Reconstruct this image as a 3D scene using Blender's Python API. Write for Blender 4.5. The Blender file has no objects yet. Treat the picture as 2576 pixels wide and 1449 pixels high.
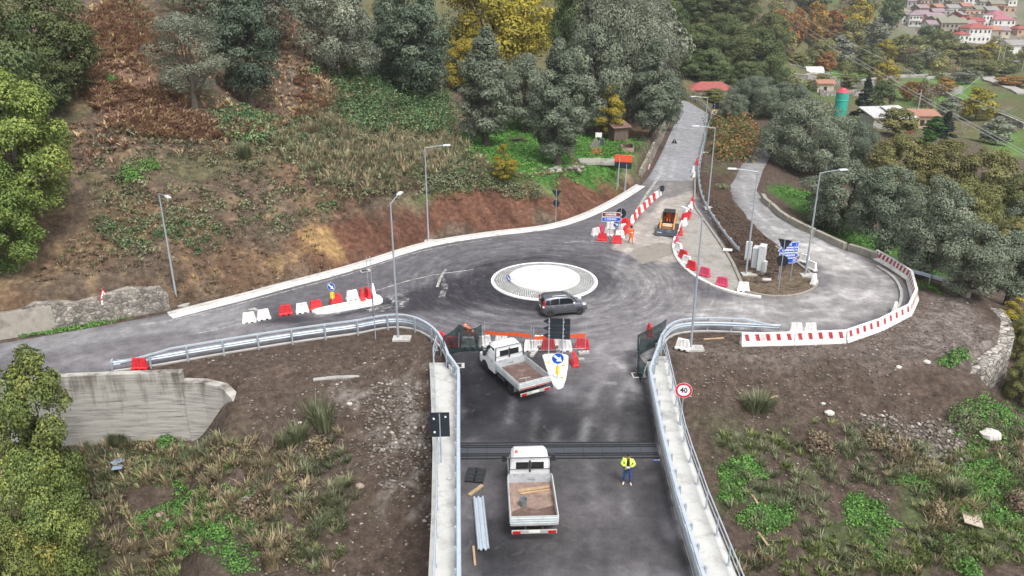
import bpy, bmesh, math, random
import numpy as np
from mathutils import Vector, Matrix, geometry
random.seed(7); RNG = np.random.default_rng(11)
S = bpy.context.scene; COL = S.collection
PI = math.pi; R = math.radians
# ------------------------------------------------------------- camera
CAM_H, PITCH, FPX = 23.0, R(21.3), 1960.0        # drone height, downward pitch, focal length in photo pixels (2576 wide)
cam = bpy.data.cameras.new('camera'); camo = bpy.data.objects.new('camera', cam); COL.objects.link(camo)
camo.location = (0, 0, CAM_H); camo.rotation_euler = (PI/2 - PITCH, 0, 0)
cam.sensor_width = 36; cam.lens = FPX/2576*36; cam.clip_start = .5; cam.clip_end = 5000
S.camera = camo
# ------------------------------------------------------------- light: overcast daylight
SUN_EL, SUN_AZ = R(58), R(150)                    # azimuth clockwise from +Y: the brighter part of the sky is behind and right of the drone
w = bpy.data.worlds.new('World'); S.world = w; w.use_nodes = True
nt = w.node_tree; bg = nt.nodes['Background']
sky = nt.nodes.new('ShaderNodeTexSky'); sky.sky_type = 'NISHITA'; sky.sun_disc = False
sky.sun_elevation = SUN_EL; sky.sun_rotation = SUN_AZ; sky.air_density = 1.0; sky.dust_density = 4.0; sky.ozone_density = 1.0
hs = nt.nodes.new('ShaderNodeHueSaturation'); hs.inputs['Saturation'].default_value = .22
nt.links.new(sky.outputs[0], hs.inputs['Color']); nt.links.new(hs.outputs[0], bg.inputs['Color'])
bg.inputs['Strength'].default_value = .15
sun = bpy.data.lights.new('sun', 'SUN'); sun.energy = 1.4; sun.angle = R(18); sun.color = (1, .965, .92)
suno = bpy.data.objects.new('sun', sun); COL.objects.link(suno)
d = Vector((math.sin(SUN_AZ)*math.cos(SUN_EL), math.cos(SUN_AZ)*math.cos(SUN_EL), math.sin(SUN_EL)))
suno.rotation_euler = d.to_track_quat('Z', 'Y').to_euler(); suno.location = d*300
S.view_settings.view_transform = 'Standard'; S.view_settings.look = 'None'
S.view_settings.gamma = 1; S.view_settings.use_curve_mapping = False; S.view_settings.exposure = .74
S.cycles.max_bounces = 5; S.cycles.diffuse_bounces = 3; S.cycles.glossy_bounces = 2; S.cycles.transparent_max_bounces = 8
S.cycles.use_denoising = True
# ------------------------------------------------------------- measuring: a photo pixel to the place on the ground it shows
CP, SP = math.cos(PITCH), math.sin(PITCH)
def ray(px, py):
    a, b = (px - 1288)/FPX, (724.5 - py)/FPX
    return a, CP + b*SP, -SP + b*CP
def g(px, py, z=0.0):
    a, dy, dz = ray(px, py); t = (z - CAM_H)/dz
    return Vector((a*t, dy*t, z))
def gy(px, py, Y):                                # the point of that ray at distance Y
    a, dy, dz = ray(px, py); t = Y/dy
    return Vector((a*t, Y, CAM_H + dz*t))
def px2m(n, Y, py=724.5): return n/FPX*Y/ray(1288, py)[1]
# ------------------------------------------------------------- noise for numpy arrays
def vnoise(x, y, seed=0):
    xi, yi = np.floor(x).astype(np.int64), np.floor(y).astype(np.int64); xf, yf = x-xi, y-yi
    u, v = xf*xf*(3-2*xf), yf*yf*(3-2*yf)
    def h(a, b):
        n = (a*374761393 + b*668265263 + seed*974711) & 0x7fffffff
        n = ((n ^ (n >> 13))*1274126177) & 0x7fffffff
        return ((n ^ (n >> 16)) & 0xffff)/65535.0
    return (h(xi, yi)*(1-u)+h(xi+1, yi)*u)*(1-v) + (h(xi, yi+1)*(1-u)+h(xi+1, yi+1)*u)*v
def fbm(x, y, s, o=4, seed=0):
    x = np.asarray(x, float)/s; y = np.asarray(y, float)/s; a = .5; t = 0; n = 0
    for i in range(o):
        t = t + a*vnoise(x, y, seed+i); n += a; a *= .5; x = x*2.03+17.1; y = y*2.03-9.7
    return t/n
def sst(a, b, x):
    t = np.clip((x-a)/(b-a), 0, 1); return t*t*(3-2*t)
def pip(poly, X, Y):                              # point in polygon
    inside = np.zeros(X.shape, bool); n = len(poly)
    for i in range(n):
        x0, y0 = poly[i][:2]; x1, y1 = poly[(i+1) % n][:2]
        if y0 == y1: continue
        c = ((y0 > Y) != (y1 > Y)) & (X < (x1-x0)*(Y-y0)/(y1-y0)+x0)
        inside ^= c
    return inside
def pdist(line, X, Y, close=False):               # distance to a polyline, and the x of the nearest point
    best = np.full(X.shape, 1e9); bx = np.zeros(X.shape)
    m = len(line) if close else len(line)-1
    for i in range(m):
        x0, y0 = line[i][:2]; x1, y1 = line[(i+1) % len(line)][:2]
        dx, dy = x1-x0, y1-y0; L = dx*dx+dy*dy+1e-12
        t = np.clip(((X-x0)*dx+(Y-y0)*dy)/L, 0, 1)
        qx = x0+t*dx; dd = np.hypot(X-qx, Y-(y0+t*dy)); k = dd < best
        best = np.where(k, dd, best); bx = np.where(k, qx, bx)
    return best, bx
def soft(poly, X, Y, e=.6):                       # 1 inside, 0 outside, soft edge of width e
    dd, _ = pdist(poly, X, Y, True); s = np.where(pip(poly, X, Y), dd, -dd)
    return sst(-e, e, s)
# ------------------------------------------------------------- objects
def tag(o, label=None, cat=None, group=None, kind=None):
    if label: o['label'] = label
    if cat: o['category'] = cat
    if group: o['group'] = group
    if kind: o['kind'] = kind
    return o
def thing(name, label, cat, loc=(0, 0, 0), rz=0, group=None):
    o = bpy.data.objects.new(name, None); COL.objects.link(o); o.location = loc; o.rotation_euler = (0, 0, rz)
    o.empty_display_size = .3
    return tag(o, label, cat, group)
def link(name, me, parent=None):
    o = bpy.data.objects.new(name, me); COL.objects.link(o)
    if parent: o.parent = parent
    return o
def dup(root, loc=None, rz=None, label=None, scale=None, group=None):
    def cp(o, p):
        c = o.copy(); COL.objects.link(c); c.parent = p
        for ch in KIDS.get(o.name, [k for k in o.children]): cp(ch, c)
        return c
    c = cp(root, None)
    if loc is not None: c.location = loc
    if rz is not None: c.rotation_euler = (0, 0, rz)
    if scale: c.scale = scale
    if label: c['label'] = label
    if group: c['group'] = group
    return c
KIDS = {}
class MB:
    """collects simple solids; build() links them as ONE mesh object"""
    def __init__(s): s.v = []; s.f = []; s.m = []; s.M = None
    def add(s, vs, fs, m=0):
        b = len(s.v)
        if s.M is not None: vs = [s.M @ Vector(p) for p in vs]
        s.v += [tuple(p) for p in vs]; s.f += [tuple(i+b for i in q) for q in fs]; s.m += [m]*len(fs); return s
    def box(s, c, d, rz=0, m=0, top=(1, 1), rx=0, ry=0):
        x, y, z = d[0]/2, d[1]/2, d[2]/2; M = Matrix.Translation(c) @ Matrix.Rotation(rz, 4, 'Z') @ Matrix.Rotation(ry, 4, 'Y') @ Matrix.Rotation(rx, 4, 'X')
        tx, ty = top
        p = [(-x, -y, -z), (x, -y, -z), (x, y, -z), (-x, y, -z), (-x*tx, -y*ty, z), (x*tx, -y*ty, z), (x*tx, y*ty, z), (-x*tx, y*ty, z)]
        return s.add([M @ Vector(q) for q in p], [(0, 3, 2, 1), (4, 5, 6, 7), (0, 1, 5, 4), (1, 2, 6, 5), (2, 3, 7, 6), (3, 0, 4, 7)], m)
    def cyl(s, p0, p1, r0, r1=None, n=8, m=0, caps=True):
        r1 = r0 if r1 is None else r1; p0, p1 = Vector(p0), Vector(p1); ax = (p1-p0).normalized()
        u = ax.orthogonal().normalized(); w_ = ax.cross(u)
        vs = []
        for p, r in ((p0, r0), (p1, r1)):
            for i in range(n):
                a = 2*PI*i/n; vs.append(p+(u*math.cos(a)+w_*math.sin(a))*r)
        fs = [(i, (i+1) % n, n+(i+1) % n, n+i) for i in range(n)]
        if caps: fs += [tuple(range(n-1, -1, -1)), tuple(range(n, 2*n))]
        return s.add(vs, fs, m)
    def tube(s, pts, r, n=6, m=0):
        pts = [Vector(p) for p in pts]
        rr = r if isinstance(r, (list, tuple)) else [r]*len(pts); vs = []; u = None
        for i, p in enumerate(pts):
            t = (pts[min(i+1, len(pts)-1)]-pts[max(i-1, 0)]).normalized()
            u = t.orthogonal().normalized() if u is None else (u-t*u.dot(t)).normalized()
            w_ = t.cross(u)
            for k in range(n):
                a = 2*PI*k/n; vs.append(p+(u*math.cos(a)+w_*math.sin(a))*rr[i])
        fs = [(i*n+k, i*n+(k+1) % n, (i+1)*n+(k+1) % n, (i+1)*n+k) for i in range(len(pts)-1) for k in range(n)]
        fs += [tuple(range(n-1, -1, -1)), tuple(range((len(pts)-1)*n, len(pts)*n))]
        return s.add(vs, fs, m)
    def loft(s, rings, m=0, caps=True, closed=True):
        n = len(rings[0]); vs = [p for r_ in rings for p in r_]
        fs = [(i*n+k, i*n+(k+1) % n, (i+1)*n+(k+1) % n, (i+1)*n+k) for i in range(len(rings)-1) for k in range(n if closed else n-1)]
        if caps and closed: fs += [tuple(range(n-1, -1, -1)), tuple(range((len(rings)-1)*n, len(rings)*n))]
        return s.add(vs, fs, m)
    def prism(s, poly, z0, z1, m=0):
        a = sum(poly[i][0]*poly[(i+1) % len(poly)][1]-poly[(i+1) % len(poly)][0]*poly[i][1] for i in range(len(poly)))
        if a < 0: poly = poly[::-1]
        return s.loft([[(p[0], p[1], z0) for p in poly], [(p[0], p[1], z1) for p in poly]], m)
    def ell(s, c, r, nu=10, nv=6, m=0):
        rings = []
        for j in range(nv+1):
            ph = -PI/2+PI*j/nv; k = max(math.cos(ph), .02)
            rings.append([(c[0]+r[0]*k*math.cos(2*PI*i/nu), c[1]+r[1]*k*math.sin(2*PI*i/nu), c[2]+r[2]*math.sin(ph)) for i in range(nu)])
        return s.loft(rings, m)
    def lathe(s, prof, n=16, m=0, c=(0, 0, 0)):
        return s.loft([[(c[0]+r*math.cos(2*PI*i/n), c[1]+r*math.sin(2*PI*i/n), c[2]+z) for i in range(n)] for r, z in prof], m)
    def build(s, name, mats, parent=None, smooth=False, bevel=0):
        me = bpy.data.meshes.new(name); me.from_pydata(s.v, [], s.f)
        for k in (mats if isinstance(mats, (list, tuple)) else [mats]): me.materials.append(k)
        me.polygons.foreach_set('material_index', s.m)
        if smooth: me.polygons.foreach_set('use_smooth', [True]*len(s.f))
        me.update()
        if smooth and smooth != 'full':
            me.set_sharp_from_angle(angle=R(40))
        o = link(name, me, parent)
        if bevel:
            b = o.modifiers.new('bevel', 'BEVEL'); b.width = bevel; b.segments = 2; b.limit_method = 'ANGLE'
        return o
def npmesh(name, V, F, mats, parent=None, smooth=False, cols=None, tint=None):
    """mesh from numpy: V (n,3), F (m,k)"""
    me = bpy.data.meshes.new(name or "crown"); V = np.ascontiguousarray(V, np.float32); F = np.ascontiguousarray(F, np.int32)
    k = F.shape[1]; me.vertices.add(len(V)); me.vertices.foreach_set('co', V.ravel())
    me.loops.add(F.size); me.loops.foreach_set('vertex_index', F.ravel()); me.polygons.add(len(F))
    me.polygons.foreach_set('loop_start', np.arange(0, F.size, k, dtype=np.int32))
    if smooth: me.polygons.foreach_set('use_smooth', np.ones(len(F), bool))
    for q in (mats if isinstance(mats, (list, tuple)) else [mats]): me.materials.append(q)
    me.update(calc_edges=True)
    if cols is not None:
        a = me.attributes.new('Col', 'FLOAT_COLOR', 'POINT'); c = np.ones((len(V), 4), np.float32); c[:, :3] = cols; a.data.foreach_set('color', c.ravel())
    if tint is not None:
        a = me.attributes.new('tint', 'FLOAT', 'POINT'); a.data.foreach_set('value', np.ascontiguousarray(tint, np.float32))
    return link(name, me, parent) if name else me
# ------------------------------------------------------------- materials
def newmat(name):
    m = bpy.data.materials.new(name); m.use_nodes = True
    return m, m.node_tree, m.node_tree.nodes['Principled BSDF']
def N(nt_, t, **kw):
    n = nt_.nodes.new(t)
    for k, v in kw.items():
        if k in n.inputs: n.inputs[k].default_value = v
        else: setattr(n, k, v)
    return n
def ramp(nt_, stops):
    n = nt_.nodes.new('ShaderNodeValToRGB'); e = n.color_ramp.elements
    while len(e) < len(stops): e.new(.5)
    for q, (p, c) in zip(e, stops): q.position = p; q.color = (*c, 1) if len(c) == 3 else c
    return n
def mat(name, col, rough=.6, metal=0, var=.15, scale=3., dirt=None, dscale=1.2, damt=.5, bump=0., coord='Object', spec=.5):
    """a plain surface with its own small unevenness of colour, optional dirt/stain patches and bump"""
    m, t, p = newmat(name); L = t.links.new
    tc = N(t, 'ShaderNodeTexCoord') if coord != 'Position' else N(t, 'ShaderNodeNewGeometry'); n1 = N(t, 'ShaderNodeTexNoise', Scale=scale, Detail=6., Roughness=.65)
    L(tc.outputs[coord], n1.inputs['Vector'])
    c = ramp(t, [(.25, tuple(x*(1-var) for x in col)), (.75, tuple(min(1, x*(1+var)) for x in col))]); L(n1.outputs['Fac'], c.inputs[0])
    out = c.outputs[0]
    if dirt:
        n2 = N(t, 'ShaderNodeTexNoise', Scale=dscale, Detail=8., Roughness=.7); L(tc.outputs[coord], n2.inputs['Vector'])
        k = ramp(t, [(.5, (0, 0, 0)), (.68, (damt,)*3)]); L(n2.outputs['Fac'], k.inputs[0])
        mx = N(t, 'ShaderNodeMix', data_type='RGBA'); mx.inputs['B'].default_value = (*dirt, 1)
        mx.inputs[7].default_value = (*dirt, 1); L(k.outputs[0], mx.inputs[0]); L(out, mx.inputs[6]); out = mx.outputs[2]
    L(out, p.inputs['Base Color']); p.inputs['Roughness'].default_value = rough; p.inputs['Metallic'].default_value = metal
    p.inputs['Specular IOR Level'].default_value = spec
    if bump:
        b = N(t, 'ShaderNodeBump', Strength=bump, Distance=.05); L(n1.outputs['Fac'], b.inputs['Height']); L(b.outputs[0], p.inputs['Normal'])
    return m
def leafmat(name, stops, rough=.6, hue=1., val=.14, trans=.18, gain=1.42):
    m, t, p = newmat(name); L = t.links.new
    a = N(t, 'ShaderNodeAttribute', attribute_name='tint'); r_ = ramp(t, stops); L(a.outputs['Fac'], r_.inputs[0])
    oi = N(t, 'ShaderNodeObjectInfo'); mr = N(t, 'ShaderNodeMapRange'); mr.inputs[3].default_value = gain*(1-val); mr.inputs[4].default_value = gain*(1+val)
    L(oi.outputs['Random'], mr.inputs[0])
    h = N(t, 'ShaderNodeHueSaturation'); L(r_.outputs[0], h.inputs['Color']); L(mr.outputs[0], h.inputs['Value'])
    m5 = N(t, 'ShaderNodeMath', operation='MULTIPLY'); m5.inputs[1].default_value = 37.3; L(oi.outputs['Random'], m5.inputs[0]); fr = N(t, 'ShaderNodeMath', operation='FRACT'); L(m5.outputs[0], fr.inputs[0]); mh = N(t, 'ShaderNodeMapRange'); mh.inputs[3].default_value = .5-.026*hue; mh.inputs[4].default_value = .5+.016*hue; L(fr.outputs[0], mh.inputs[0]); L(mh.outputs[0], h.inputs['Hue'])
    L(h.outputs[0], p.inputs['Base Color']); p.inputs['Roughness'].default_value = rough; p.inputs['Specular IOR Level'].default_value = .25
    if trans:                                     # leaves let some light through
        tr = N(t, 'ShaderNodeBsdfTranslucent'); L(h.outputs[0], tr.inputs['Color']); ms_ = N(t, 'ShaderNodeMixShader'); ms_.inputs[0].default_value = trans
        L(p.outputs[0], ms_.inputs[1]); L(tr.outputs[0], ms_.inputs[2]); L(ms_.outputs[0], t.nodes['Material Output'].inputs['Surface'])
    return m
# ============================================================= THE LIE OF THE LAND
U_LINE = [(-90, 20), (-60, 35), (-46, 43.2), (-35.5, 49), (-32, 50.8), (-25.8, 54.3), (-21, 58), (-16.4, 62.3), (-11.7, 67.1), (-7.9, 71.5), (-1.5, 75.2), (4.5, 77.5),
          (8.2, 81.6), (12.4, 88.2), (15.8, 94.6), (20.3, 109.6), (28.4, 140), (33.5, 158), (31, 166), (22, 171), (8, 174)]
E_LINE = [(8, 184), (24, 181.5), (34, 177), (38.6, 168), (39.2, 158), (44, 152), (47, 140), (43, 124), (39.8, 114.5), (34.4, 102), (30.4, 91), (29.3, 80), (31, 73.5), (31.7, 69.5),
          (33.3, 66.5), (34.6, 61.2), (37.2, 57.6), (36.2, 53.2), (33.6, 49.2), (29.5, 46.6), (23, 46.2), (16, 46.4), (12.5, 46.6), (10.4, 46.4)]
D_LINE = [(10.4, 46.4), (-5.6, 45.6), (-6.5, 46.0), (-11, 46.4), (-16.5, 44.6), (-20.5, 44.1), (-29, 43.6), (-36, 40.5), (-60, 29), (-90, 14)]
PLATEAU = U_LINE + E_LINE + D_LINE[1:]
MEDIAN = [tuple(g(x, y)[:2]) for x, y in [(1762, 500), (1800, 568), (1845, 650), (1878, 733), (1950, 745), (2010, 742), (2048, 724), (2046, 702), (2008, 662), (1958, 622), (1918, 592), (1882, 552),
          (1842, 505), (1834, 470), (1862, 415), (1900, 378), (1880, 330), (1800, 300), (1782, 340), (1766, 400), (1757, 450)]]
def terrain(X, Y, fine=True):
    X = np.asarray(X, float); Y = np.asarray(Y, float); shp = X.shape; X = X.ravel(); Y = Y.ravel()
    inside = pip(PLATEAU, X, Y); dU, xU = pdist(U_LINE, X, Y); dE, _ = pdist(E_LINE, X, Y); dD, xD = pdist(D_LINE, X, Y)
    # hill above the road: a cut bank, then the natural slope, flattening to an olive terrace in the middle
    rise = np.interp(xU, [-36, -27, -24, -14, -6, 4, 14, 18, 30], [2.7, 2.6, 4.9, 5.5, 4.7, 4.4, 3.0, 2.2, 2.0])
    wid = np.interp(xU, [-36, -27, -23, -14, 4, 14, 18, 30], [.5, .5, 5., 5.6, 4.3, 3.4, .7, .7])
    s1 = np.interp(xU, [-30, -14, -5, 8, 30], [.43, .42, .11, .05, .06]); s2 = np.interp(xU, [-30, -14, -4, 10, 30], [.47, .47, .42, .36, .26])
    dd = np.maximum(dU-.35, 0)
    bank = rise*np.clip(dd/wid, 0, 1)**.85
    if fine: bank = bank+np.where(wid > 2, 1, .2)*np.sin(PI*np.clip(dd/wid, 0, 1))*((fbm(xU*1.0+Y*.25, Y*.1, 1.0, 3, 14)-.5)*.55+(fbm(X, Y, 2.5, 3, 15)-.5)*.7)
    zU = bank + s1*np.clip(dd-wid, 0, 20) + s2*np.maximum(dd-wid-20, 0)
    zU = np.minimum(zU, 60+.1*dd)
    # below the road: fill slopes south of it, the valley to the east
    south = -.12 - .43*dD - 4.2*sst(0.05, .5, dD)*sst(-17., -21., xD)
    south = np.maximum(south, -16-.02*dD)
    steep = np.interp(Y, [40, 58, 64, 110, 150], [.42, .40, .34, .30, .14])
    fl = np.interp(Y, [40, 90, 180, 600], [-13, -11, -9, -9])
    eastz = -.1 - steep*dE - 2.0*sst(.1, .9, dE)*sst(30, 33, X)*sst(58, 55, Y)*sst(42, 44.5, Y+.2*(X-30))
    eastz = np.maximum(eastz, fl + .15*(fl-eastz)*0)
    k = sst(-3, 3, dE-dD)*1.0
    low = np.where(dD < dE, south, eastz); near = np.abs(dE-dD) < 6
    low = np.where(near, south*sst(-6, 6, dE-dD)+eastz*(1-sst(-6, 6, dE-dD)), low)
    xc = 18.5+(Y-90)*.255; ww = np.interp(Y, [110, 165, 200, 260], [2.5, 2.5, 15, 55])
    hill = np.where(Y > 108, sst(-ww, ww, xc-X), (dU < np.minimum(dE, dD)).astype(float))
    z = hill*zU + (1-hill)*low
    z = z + 13*np.exp(-((X-47)/34)**2-((Y-262)/46)**2)
    far0 = np.interp(X, [40, 120, 220, 320, 500], [300, 350, 420, 430, 420])
    z = z + .27*np.maximum(Y-far0, 0)*sst(0, 40, Y-far0+20)
    # terraces of the valley floor
    z = z + np.where((X > 60) & (Y > 140), (fbm(X, Y, 60, 2, 5)-.5)*3*sst(140, 200, Y), 0)
    out = ~inside
    dmin = np.minimum(np.minimum(dU, dE), dD); rough = sst(.3, 3, dmin)
    if fine:
        z = z + out*rough*((fbm(X, Y, 9, 4, 1)-.5)*1.5 + (fbm(X, Y, 1.7, 3, 2)-.5)*.36)
        zin = -.05 + 0*X
    else: zin = -.05 + 0*X
    z = np.where(inside, zin, z)
    m = soft(MEDIAN, X, Y, .35)
    z = np.where(inside, np.maximum(z, -.05+m*(.17+(fbm(X, Y, 1.3, 3, 8)-.35)*.55)), z)
    return z.reshape(shp)
def H(x, y): return float(terrain(np.array([x]), np.array([y]))[0])
def gh(px, py, y0=20., y1=700.):                  # where a photo pixel's ray meets the land
    a, dy, dz = ray(px, py)
    t = np.concatenate([np.arange(y0, 200, .15), np.arange(200, y1, .6)])/dy
    zz = CAM_H+dz*t; hz = terrain(a*t, dy*t); k = np.argmax(zz <= hz)
    if not (zz <= hz).any(): k = len(t)-1
    return Vector((a*t[k], dy*t[k], hz[k]))
def ghp(pts): return [tuple(gh(*p)[:2]) for p in pts]
def axis(a, fa, fb, b, st, gr):
    m = np.arange(fa, fb, st); r_ = [fb]; q = st
    while r_[-1] < b: q = min(q*gr, 12); r_.append(r_[-1]+q)
    l = [fa]; q = st
    while l[-1] > a: q = min(q*gr, 12); l.append(l[-1]-q)
    return np.concatenate([np.array(l[:0:-1]), m, np.array(r_)])
ax_ = axis(-420, -48, 50, 800, .3, 1.06); ay_ = axis(2, 18, 112, 1150, .3, 1.045)
GX, GY = np.meshgrid(ax_, ay_); GZ = terrain(GX, GY)
# --- what covers the ground where
soil = np.array([.092, .068, .054]); litter = np.array([.125, .094, .068])
def mixc(c, col, m): return c*(1-m[..., None]) + np.array(col)*m[..., None]
wx = GX+(fbm(GX, GY, 3, 3, 31)-.5)*5; wy = GY+(fbm(GX, GY, 3, 3, 32)-.5)*5; wx1 = GX+(fbm(GX, GY, .9, 3, 33)-.5)*1.3; wy1 = GY+(fbm(GX, GY, .9, 3, 34)-.5)*1.3
C = np.broadcast_to(soil, GX.shape+(3,)).copy(); n1 = fbm(GX, GY, 4, 4, 41); n2 = fbm(GX, GY, .8, 3, 42); n3 = fbm(GX, GY, 13, 3, 43)
ZP = {}
def zone(name, pix, col, amt=1., e=1., wob=1):
    poly = ghp(pix); ZP[name] = poly
    global C
    m = soft(poly, wx if wob else wx1, wy if wob else wy1, e)*amt
    C = mixc(C, col, m)
    return m
dU_, _ = pdist(U_LINE, GX, GY); hillside = (dU_ < 120) & ~pip(PLATEAU, GX, GY) & (GY > 40+.0*GX) & (terrain(GX, GY, False) > .05)
C = mixc(C, litter, hillside*(.55+.4*n1)); C = mixc(C, (.17, .105, .06), hillside*sst(.5, .62, fbm(GX, GY, 6, 3, 48))*.6*sst(16, 8, dU_)); C = mixc(C, (.24, .17, .10), hillside*sst(.55, .72, n2)*.5)
C = mixc(C, (.085, .095, .045), hillside*sst(.48, .66, n1)*.55*sst(5, 12, dU_))
far = sst(125, 190, GY)*((GX > 20) | (GY > 150)); C = mixc(C, (.12, .115, .055), far*.9); C = mixc(C, (.20, .18, .155), soft(ghp([(2215, 60), (2290, 30), (2300, -40), (2576, -40), (2600, 100), (2520, 130), (2380, 128), (2250, 105)]), GX, GY, 6)*.9); C = mixc(C, (.085, .135, .04), far*sst(.52, .60, n3)*.7*sst(50, 75, GX))
zone('ferns', [(170, 150), (230, 60), (300, -10), (560, -10), (560, 60), (430, 120), (420, 230), (470, 290), (300, 330), (220, 250)], (.20, .12, .085), .8, 2.)
zone('dry slope', [(640, 300), (820, 230), (1000, 300), (1130, 330), (1250, 450), (1000, 500), (760, 430)], (.125, .118, .065), .8, 2.)
zone('dark soil', [(760, 420), (900, 400), (960, 450), (860, 480), (780, 470)], (.085, .045, .04), .85, 1.)
zone('red cut', [(780, 572), (900, 540), (1020, 508), (1200, 470), (1330, 478), (1540, 448), (1600, 462), (1560, 505), (1480, 545), (1400, 566), (1250, 583), (1080, 610), (960, 648), (840, 686), (760, 640)], (.125, .060, .040), .95, .8)
zone('red left', [(430, 640), (600, 600), (780, 575), (840, 690), (620, 745), (480, 775)], (.15, .088, .052), .6, 1.5)
dU2, xU2 = pdist(U_LINE, GX, GY); cut = (dU2 < 6.5)*(dU2 > .4)*hillside*(GX > -26)*(GX < 16); C = C*(1+cut*(fbm(xU2+GY*.25, dU2*.12, .7, 3, 16)-.5)*1.1)[..., None]; C = mixc(C, (.055, .035, .028), cut*sst(3.4, 4.3, dU2)*sst(6.2, 5., dU2)*(GX > -14)*.75)
zone('ochre', [(742, 590), (800, 566), (835, 590), (868, 650), (830, 655), (760, 632)], (.30, .195, .09), .95, .5, 0)
C = mixc(C, (.27, .18, .09), soft(ghp([(430, 620), (760, 590), (830, 690), (480, 770)]), wx, wy, 1)*sst(.60, .72, n2)*.7)
LAWN = [(1125, 375), (1180, 318), (1300, 300), (1420, 322), (1600, 350), (1590, 420), (1520, 455), (1390, 470), (1250, 455), (1170, 425)]
zone('lawn', LAWN, (.055, .15, .028), .95, 1.2)
zone('lawn edge', [(1060, 478), (1200, 455), (1350, 475), (1330, 490), (1200, 478), (1060, 492)], (.07, .13, .035), .8, .8)
zone('east grass', [(1930, 480), (2020, 545), (2130, 615), (2230, 660), (2400, 720), (2400, 640), (2150, 560), (2000, 470)], (.05, .12, .025), .9, 1.)
zone('pad', [(1680, 885), (1860, 868), (2120, 860), (2260, 810), (2310, 740), (2440, 745), (2500, 850), (2480, 905), (2300, 930), (2050, 930), (1750, 930)], (.155, .125, .11), .8, 1.2)
pad2 = soft(ghp([(2280, 800), (2440, 750), (2495, 850), (2440, 910), (2250, 850)]), wx, wy, 1.5); C = mixc(C, (.23, .20, .185), pad2*.7*sst(.4, .6, n2))
C = mixc(C, (.26, .235, .215), soft(ghp([(850, 960), (1080, 940), (1080, 1300), (960, 1200), (830, 1020)]), wx, wy, 1.5)*sst(.5, .68, n2)*.75)
C = mixc(C, (.25, .215, .19), soft(ghp([(2250, 1050), (2420, 1130), (2450, 1250), (2330, 1240), (2280, 1120)]), wx, wy, 1.)*sst(.42, .6, n2)*.8)
zone('green sw', [(330, 1300), (450, 1240), (560, 1220), (640, 1280), (640, 1449), (500, 1449), (480, 1330), (420, 1400), (330, 1400)], (.06, .085, .04), .35, .8)
zone('green se', [(1810, 1160), (1900, 1180), (1980, 1260), (1960, 1320), (1850, 1300)], (.055, .10, .035), .6, .8)
se = soft(ghp([(1800, 1100), (2200, 1080), (2576, 1150), (2576, 1449), (1840, 1449)]), GX, GY, 3); C = mixc(C, (.075, .105, .04), se*sst(.46, .6, n1)*.75)
sw = soft(ghp([(190, 1080), (600, 1130), (900, 1180), (900, 1449), (0, 1449), (0, 1080)]), GX, GY, 3); C = mixc(C, (.095, .095, .05), sw*sst(.46, .6, n1)*.6)
for q in [[(2300, 190), (2470, 200), (2480, 260), (2330, 285), (2250, 240)], [(2080, 175), (2190, 180), (2170, 205), (2060, 198)], [(2480, 330), (2576, 330), (2576, 400), (2500, 385)]]:
    C = mixc(C, (.10, .20, .04), soft(ghp(q), wx, wy, 2)*.9)
zone('median', [(1770, 360), (1800, 330), (1850, 420), (1840, 470), (1800, 480)], (.09, .085, .045), .7, 1.)
m = soft(MEDIAN, GX, GY, .4); C = mixc(C, (.075, .05, .036), m*.9*sst(101, 96, GY)); C = mixc(C, (.15, .115, .08), m*sst(64.5, 62, GY)*.9)
C = C*(.8+.4*n2[..., None])
ny, nx = GX.shape; idx = np.arange(nx*ny).reshape(ny, nx)
F = np.stack([idx[:-1, :-1], idx[:-1, 1:], idx[1:, 1:], idx[1:, :-1]], -1).reshape(-1, 4)
gm, t, p = newmat('earth'); L = t.links.new
tc = N(t, 'ShaderNodeTexCoord'); at = N(t, 'ShaderNodeAttribute', attribute_name='Col')
na = N(t, 'ShaderNodeTexNoise', Scale=2.2, Detail=9., Roughness=.72); L(tc.outputs['Object'], na.inputs['Vector'])
vo = N(t, 'ShaderNodeTexVoronoi', Scale=5.5); L(tc.outputs['Object'], vo.inputs['Vector'])
r1 = ramp(t, [(.30, (.42,)*3), (.5, (1,)*3), (.70, (1.8,)*3)]); L(na.outputs['Fac'], r1.inputs[0])
mu = N(t, 'ShaderNodeMix', data_type='RGBA', blend_type='MULTIPLY'); mu.inputs[0].default_value = 1; L(at.outputs['Color'], mu.inputs[6]); L(r1.outputs[0], mu.inputs[7])
r2 = ramp(t, [(.08, (1,)*3), (.2, (0,)*3)]); L(vo.outputs['Distance'], r2.inputs[0])
nb = N(t, 'ShaderNodeTexNoise', Scale=.5, Detail=3.); L(tc.outputs['Object'], nb.inputs['Vector']); r3 = ramp(t, [(.45, (0,)*3), (.62, (.6,)*3)]); L(nb.outputs['Fac'], r3.inputs[0])
mm = N(t, 'ShaderNodeMath', operation='MULTIPLY'); L(r2.outputs[0], mm.inputs[0]); L(r3.outputs[0], mm.inputs[1])
m2 = N(t, 'ShaderNodeMix', data_type='RGBA'); L(mm.outputs[0], m2.inputs[0]); L(mu.outputs[2], m2.inputs[6]); m2.inputs[7].default_value = (.30, .265, .235, 1)
L(m2.outputs[2], p.inputs['Base Color']); p.inputs['Roughness'].default_value = .95; p.inputs['Specular IOR Level'].default_value = .15
bp = N(t, 'ShaderNodeBump', Strength=1., Distance=.28); L(na.outputs['Fac'], bp.inputs['Height']); L(bp.outputs[0], p.inputs['Normal'])
ground = npmesh('ground', np.stack([GX, GY, GZ], -1).reshape(-1, 3), F, gm, None, True, C.reshape(-1, 3)); tag(ground, kind='structure')
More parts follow.
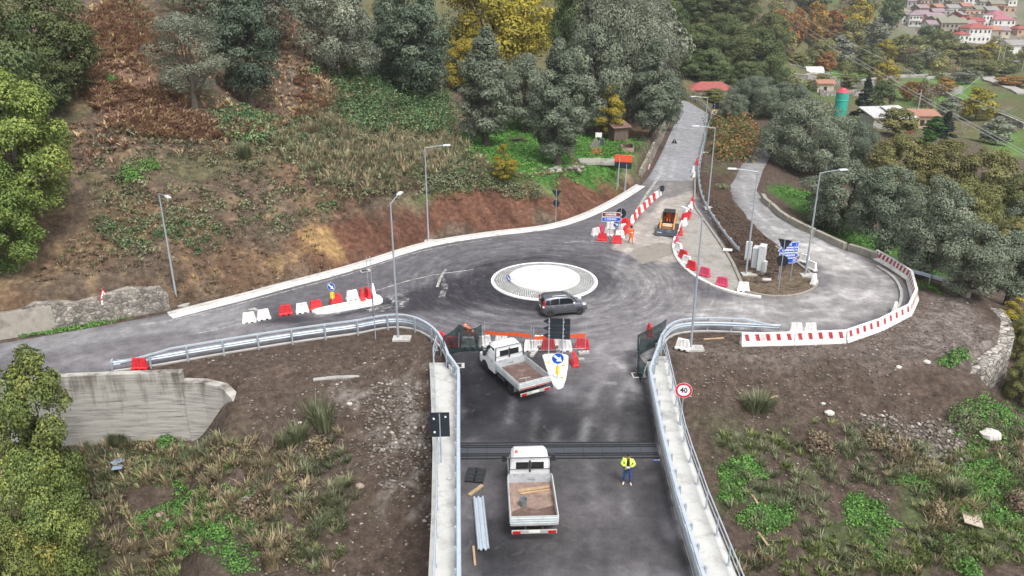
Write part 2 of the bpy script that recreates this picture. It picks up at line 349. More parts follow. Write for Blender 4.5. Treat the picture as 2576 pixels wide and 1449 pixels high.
# ============================================================= ROADS
RC = g(1369, 707)                                  # centre of the roundabout
def off(line, d_):                                 # shift a polyline sideways (left positive)
    out = []
    for i in range(len(line)):
        a = Vector(line[max(i-1, 0)][:2]); b = Vector(line[min(i+1, len(line)-1)][:2]); t_ = (b-a).normalized()
        out.append((line[i][0]-t_.y*d_, line[i][1]+t_.x*d_))
    return out
def smooth(line, k=2):
    for _ in range(k):
        o = [line[0]]
        for a, b in zip(line[:-1], line[1:]):
            a, b = Vector(a), Vector(b); o += [tuple(a.lerp(b, .25)), tuple(a.lerp(b, .75))]
        line = o+[line[-1]]
    return line
def resample(line, st):
    pts = [Vector(p) for p in line]; L_ = [0]
    for a, b in zip(pts[:-1], pts[1:]): L_.append(L_[-1]+(b-a).length)
    n = max(2, int(round(L_[-1]/st))+1); out = []; j = 0
    for i in range(n):
        s_ = L_[-1]*i/(n-1)
        while j < len(pts)-2 and L_[j+1] < s_: j += 1
        out.append(pts[j].lerp(pts[j+1], (s_-L_[j])/max(1e-9, L_[j+1]-L_[j])))
    return out
U_S = smooth(U_LINE[1:], 2)
GUARD_L = smooth([tuple(g(x, y)[:2]) for x, y in [(285, 935), (385, 922), (480, 905), (590, 886), (700, 868), (800, 853), (900, 840), (950, 829), (1000, 823), (1045, 830), (1085, 852), (1112, 882), (1130, 930)]], 1)
DECK_L = [(-3.35, 43.5), (-2.75, 35.3), (-2.4, 30), (-2.0, 24), (-1.5, 14)]
DECK_R = [(8.45, 43.5), (7.85, 35.3), (7.6, 30), (7.55, 24), (7.6, 14)]
GUARD_R = smooth([tuple(g(x, y)[:2]) for x, y in [(1655, 900), (1668, 868), (1690, 845), (1725, 836), (1780, 834), (1840, 836), (1960, 842)]], 1)
road_poly = off(U_S, -.6) + [(9, 176), (9, 182.5), (24, 180), (33, 175.5), (37, 167), (37.4, 150), (32.6, 131.5), (24, 99.3), (21.6, 90), (24.6, 88.5), (28, 98), (34, 111), (42, 130), (45.5, 140), (46.4, 136), (42, 124), (38.6, 114.5), (33.3, 102), (29.2, 91), (28.1, 80),
             (29.8, 73.3), (30.8, 69), (32.3, 66), (32.6, 61), (31.5, 56.5), (29, 52.8), (26.5, 51.2), (22, 49.9), (19, 49.5), (15, 50.0)] + [tuple(p) for p in GUARD_R[::-1]] + [(8.9, 46)] + DECK_R + DECK_L[::-1] + [(-3.7, 45.5)] + [tuple(p) for p in GUARD_L[::-1]] + [(-27, 43.9), (-36, 41), (-60, 29.8)]
def cdt(poly, st, seed=1):
    xs = [p[0] for p in poly]; ys = [p[1] for p in poly]
    X, Y = np.meshgrid(np.arange(min(xs), max(xs), st), np.arange(min(ys), max(ys), st)); X = X+(np.arange(X.shape[0]) % 2)[:, None]*st/2
    X, Y = X.ravel(), Y.ravel(); k = pip(poly, X, Y); X, Y = X[k], Y[k]; dd, _ = pdist(poly, X, Y, True); k = dd > st*.4
    pts = [Vector(p[:2]) for p in poly]+[Vector(p) for p in zip(X[k], Y[k])]; n = len(poly)
    r_ = geometry.delaunay_2d_cdt(pts, [(i, (i+1) % n) for i in range(n)], [], 1, 1e-5)
    V = np.array([(p.x, p.y, 0) for p in r_[0]]); return V, np.array([f for f in r_[2] if len(f) == 3])
rp = resample(road_poly+[road_poly[0]], .6)[:-1]; rp = [tuple(p) for p in rp]
V, Fr = cdt(rp, .3)
X, Y = V[:, 0], V[:, 1]; wX = X+(fbm(X, Y, 2.2, 3, 51)-.5)*2.4; wY = Y+(fbm(X, Y, 2.2, 3, 52)-.5)*2.4
def zp(pix): return [tuple(g(*q)[:2]) for q in pix]
CR = np.broadcast_to(np.array([.088, .085, .092]), (len(X), 3)).copy()
def rz_(pix, col, amt=1., e=.8, warp=True):
    global CR
    mm_ = soft(zp(pix), wX if warp else X, wY if warp else Y, e)*amt; CR = CR*(1-mm_[:, None])+np.array(col)*mm_[:, None]
rz_([(0, 860), (420, 800), (640, 760), (640, 815), (400, 850), (40, 900)], (.165, .163, .168))
rz_([(40, 900), (400, 850), (700, 812), (700, 860), (300, 925), (40, 935)], (.12, .115, .12))
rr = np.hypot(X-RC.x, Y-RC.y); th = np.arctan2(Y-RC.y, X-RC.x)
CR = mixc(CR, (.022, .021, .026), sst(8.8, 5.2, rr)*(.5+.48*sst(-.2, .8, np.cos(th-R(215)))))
rz_([(640, 815), (700, 790), (800, 800), (980, 745), (1100, 700), (1240, 690), (1240, 760), (1150, 790), (980, 780), (830, 800), (760, 830)], (.024, .023, .028), .9)
rz_([(1130, 880), (1370, 880), (1390, 1000), (1640, 1010), (1660, 1120), (1160, 1120)], (.017, .017, .020), .92, .7)
rz_([(1150, 1140), (1680, 1140), (1740, 1449), (1180, 1449)], (.052, .049, .051), .9, 1.)
rz_([(1420, 1000), (1600, 960), (1640, 1110), (1480, 1110)], (.062, .060, .062), .6, 1.)
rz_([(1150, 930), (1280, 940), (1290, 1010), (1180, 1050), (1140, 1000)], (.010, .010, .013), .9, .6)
rz_([(1440, 760), (1650, 700), (1850, 790), (1640, 840), (1600, 960), (1450, 960)], (.15, .145, .148), .6, 1.2)
rz_([(1700, 720), (1850, 760), (2050, 740), (2080, 660), (1990, 600), (2150, 640), (2260, 720), (2240, 790), (2000, 830), (1740, 810)], (.175, .168, .164), .85, 1.)
rz_([(1905, 590), (1990, 570), (2180, 660), (2100, 690), (2030, 650)], (.27, .262, .25), .8, 1.)
rz_([(1838, 470), (1880, 400), (1950, 380), (1925, 470), (1980, 550), (2080, 610), (1960, 620), (1880, 560)], (.195, .192, .19), .9, .8)
rz_([(1690, 250), (1790, 250), (1790, 330), (1745, 455), (1630, 455), (1660, 380)], (.20, .204, .212), 1., .6, False)
rz_([(1628, 455), (1745, 455), (1750, 520), (1600, 560), (1560, 550), (1600, 500)], (.135, .125, .118), .9, .5)
rz_([(1590, 560), (1655, 510), (1742, 480), (1745, 530), (1700, 600), (1700, 650), (1660, 668), (1540, 625), (1570, 600)], (.255, .235, .21), .95, .5)
rz_([(1490, 540), (1600, 490), (1650, 450), (1640, 500), (1580, 560), (1500, 600)], (.095, .093, .098), .8, .6)
rz_([(1540, 660), (1650, 665), (1720, 700), (1640, 740), (1560, 700)], (.19, .185, .18), .5, 1.)
dust = soft(zp([(1880, 560), (1990, 550), (2190, 650), (2240, 720), (2200, 790), (1990, 830), (1700, 850), (1600, 1000), (1500, 1000), (1560, 860), (1750, 780), (2040, 730), (2060, 690), (1960, 620)]), wX, wY, 1.5)
CR = CR+dust[:, None]*(sst(.5, .64, fbm(X*1.0, Y*1.6, 1.5, 4, 58))*.09)[:, None]*np.array([1, .97, .93])
for pth, k_, o_ in [([(1430, 1110), (1470, 960), (1560, 850), (1720, 790), (1950, 780), (2130, 760), (2190, 700), (2120, 650), (1990, 590), (1900, 520), (1880, 440)], .06, .8), ([(1500, 1110), (1530, 960), (1640, 870), (1800, 815), (2000, 800), (2180, 780), (2240, 710), (2170, 650), (2010, 575)], .05, .8), ([(1640, 330), (1640, 330)], 0, 1), ([(1700, 300), (1690, 380), (1670, 460), (1640, 540), (1600, 620), (1570, 690), (1540, 760), (1400, 800), (1250, 790), (1120, 750)], .05, .75), ([(1300, 1110), (1330, 1000), (1310, 900), (1230, 830), (1000, 790), (700, 830), (300, 900)], .035, .75), ([(1640, 590), (1480, 635), (1300, 645), (1130, 675), (900, 720), (600, 790), (300, 850)], -.02, .75), ([(1180, 770), (1130, 720), (1150, 680), (1260, 645), (1420, 640), (1530, 670), (1570, 720), (1520, 770), (1400, 795)], -.014, .7), ([(1320, 1449), (1335, 1160)], .035, .8), ([(1560, 1449), (1520, 1160)], .03, .8)]:
    pl_ = [tuple(q) for q in resample(smooth(zp(pth), 2), 1.)]
    for s_ in (-o_, o_):
        dd, _ = pdist(off(pl_, s_), X, Y); CR = CR+(np.exp(-(dd/.24)**2)*k_*sst(.32, .62, fbm(X, Y, 2.6, 3, 59)))[:, None]
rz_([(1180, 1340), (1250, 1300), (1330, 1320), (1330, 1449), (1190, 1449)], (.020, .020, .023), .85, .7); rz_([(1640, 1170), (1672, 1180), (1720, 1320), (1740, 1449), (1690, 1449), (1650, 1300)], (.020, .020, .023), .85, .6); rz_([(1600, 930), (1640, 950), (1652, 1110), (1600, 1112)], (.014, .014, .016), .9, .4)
CR = CR*np.where(Y < 47, .45+1.1*fbm(X, Y, 1.6, 4, 57), 1)[:, None]
CR = np.clip(CR*1.27, .012, .5)*np.array([1, .99, 1.0])*(.82+.36*fbm(X, Y, 1.1, 3, 55)[:, None])
rm, t, p = newmat('asphalt'); L = t.links.new
tc = N(t, 'ShaderNodeTexCoord'); at = N(t, 'ShaderNodeAttribute', attribute_name='Col')
mp = N(t, 'ShaderNodeMapping'); mp.inputs['Location'].default_value = (-RC.x, -RC.y, 0); L(tc.outputs['Object'], mp.inputs['Vector'])
sx = N(t, 'ShaderNodeSeparateXYZ'); L(mp.outputs[0], sx.inputs[0])
ln = N(t, 'ShaderNodeVectorMath', operation='LENGTH'); L(mp.outputs[0], ln.inputs[0])
nm = N(t, 'ShaderNodeVectorMath', operation='NORMALIZE'); L(mp.outputs[0], nm.inputs[0])
sc = N(t, 'ShaderNodeVectorMath', operation='SCALE'); sc.inputs['Scale'].default_value = 3.6; L(nm.outputs[0], sc.inputs[0])
cz = N(t, 'ShaderNodeCombineXYZ'); m9 = N(t, 'ShaderNodeMath', operation='MULTIPLY'); m9.inputs[1].default_value = 2.6; L(ln.outputs['Value'], m9.inputs[0]); L(m9.outputs[0], cz.inputs[2])
ad = N(t, 'ShaderNodeVectorMath', operation='ADD'); L(sc.outputs[0], ad.inputs[0]); L(cz.outputs[0], ad.inputs[1])
sw_ = N(t, 'ShaderNodeTexNoise', Scale=1., Detail=5., Roughness=.7, Distortion=.4); L(ad.outputs[0], sw_.inputs['Vector'])      # tyre dust dragged round the roundabout
fallr = N(t, 'ShaderNodeMapRange'); fallr.inputs[1].default_value = 19; fallr.inputs[2].default_value = 9; L(ln.outputs['Value'], fallr.inputs[0])
rs = ramp(t, [(.36, (.74,)*3), (.5, (1,)*3), (.60, (1.3,)*3), (.70, (1.8,)*3)]); L(sw_.outputs['Fac'], rs.inputs[0])
ms = N(t, 'ShaderNodeMix', data_type='RGBA'); ms.inputs[6].default_value = (1, 1, 1, 1); L(fallr.outputs[0], ms.inputs[0]); L(rs.outputs[0], ms.inputs[7])
nf = N(t, 'ShaderNodeTexNoise', Scale=1.3, Detail=10., Roughness=.72, Distortion=.3); L(tc.outputs['Object'], nf.inputs['Vector'])
rf = ramp(t, [(.30, (.64,)*3), (.48, (.96,)*3), (.60, (1.18,)*3), (.72, (1.6,)*3)]); L(nf.outputs['Fac'], rf.inputs[0])
ng = N(t, 'ShaderNodeTexNoise', Scale=11, Detail=4., Roughness=.8); L(tc.outputs['Object'], ng.inputs['Vector'])
rg = ramp(t, [(.3, (.86,)*3), (.7, (1.14,)*3)]); L(ng.outputs['Fac'], rg.inputs[0])
def mulc(a, b):
    q = N(t, 'ShaderNodeMix', data_type='RGBA', blend_type='MULTIPLY'); q.inputs[0].default_value = 1; L(a, q.inputs[6]); L(b, q.inputs[7]); return q.outputs[2]
c0 = mulc(mulc(mulc(at.outputs['Color'], ms.outputs[2]), rf.outputs[0]), rg.outputs[0])
vs_ = N(t, 'ShaderNodeTexNoise', Scale=.9, Detail=6., Roughness=.6, Distortion=1.6); L(tc.outputs['Object'], vs_.inputs['Vector'])
rv = ramp(t, [(.6, (0,)*3), (.74, (.32,)*3)]); L(vs_.outputs['Fac'], rv.inputs[0])
m4 = N(t, 'ShaderNodeMix', data_type='RGBA'); L(rv.outputs[0], m4.inputs[0]); L(c0, m4.inputs[6]); m4.inputs[7].default_value = (.20, .19, .185, 1)
# thin cracks and seams
vc = N(t, 'ShaderNodeTexVoronoi', feature='DISTANCE_TO_EDGE', Scale=.33); dv = N(t, 'ShaderNodeMix', data_type='RGBA'); dv.inputs[0].default_value = .12; L(tc.outputs['Object'], dv.inputs[6]); L(nf.outputs['Color'], dv.inputs[7]); L(dv.outputs[2], vc.inputs['Vector'])
rc_ = ramp(t, [(.0, (.5,)*3), (.012, (1,)*3)]); L(vc.outputs['Distance'], rc_.inputs[0])
cm = N(t, 'ShaderNodeMix', data_type='RGBA', blend_type='MULTIPLY'); L(rv.outputs[0], cm.inputs[0]); L(m4.outputs[2], cm.inputs[6]); L(rc_.outputs[0], cm.inputs[7])
L(cm.outputs[2], p.inputs['Base Color']); p.inputs['Roughness'].default_value = .8; p.inputs['Specular IOR Level'].default_value = .25
bp = N(t, 'ShaderNodeBump', Strength=.25, Distance=.03); L(ng.outputs['Fac'], bp.inputs['Height']); L(bp.outputs[0], p.inputs['Normal'])
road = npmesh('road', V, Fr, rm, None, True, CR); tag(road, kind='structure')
# ============================================================= MATERIALS
M_conc = mat('concrete_pale', (.48, .465, .44), .8, dirt=(.22, .205, .185), damt=.65, dscale=1.5, bump=.15)
M_conc2 = mat('concrete_grey', (.36, .35, .33), .85, dirt=(.14, .13, .12), damt=.6, dscale=.9, bump=.2)
M_white = mat('white_coating', (.86, .86, .85), .6, var=.04, dirt=(.55, .53, .5), damt=.35, dscale=1.1)
M_galv = mat('galvanised_steel', (.46, .52, .58), .5, .25, var=.1, scale=4)
M_galv2 = mat('galvanised_pole', (.40, .45, .50), .5, .4, var=.08)
M_red = mat('red_plastic', (.60, .025, .035), .45, coord='Position', var=.1, dirt=(.3, .03, .03), damt=.7, dscale=2.2)
M_pink = mat('faded_red_plastic', (.55, .05, .12), .5, coord='Position', var=.12, dirt=(.5, .15, .18), damt=.4)
M_wplas = mat('white_plastic', (.80, .79, .77), .5, coord='Position', var=.04, dirt=(.42, .38, .33), damt=.6, dscale=2.6)
M_dark = mat('sign_back', (.016, .022, .032), .45, var=.2)
M_blue = mat('sign_blue', (.005, .085, .50), .4, var=.05)
M_sw = mat('sign_white', (.86, .86, .86), .4, var=.02)
M_signred = mat('sign_red', (.62, .01, .03), .4, var=.05)
M_brown = mat('sign_brown', (.19, .035, .025), .45, var=.05)
M_yel = mat('sign_yellow', (.85, .50, .01), .45, var=.05)
M_orange = mat('orange_marks', (.72, .33, .07), .6, var=.25, scale=14)
M_black = mat('black_rubber', (.012, .012, .013), .7, var=.2)
M_bmark = mat('sign_black', (.01, .01, .01), .5)
M_wood = mat('weathered_wood', (.36, .25, .15), .8, var=.3, scale=6)
M_stone = None
def worn(name, col, lo=.42, hi=.6, scale=2.5):
    m, t, p = newmat(name); L = t.links.new
    tc = N(t, 'ShaderNodeTexCoord'); n = N(t, 'ShaderNodeTexNoise', Scale=scale, Detail=8., Roughness=.75); L(tc.outputs['Object'], n.inputs['Vector'])
    r_ = ramp(t, [(lo, (0,)*3), (hi, (1,)*3)]); L(n.outputs['Fac'], r_.inputs[0]); L(r_.outputs[0], p.inputs['Alpha'])
    p.inputs['Base Color'].default_value = (*col, 1); p.inputs['Roughness'].default_value = .8
    return m
M_paint = worn('worn_road_paint', (.50, .49, .46), .34, .6)
M_splash = worn('cement_dust', (.42, .41, .40), .46, .66, 1.2)
def wallmat(name, stone, mortar, scale, rubble=True):
    m, t, p = newmat(name); L = t.links.new
    tc = N(t, 'ShaderNodeTexCoord'); v = N(t, 'ShaderNodeTexVoronoi', Scale=scale, feature='DISTANCE_TO_EDGE'); v2 = N(t, 'ShaderNodeTexVoronoi', Scale=scale)
    n = N(t, 'ShaderNodeTexNoise', Scale=1.1, Detail=8., Roughness=.7)
    for q in (v, v2, n): L(tc.outputs['Object'], q.inputs['Vector'])
    r_ = ramp(t, [(.03, mortar), (.1, stone)]); L(v.outputs['Distance'], r_.inputs[0])
    c2 = ramp(t, [(.1, (.6,)*3), (.9, (1.3,)*3)]); L(v2.outputs['Color'], c2.inputs[0]); c3 = ramp(t, [(.35, (.45,)*3), (.6, (1.15,)*3)]); L(n.outputs['Fac'], c3.inputs[0])
    a = N(t, 'ShaderNodeMix', data_type='RGBA', blend_type='MULTIPLY'); a.inputs[0].default_value = 1; L(r_.outputs[0], a.inputs[6]); L(c2.outputs[0], a.inputs[7])
    b = N(t, 'ShaderNodeMix', data_type='RGBA', blend_type='MULTIPLY'); b.inputs[0].default_value = 1; L(a.outputs[2], b.inputs[6]); L(c3.outputs[0], b.inputs[7])
    L(b.outputs[2], p.inputs['Base Color']); p.inputs['Roughness'].default_value = .9
    bp = N(t, 'ShaderNodeBump', Strength=.8, Distance=.12); L(v.outputs['Distance'], bp.inputs['Height']); L(bp.outputs[0], p.inputs['Normal'])
    return m
M_rubble = wallmat('rubble_masonry', (.30, .275, .24), (.17, .15, .13), 3.4)
def boardmat():
    m, t, p = newmat('board_marked_concrete'); L = t.links.new
    tc = N(t, 'ShaderNodeTexCoord'); mp = N(t, 'ShaderNodeMapping'); mp.inputs['Scale'].default_value = (.35, .35, 4.5); L(tc.outputs['Object'], mp.inputs[0])
    n = N(t, 'ShaderNodeTexNoise', Scale=1.6, Detail=9., Roughness=.7, Distortion=.2); L(mp.outputs[0], n.inputs['Vector'])
    r_ = ramp(t, [(.33, (.17, .16, .145)), (.45, (.33, .315, .29)), (.62, (.45, .43, .395))]); L(n.outputs['Fac'], r_.inputs[0])
    mp2 = N(t, 'ShaderNodeMapping'); mp2.inputs['Scale'].default_value = (1.0, 1.0, .16); L(tc.outputs['Object'], mp2.inputs[0])
    n2 = N(t, 'ShaderNodeTexNoise', Scale=1., Detail=6., Roughness=.65); L(mp2.outputs[0], n2.inputs['Vector'])
    sz = N(t, 'ShaderNodeSeparateXYZ'); L(tc.outputs['Object'], sz.inputs[0])
    mr = N(t, 'ShaderNodeMapRange'); mr.inputs[1].default_value = -3.2; mr.inputs[2].default_value = -.1; mr.inputs[3].default_value = 0; mr.inputs[4].default_value = .24; L(sz.outputs[2], mr.inputs[0])
    ad = N(t, 'ShaderNodeMath', operation='ADD'); L(n2.outputs['Fac'], ad.inputs[0]); L(mr.outputs[0], ad.inputs[1])
    k = ramp(t, [(.70, (1,)*3), (.88, (.36, .33, .29))]); L(ad.outputs[0], k.inputs[0])
    a = N(t, 'ShaderNodeMix', data_type='RGBA', blend_type='MULTIPLY'); a.inputs[0].default_value = 1; L(r_.outputs[0], a.inputs[6]); L(k.outputs[0], a.inputs[7])
    L(a.outputs[2], p.inputs['Base Color']); p.inputs['Roughness'].default_value = .9
    bp = N(t, 'ShaderNodeBump', Strength=.5, Distance=.06); L(n.outputs['Fac'], bp.inputs['Height']); L(bp.outputs[0], p.inputs['Normal'])
    return m
M_board = boardmat()
# ============================================================= KERBS, GUTTERS, MARKINGS (setting)
def ribbon(mb, line, w0, w1, z0, z1, m=0):
    """a strip between two sideways offsets of a line, from z0 up to z1"""
    a, b = off(line, w0), off(line, w1)
    rings = [[(p[0], p[1], z0), (p[0], p[1], z1), (q[0], q[1], z1), (q[0], q[1], z0)] for p, q in zip(a, b)]
    mb.loft(rings, m); return mb
KERB = [tuple(p) for p in resample(smooth([tuple(g(x, y)[:2]) for x, y in [(428, 796), (520, 772), (620, 747), (720, 719), (800, 699), (880, 677), (960, 652), (1020, 632), (1080, 615), (1160, 601), (1250, 588), (1330, 580), (1400, 570), (1480, 543), (1560, 502), (1612, 468)]], 2), .8)]
mb = MB(); ribbon(mb, KERB, 0.32, .62, -.05, .17); tag(mb.build('kerb', M_conc, None, False, .02), kind='structure')
mb = MB(); ribbon(mb, [p for p in KERB], -.55, .315, -.05, .055); tag(mb.build('gutter', mat('gutter_white', (.66, .65, .62), .8, var=.1, dirt=(.26, .235, .21), damt=.85, dscale=1.), None, False, .015), kind='structure')
mb = MB(); ribbon(mb, [tuple(p) for p in GUARD_L], .02, .16, -.1, .05); ribbon(mb, [tuple(p) for p in GUARD_R], .02, .16, -.1, .05); tag(mb.build('kerb', M_conc, None), kind='structure')
def mark(pts, wd, z=.006, m=None, seg=.7):
    mb = MB(); l = [tuple(p) for p in resample([tuple(g(*q)[:2]) for q in pts], seg)]; a, b = off(l, wd/2), off(l, -wd/2)
    mb.loft([[(p[0], p[1], z), (q[0], q[1], z)] for p, q in zip(a, b)], 0, False, False)
    return tag(mb.build('road_marking', m or M_paint), kind='structure')
mark([(357, 818), (430, 806), (560, 775), (720, 733), (820, 706), (900, 683)], .14)
mark([(905, 682), (990, 652), (1060, 632), (1140, 616), (1240, 601)], .12)
mark([(490, 840), (560, 826), (612, 812)], .14); mark([(870, 752), (960, 727), (1030, 705), (1100, 690), (1190, 678)], .14)
mark([(1420, 610), (1480, 606), (1530, 609)], .14); mark([(640, 783), (668, 776)], .12)
mark([(1592, 470), (1640, 405), (1680, 320)], .12); mark([(1660, 440), (1640, 470), (1620, 500), (1605, 525)], .35)
mark([(1100, 722), (1108, 698), (1122, 678)], .22)
tri = MB(); tri.add([g(622, 779, .006), g(640, 773, .006), g(652, 780, .006)], [(0, 1, 2)]); tag(tri.build('road_marking', M_paint), kind='structure')
for q, wd in [([(905, 768), (940, 778), (1000, 772), (1010, 755), (985, 742)], 1.3), ([(790, 797), (850, 786), (960, 770)], .5), ([(1105, 690), (1120, 720), (1110, 750)], .5)]:
    mark(q, wd, .01, M_splash)
def sheet(name, pix, m, z=.008, h=0.):
    poly = [tuple(g(*q)[:2]) for q in pix]; mb = MB(); mb.prism(poly, z-.02-h, z+h); return mb.build(name, m)
M_slab = mat('worn_slab', (.235, .215, .185), .85, dirt=(.14, .12, .1), damt=.6)
tag(sheet('road_patch', [(1616, 665), (1690, 640), (1722, 622), (1660, 610), (1600, 625), (1580, 640)], M_slab, .012), kind='structure')
# traffic island to the right of the up-road: pad, white edge kerb, dividing kerb
isl_out = smooth([tuple(g(x, y)[:2]) for x, y in [(1742, 512), (1727, 545), (1706, 590), (1697, 618), (1703, 645), (1725, 675), (1762, 703), (1815, 728), (1870, 742), (1915, 748)]], 2)
isl_div = smooth([tuple(g(x, y)[:2]) for x, y in [(1744, 512), (1752, 530), (1775, 562), (1805, 605), (1838, 655), (1858, 700), (1872, 735)]], 1)
mb = MB(); mb.prism(isl_out+isl_div[::-1], -.05, .09)
tag(mb.build('traffic_island', mat('rough_concrete', (.29, .275, .25), .9, var=.25, dirt=(.16, .13, .1), damt=.8, dscale=.55)), kind='structure')
mb = MB(); ribbon(mb, isl_out, -.30, .0, -.05, .16); tag(mb.build('kerb', mat('kerb_white', (.66, .65, .62), .8, dirt=(.3, .28, .25), damt=.6), None, False, .02), kind='structure')
mb = MB(); ribbon(mb, isl_out, .005, .35, -.05, .07); tag(mb.build('gutter', M_conc2), kind='structure')
mb = MB(); ribbon(mb, isl_div, -.12, .14, -.05, .22); ribbon(mb, [tuple(g(x, y)[:2]) for x, y in [(1747, 505), (1748, 470), (1748, 440)]], -.1, .1, -.05, .18)
nose = smooth([tuple(g(x, y)[:2]) for x, y in [(1878, 737), (1915, 746), (1960, 750), (2010, 745), (2045, 732), (2058, 715), (2050, 700), (2020, 675), (1985, 648), (1930, 608)]], 2)
ribbon(mb, nose, -.1, .12, -.05, .2)
tag(mb.build('kerb', mat('kerb_dirty', (.27, .25, .22), .85, dirt=(.13, .1, .08), damt=.7), None, False, .02), kind='structure')
mb = MB(); ribbon(mb, smooth([tuple(g(x, y)[:2]) for x, y in [(2205, 672), (2250, 700), (2268, 735), (2265, 765), (2248, 790)]], 2), -.1, .12, -.05, .16); tag(mb.build('kerb', M_conc2), kind='structure')
# ============================================================= ROUNDABOUT
def cobmat():
    m, t, p = newmat('cobbles'); L = t.links.new
    tc = N(t, 'ShaderNodeTexCoord'); ln = N(t, 'ShaderNodeVectorMath', operation='LENGTH'); L(tc.outputs['Object'], ln.inputs[0])
    sx = N(t, 'ShaderNodeSeparateXYZ'); L(tc.outputs['Object'], sx.inputs[0]); at_ = N(t, 'ShaderNodeMath', operation='ARCTAN2'); L(sx.outputs[1], at_.inputs[0]); L(sx.outputs[0], at_.inputs[1])
    c = N(t, 'ShaderNodeCombineXYZ'); a = N(t, 'ShaderNodeMath', operation='MULTIPLY'); a.inputs[1].default_value = 13.; L(at_.outputs[0], a.inputs[0]); b = N(t, 'ShaderNodeMath', operation='MULTIPLY'); b.inputs[1].default_value = 5.2; L(ln.outputs['Value'], b.inputs[0])
    L(a.outputs[0], c.inputs[0]); L(b.outputs[0], c.inputs[1])
    br = N(t, 'ShaderNodeTexBrick', Scale=1.); br.inputs['Mortar Size'].default_value = .2; br.inputs['Brick Width'].default_value = .7; br.inputs['Row Height'].default_value = 1.
    br.inputs['Color1'].default_value = (.70, .70, .68, 1); br.inputs['Color2'].default_value = (.52, .52, .51, 1); br.inputs['Mortar'].default_value = (.16, .16, .16, 1); L(c.outputs[0], br.inputs['Vector'])
    n = N(t, 'ShaderNodeTexNoise', Scale=2., Detail=6.); L(tc.outputs['Object'], n.inputs['Vector']); r_ = ramp(t, [(.3, (.7,)*3), (.65, (1.15,)*3)]); L(n.outputs['Fac'], r_.inputs[0])
    x = N(t, 'ShaderNodeMix', data_type='RGBA', blend_type='MULTIPLY'); x.inputs[0].default_value = 1; L(br.outputs[0], x.inputs[6]); L(r_.outputs[0], x.inputs[7]); L(x.outputs[2], p.inputs['Base Color']); p.inputs['Roughness'].default_value = .75
    return m
t0 = thing('roundabout', 'round central island of grey cobbles with a white painted disc in the middle', 'roundabout', RC)
def ringmesh(prof, n=96): return MB().lathe(prof, n)
o = ringmesh([(4.42, -.06), (4.42, .10), (4.36, .13), (4.2, .13), (4.2, -.06)]).build('outer_kerb', M_white, t0, True)
o = ringmesh([(4.2, .08), (4.2, .10), (2.95, .22), (2.95, .1)]).build('cobbled_apron', cobmat(), t0, True)
mb = ringmesh([(2.95, .0), (2.95, .36), (2.9, .40), (2.46, .40), (2.46, .2)])
for i in range(46):                                # joints between the kerb blocks, and the orange arrow marks
    a = 2*PI*i/46; mb.box((2.7*math.cos(a), 2.7*math.sin(a), .403), (.49, .03, .008), a, 1)
for a0 in [200, 224, 258, 284, 306, 330]:
    for k in range(3):
        a = R(a0+k*7.8-6); c_, s_ = math.cos(a), math.sin(a); mb.M = Matrix.Translation((2.68*c_, 2.68*s_, .4085)) @ Matrix.Rotation(a, 4, 'Z')
        mb.add([(-.14, -.1, 0), (0, .13, 0), (.14, -.1, 0), (0, -.02, 0)], [(0, 3, 1), (3, 2, 1)], 2)
mb.M = None; mb.build('inner_kerb', [mat('kerb_blocks', (.66, .65, .63), .75, var=.08), mat('joint_grey', (.35, .34, .33), .8), M_orange], t0, True)
o = ringmesh([(2.46, .2), (2.46, .41), (1.6, .50), (.7, .55), (.12, .56), (.12, .2)]).build('white_disc', mat('bright_white_coat', (.88, .88, .87), .55, var=.03, dirt=(.62, .6, .57), damt=.4, dscale=.9), t0, True)
mb = MB(); mb.box((-.35, 1.25, .545), (.42, .3, .03)); mb.build('inspection_hatch', M_conc, t0)
# ============================================================= SPLITTER ISLANDS
def splitter(name, label, pix, arrows):
    poly = [tuple(g(*q)[:2]) for q in pix]; c = Vector((sum(p[0] for p in poly)/len(poly), sum(p[1] for p in poly)/len(poly), 0))
    pl = smooth([(p[0]-c.x, p[1]-c.y) for p in poly]+[(poly[0][0]-c.x, poly[0][1]-c.y)], 1)[:-1]
    t_ = thing(name, label, 'traffic island', c); mb = MB(); mb.prism(pl, -.05, .18); mb.build('body', M_white, t_, False, .04)
    ins = [(x*.8, y*.8) for x, y in pl]; mb = MB(); mb.prism(ins, .178, .186)
    for (x, y, a) in arrows:
        q = g(x, y)-c; mb.M = Matrix.Translation((q.x, q.y, .19)) @ Matrix.Rotation(a, 4, 'Z')
        mb.add([(-.16, -.16, 0), (.02, -.16, 0), (.2, 0, 0), (.02, .16, 0), (-.16, .16, 0), (-.02, 0, 0)], [(0, 1, 2, 5), (5, 2, 3, 4)], 1)
    mb.M = None; mb.build('top_coat', [M_white, M_orange], t_)
    return t_
splitter('splitter_island', 'long low white splitter island with orange arrows on the left approach', [(784, 786), (800, 779), (903, 758), (932, 750), (950, 743), (966, 758), (955, 767), (882, 780), (800, 793)], [(813, 781, .2), (847, 775.5, .2), (880, 770, .2), (913, 765, .2)])
splitter('splitter_island', 'white triangular splitter island between the two trucks and the bridge mouth', [(1364, 899), (1376, 895), (1423, 896), (1432, 903), (1421, 972), (1405, 981), (1388, 973)], [(1379, 918, R(70)), (1416, 925, R(-70)), (1412, 956, R(-80))])
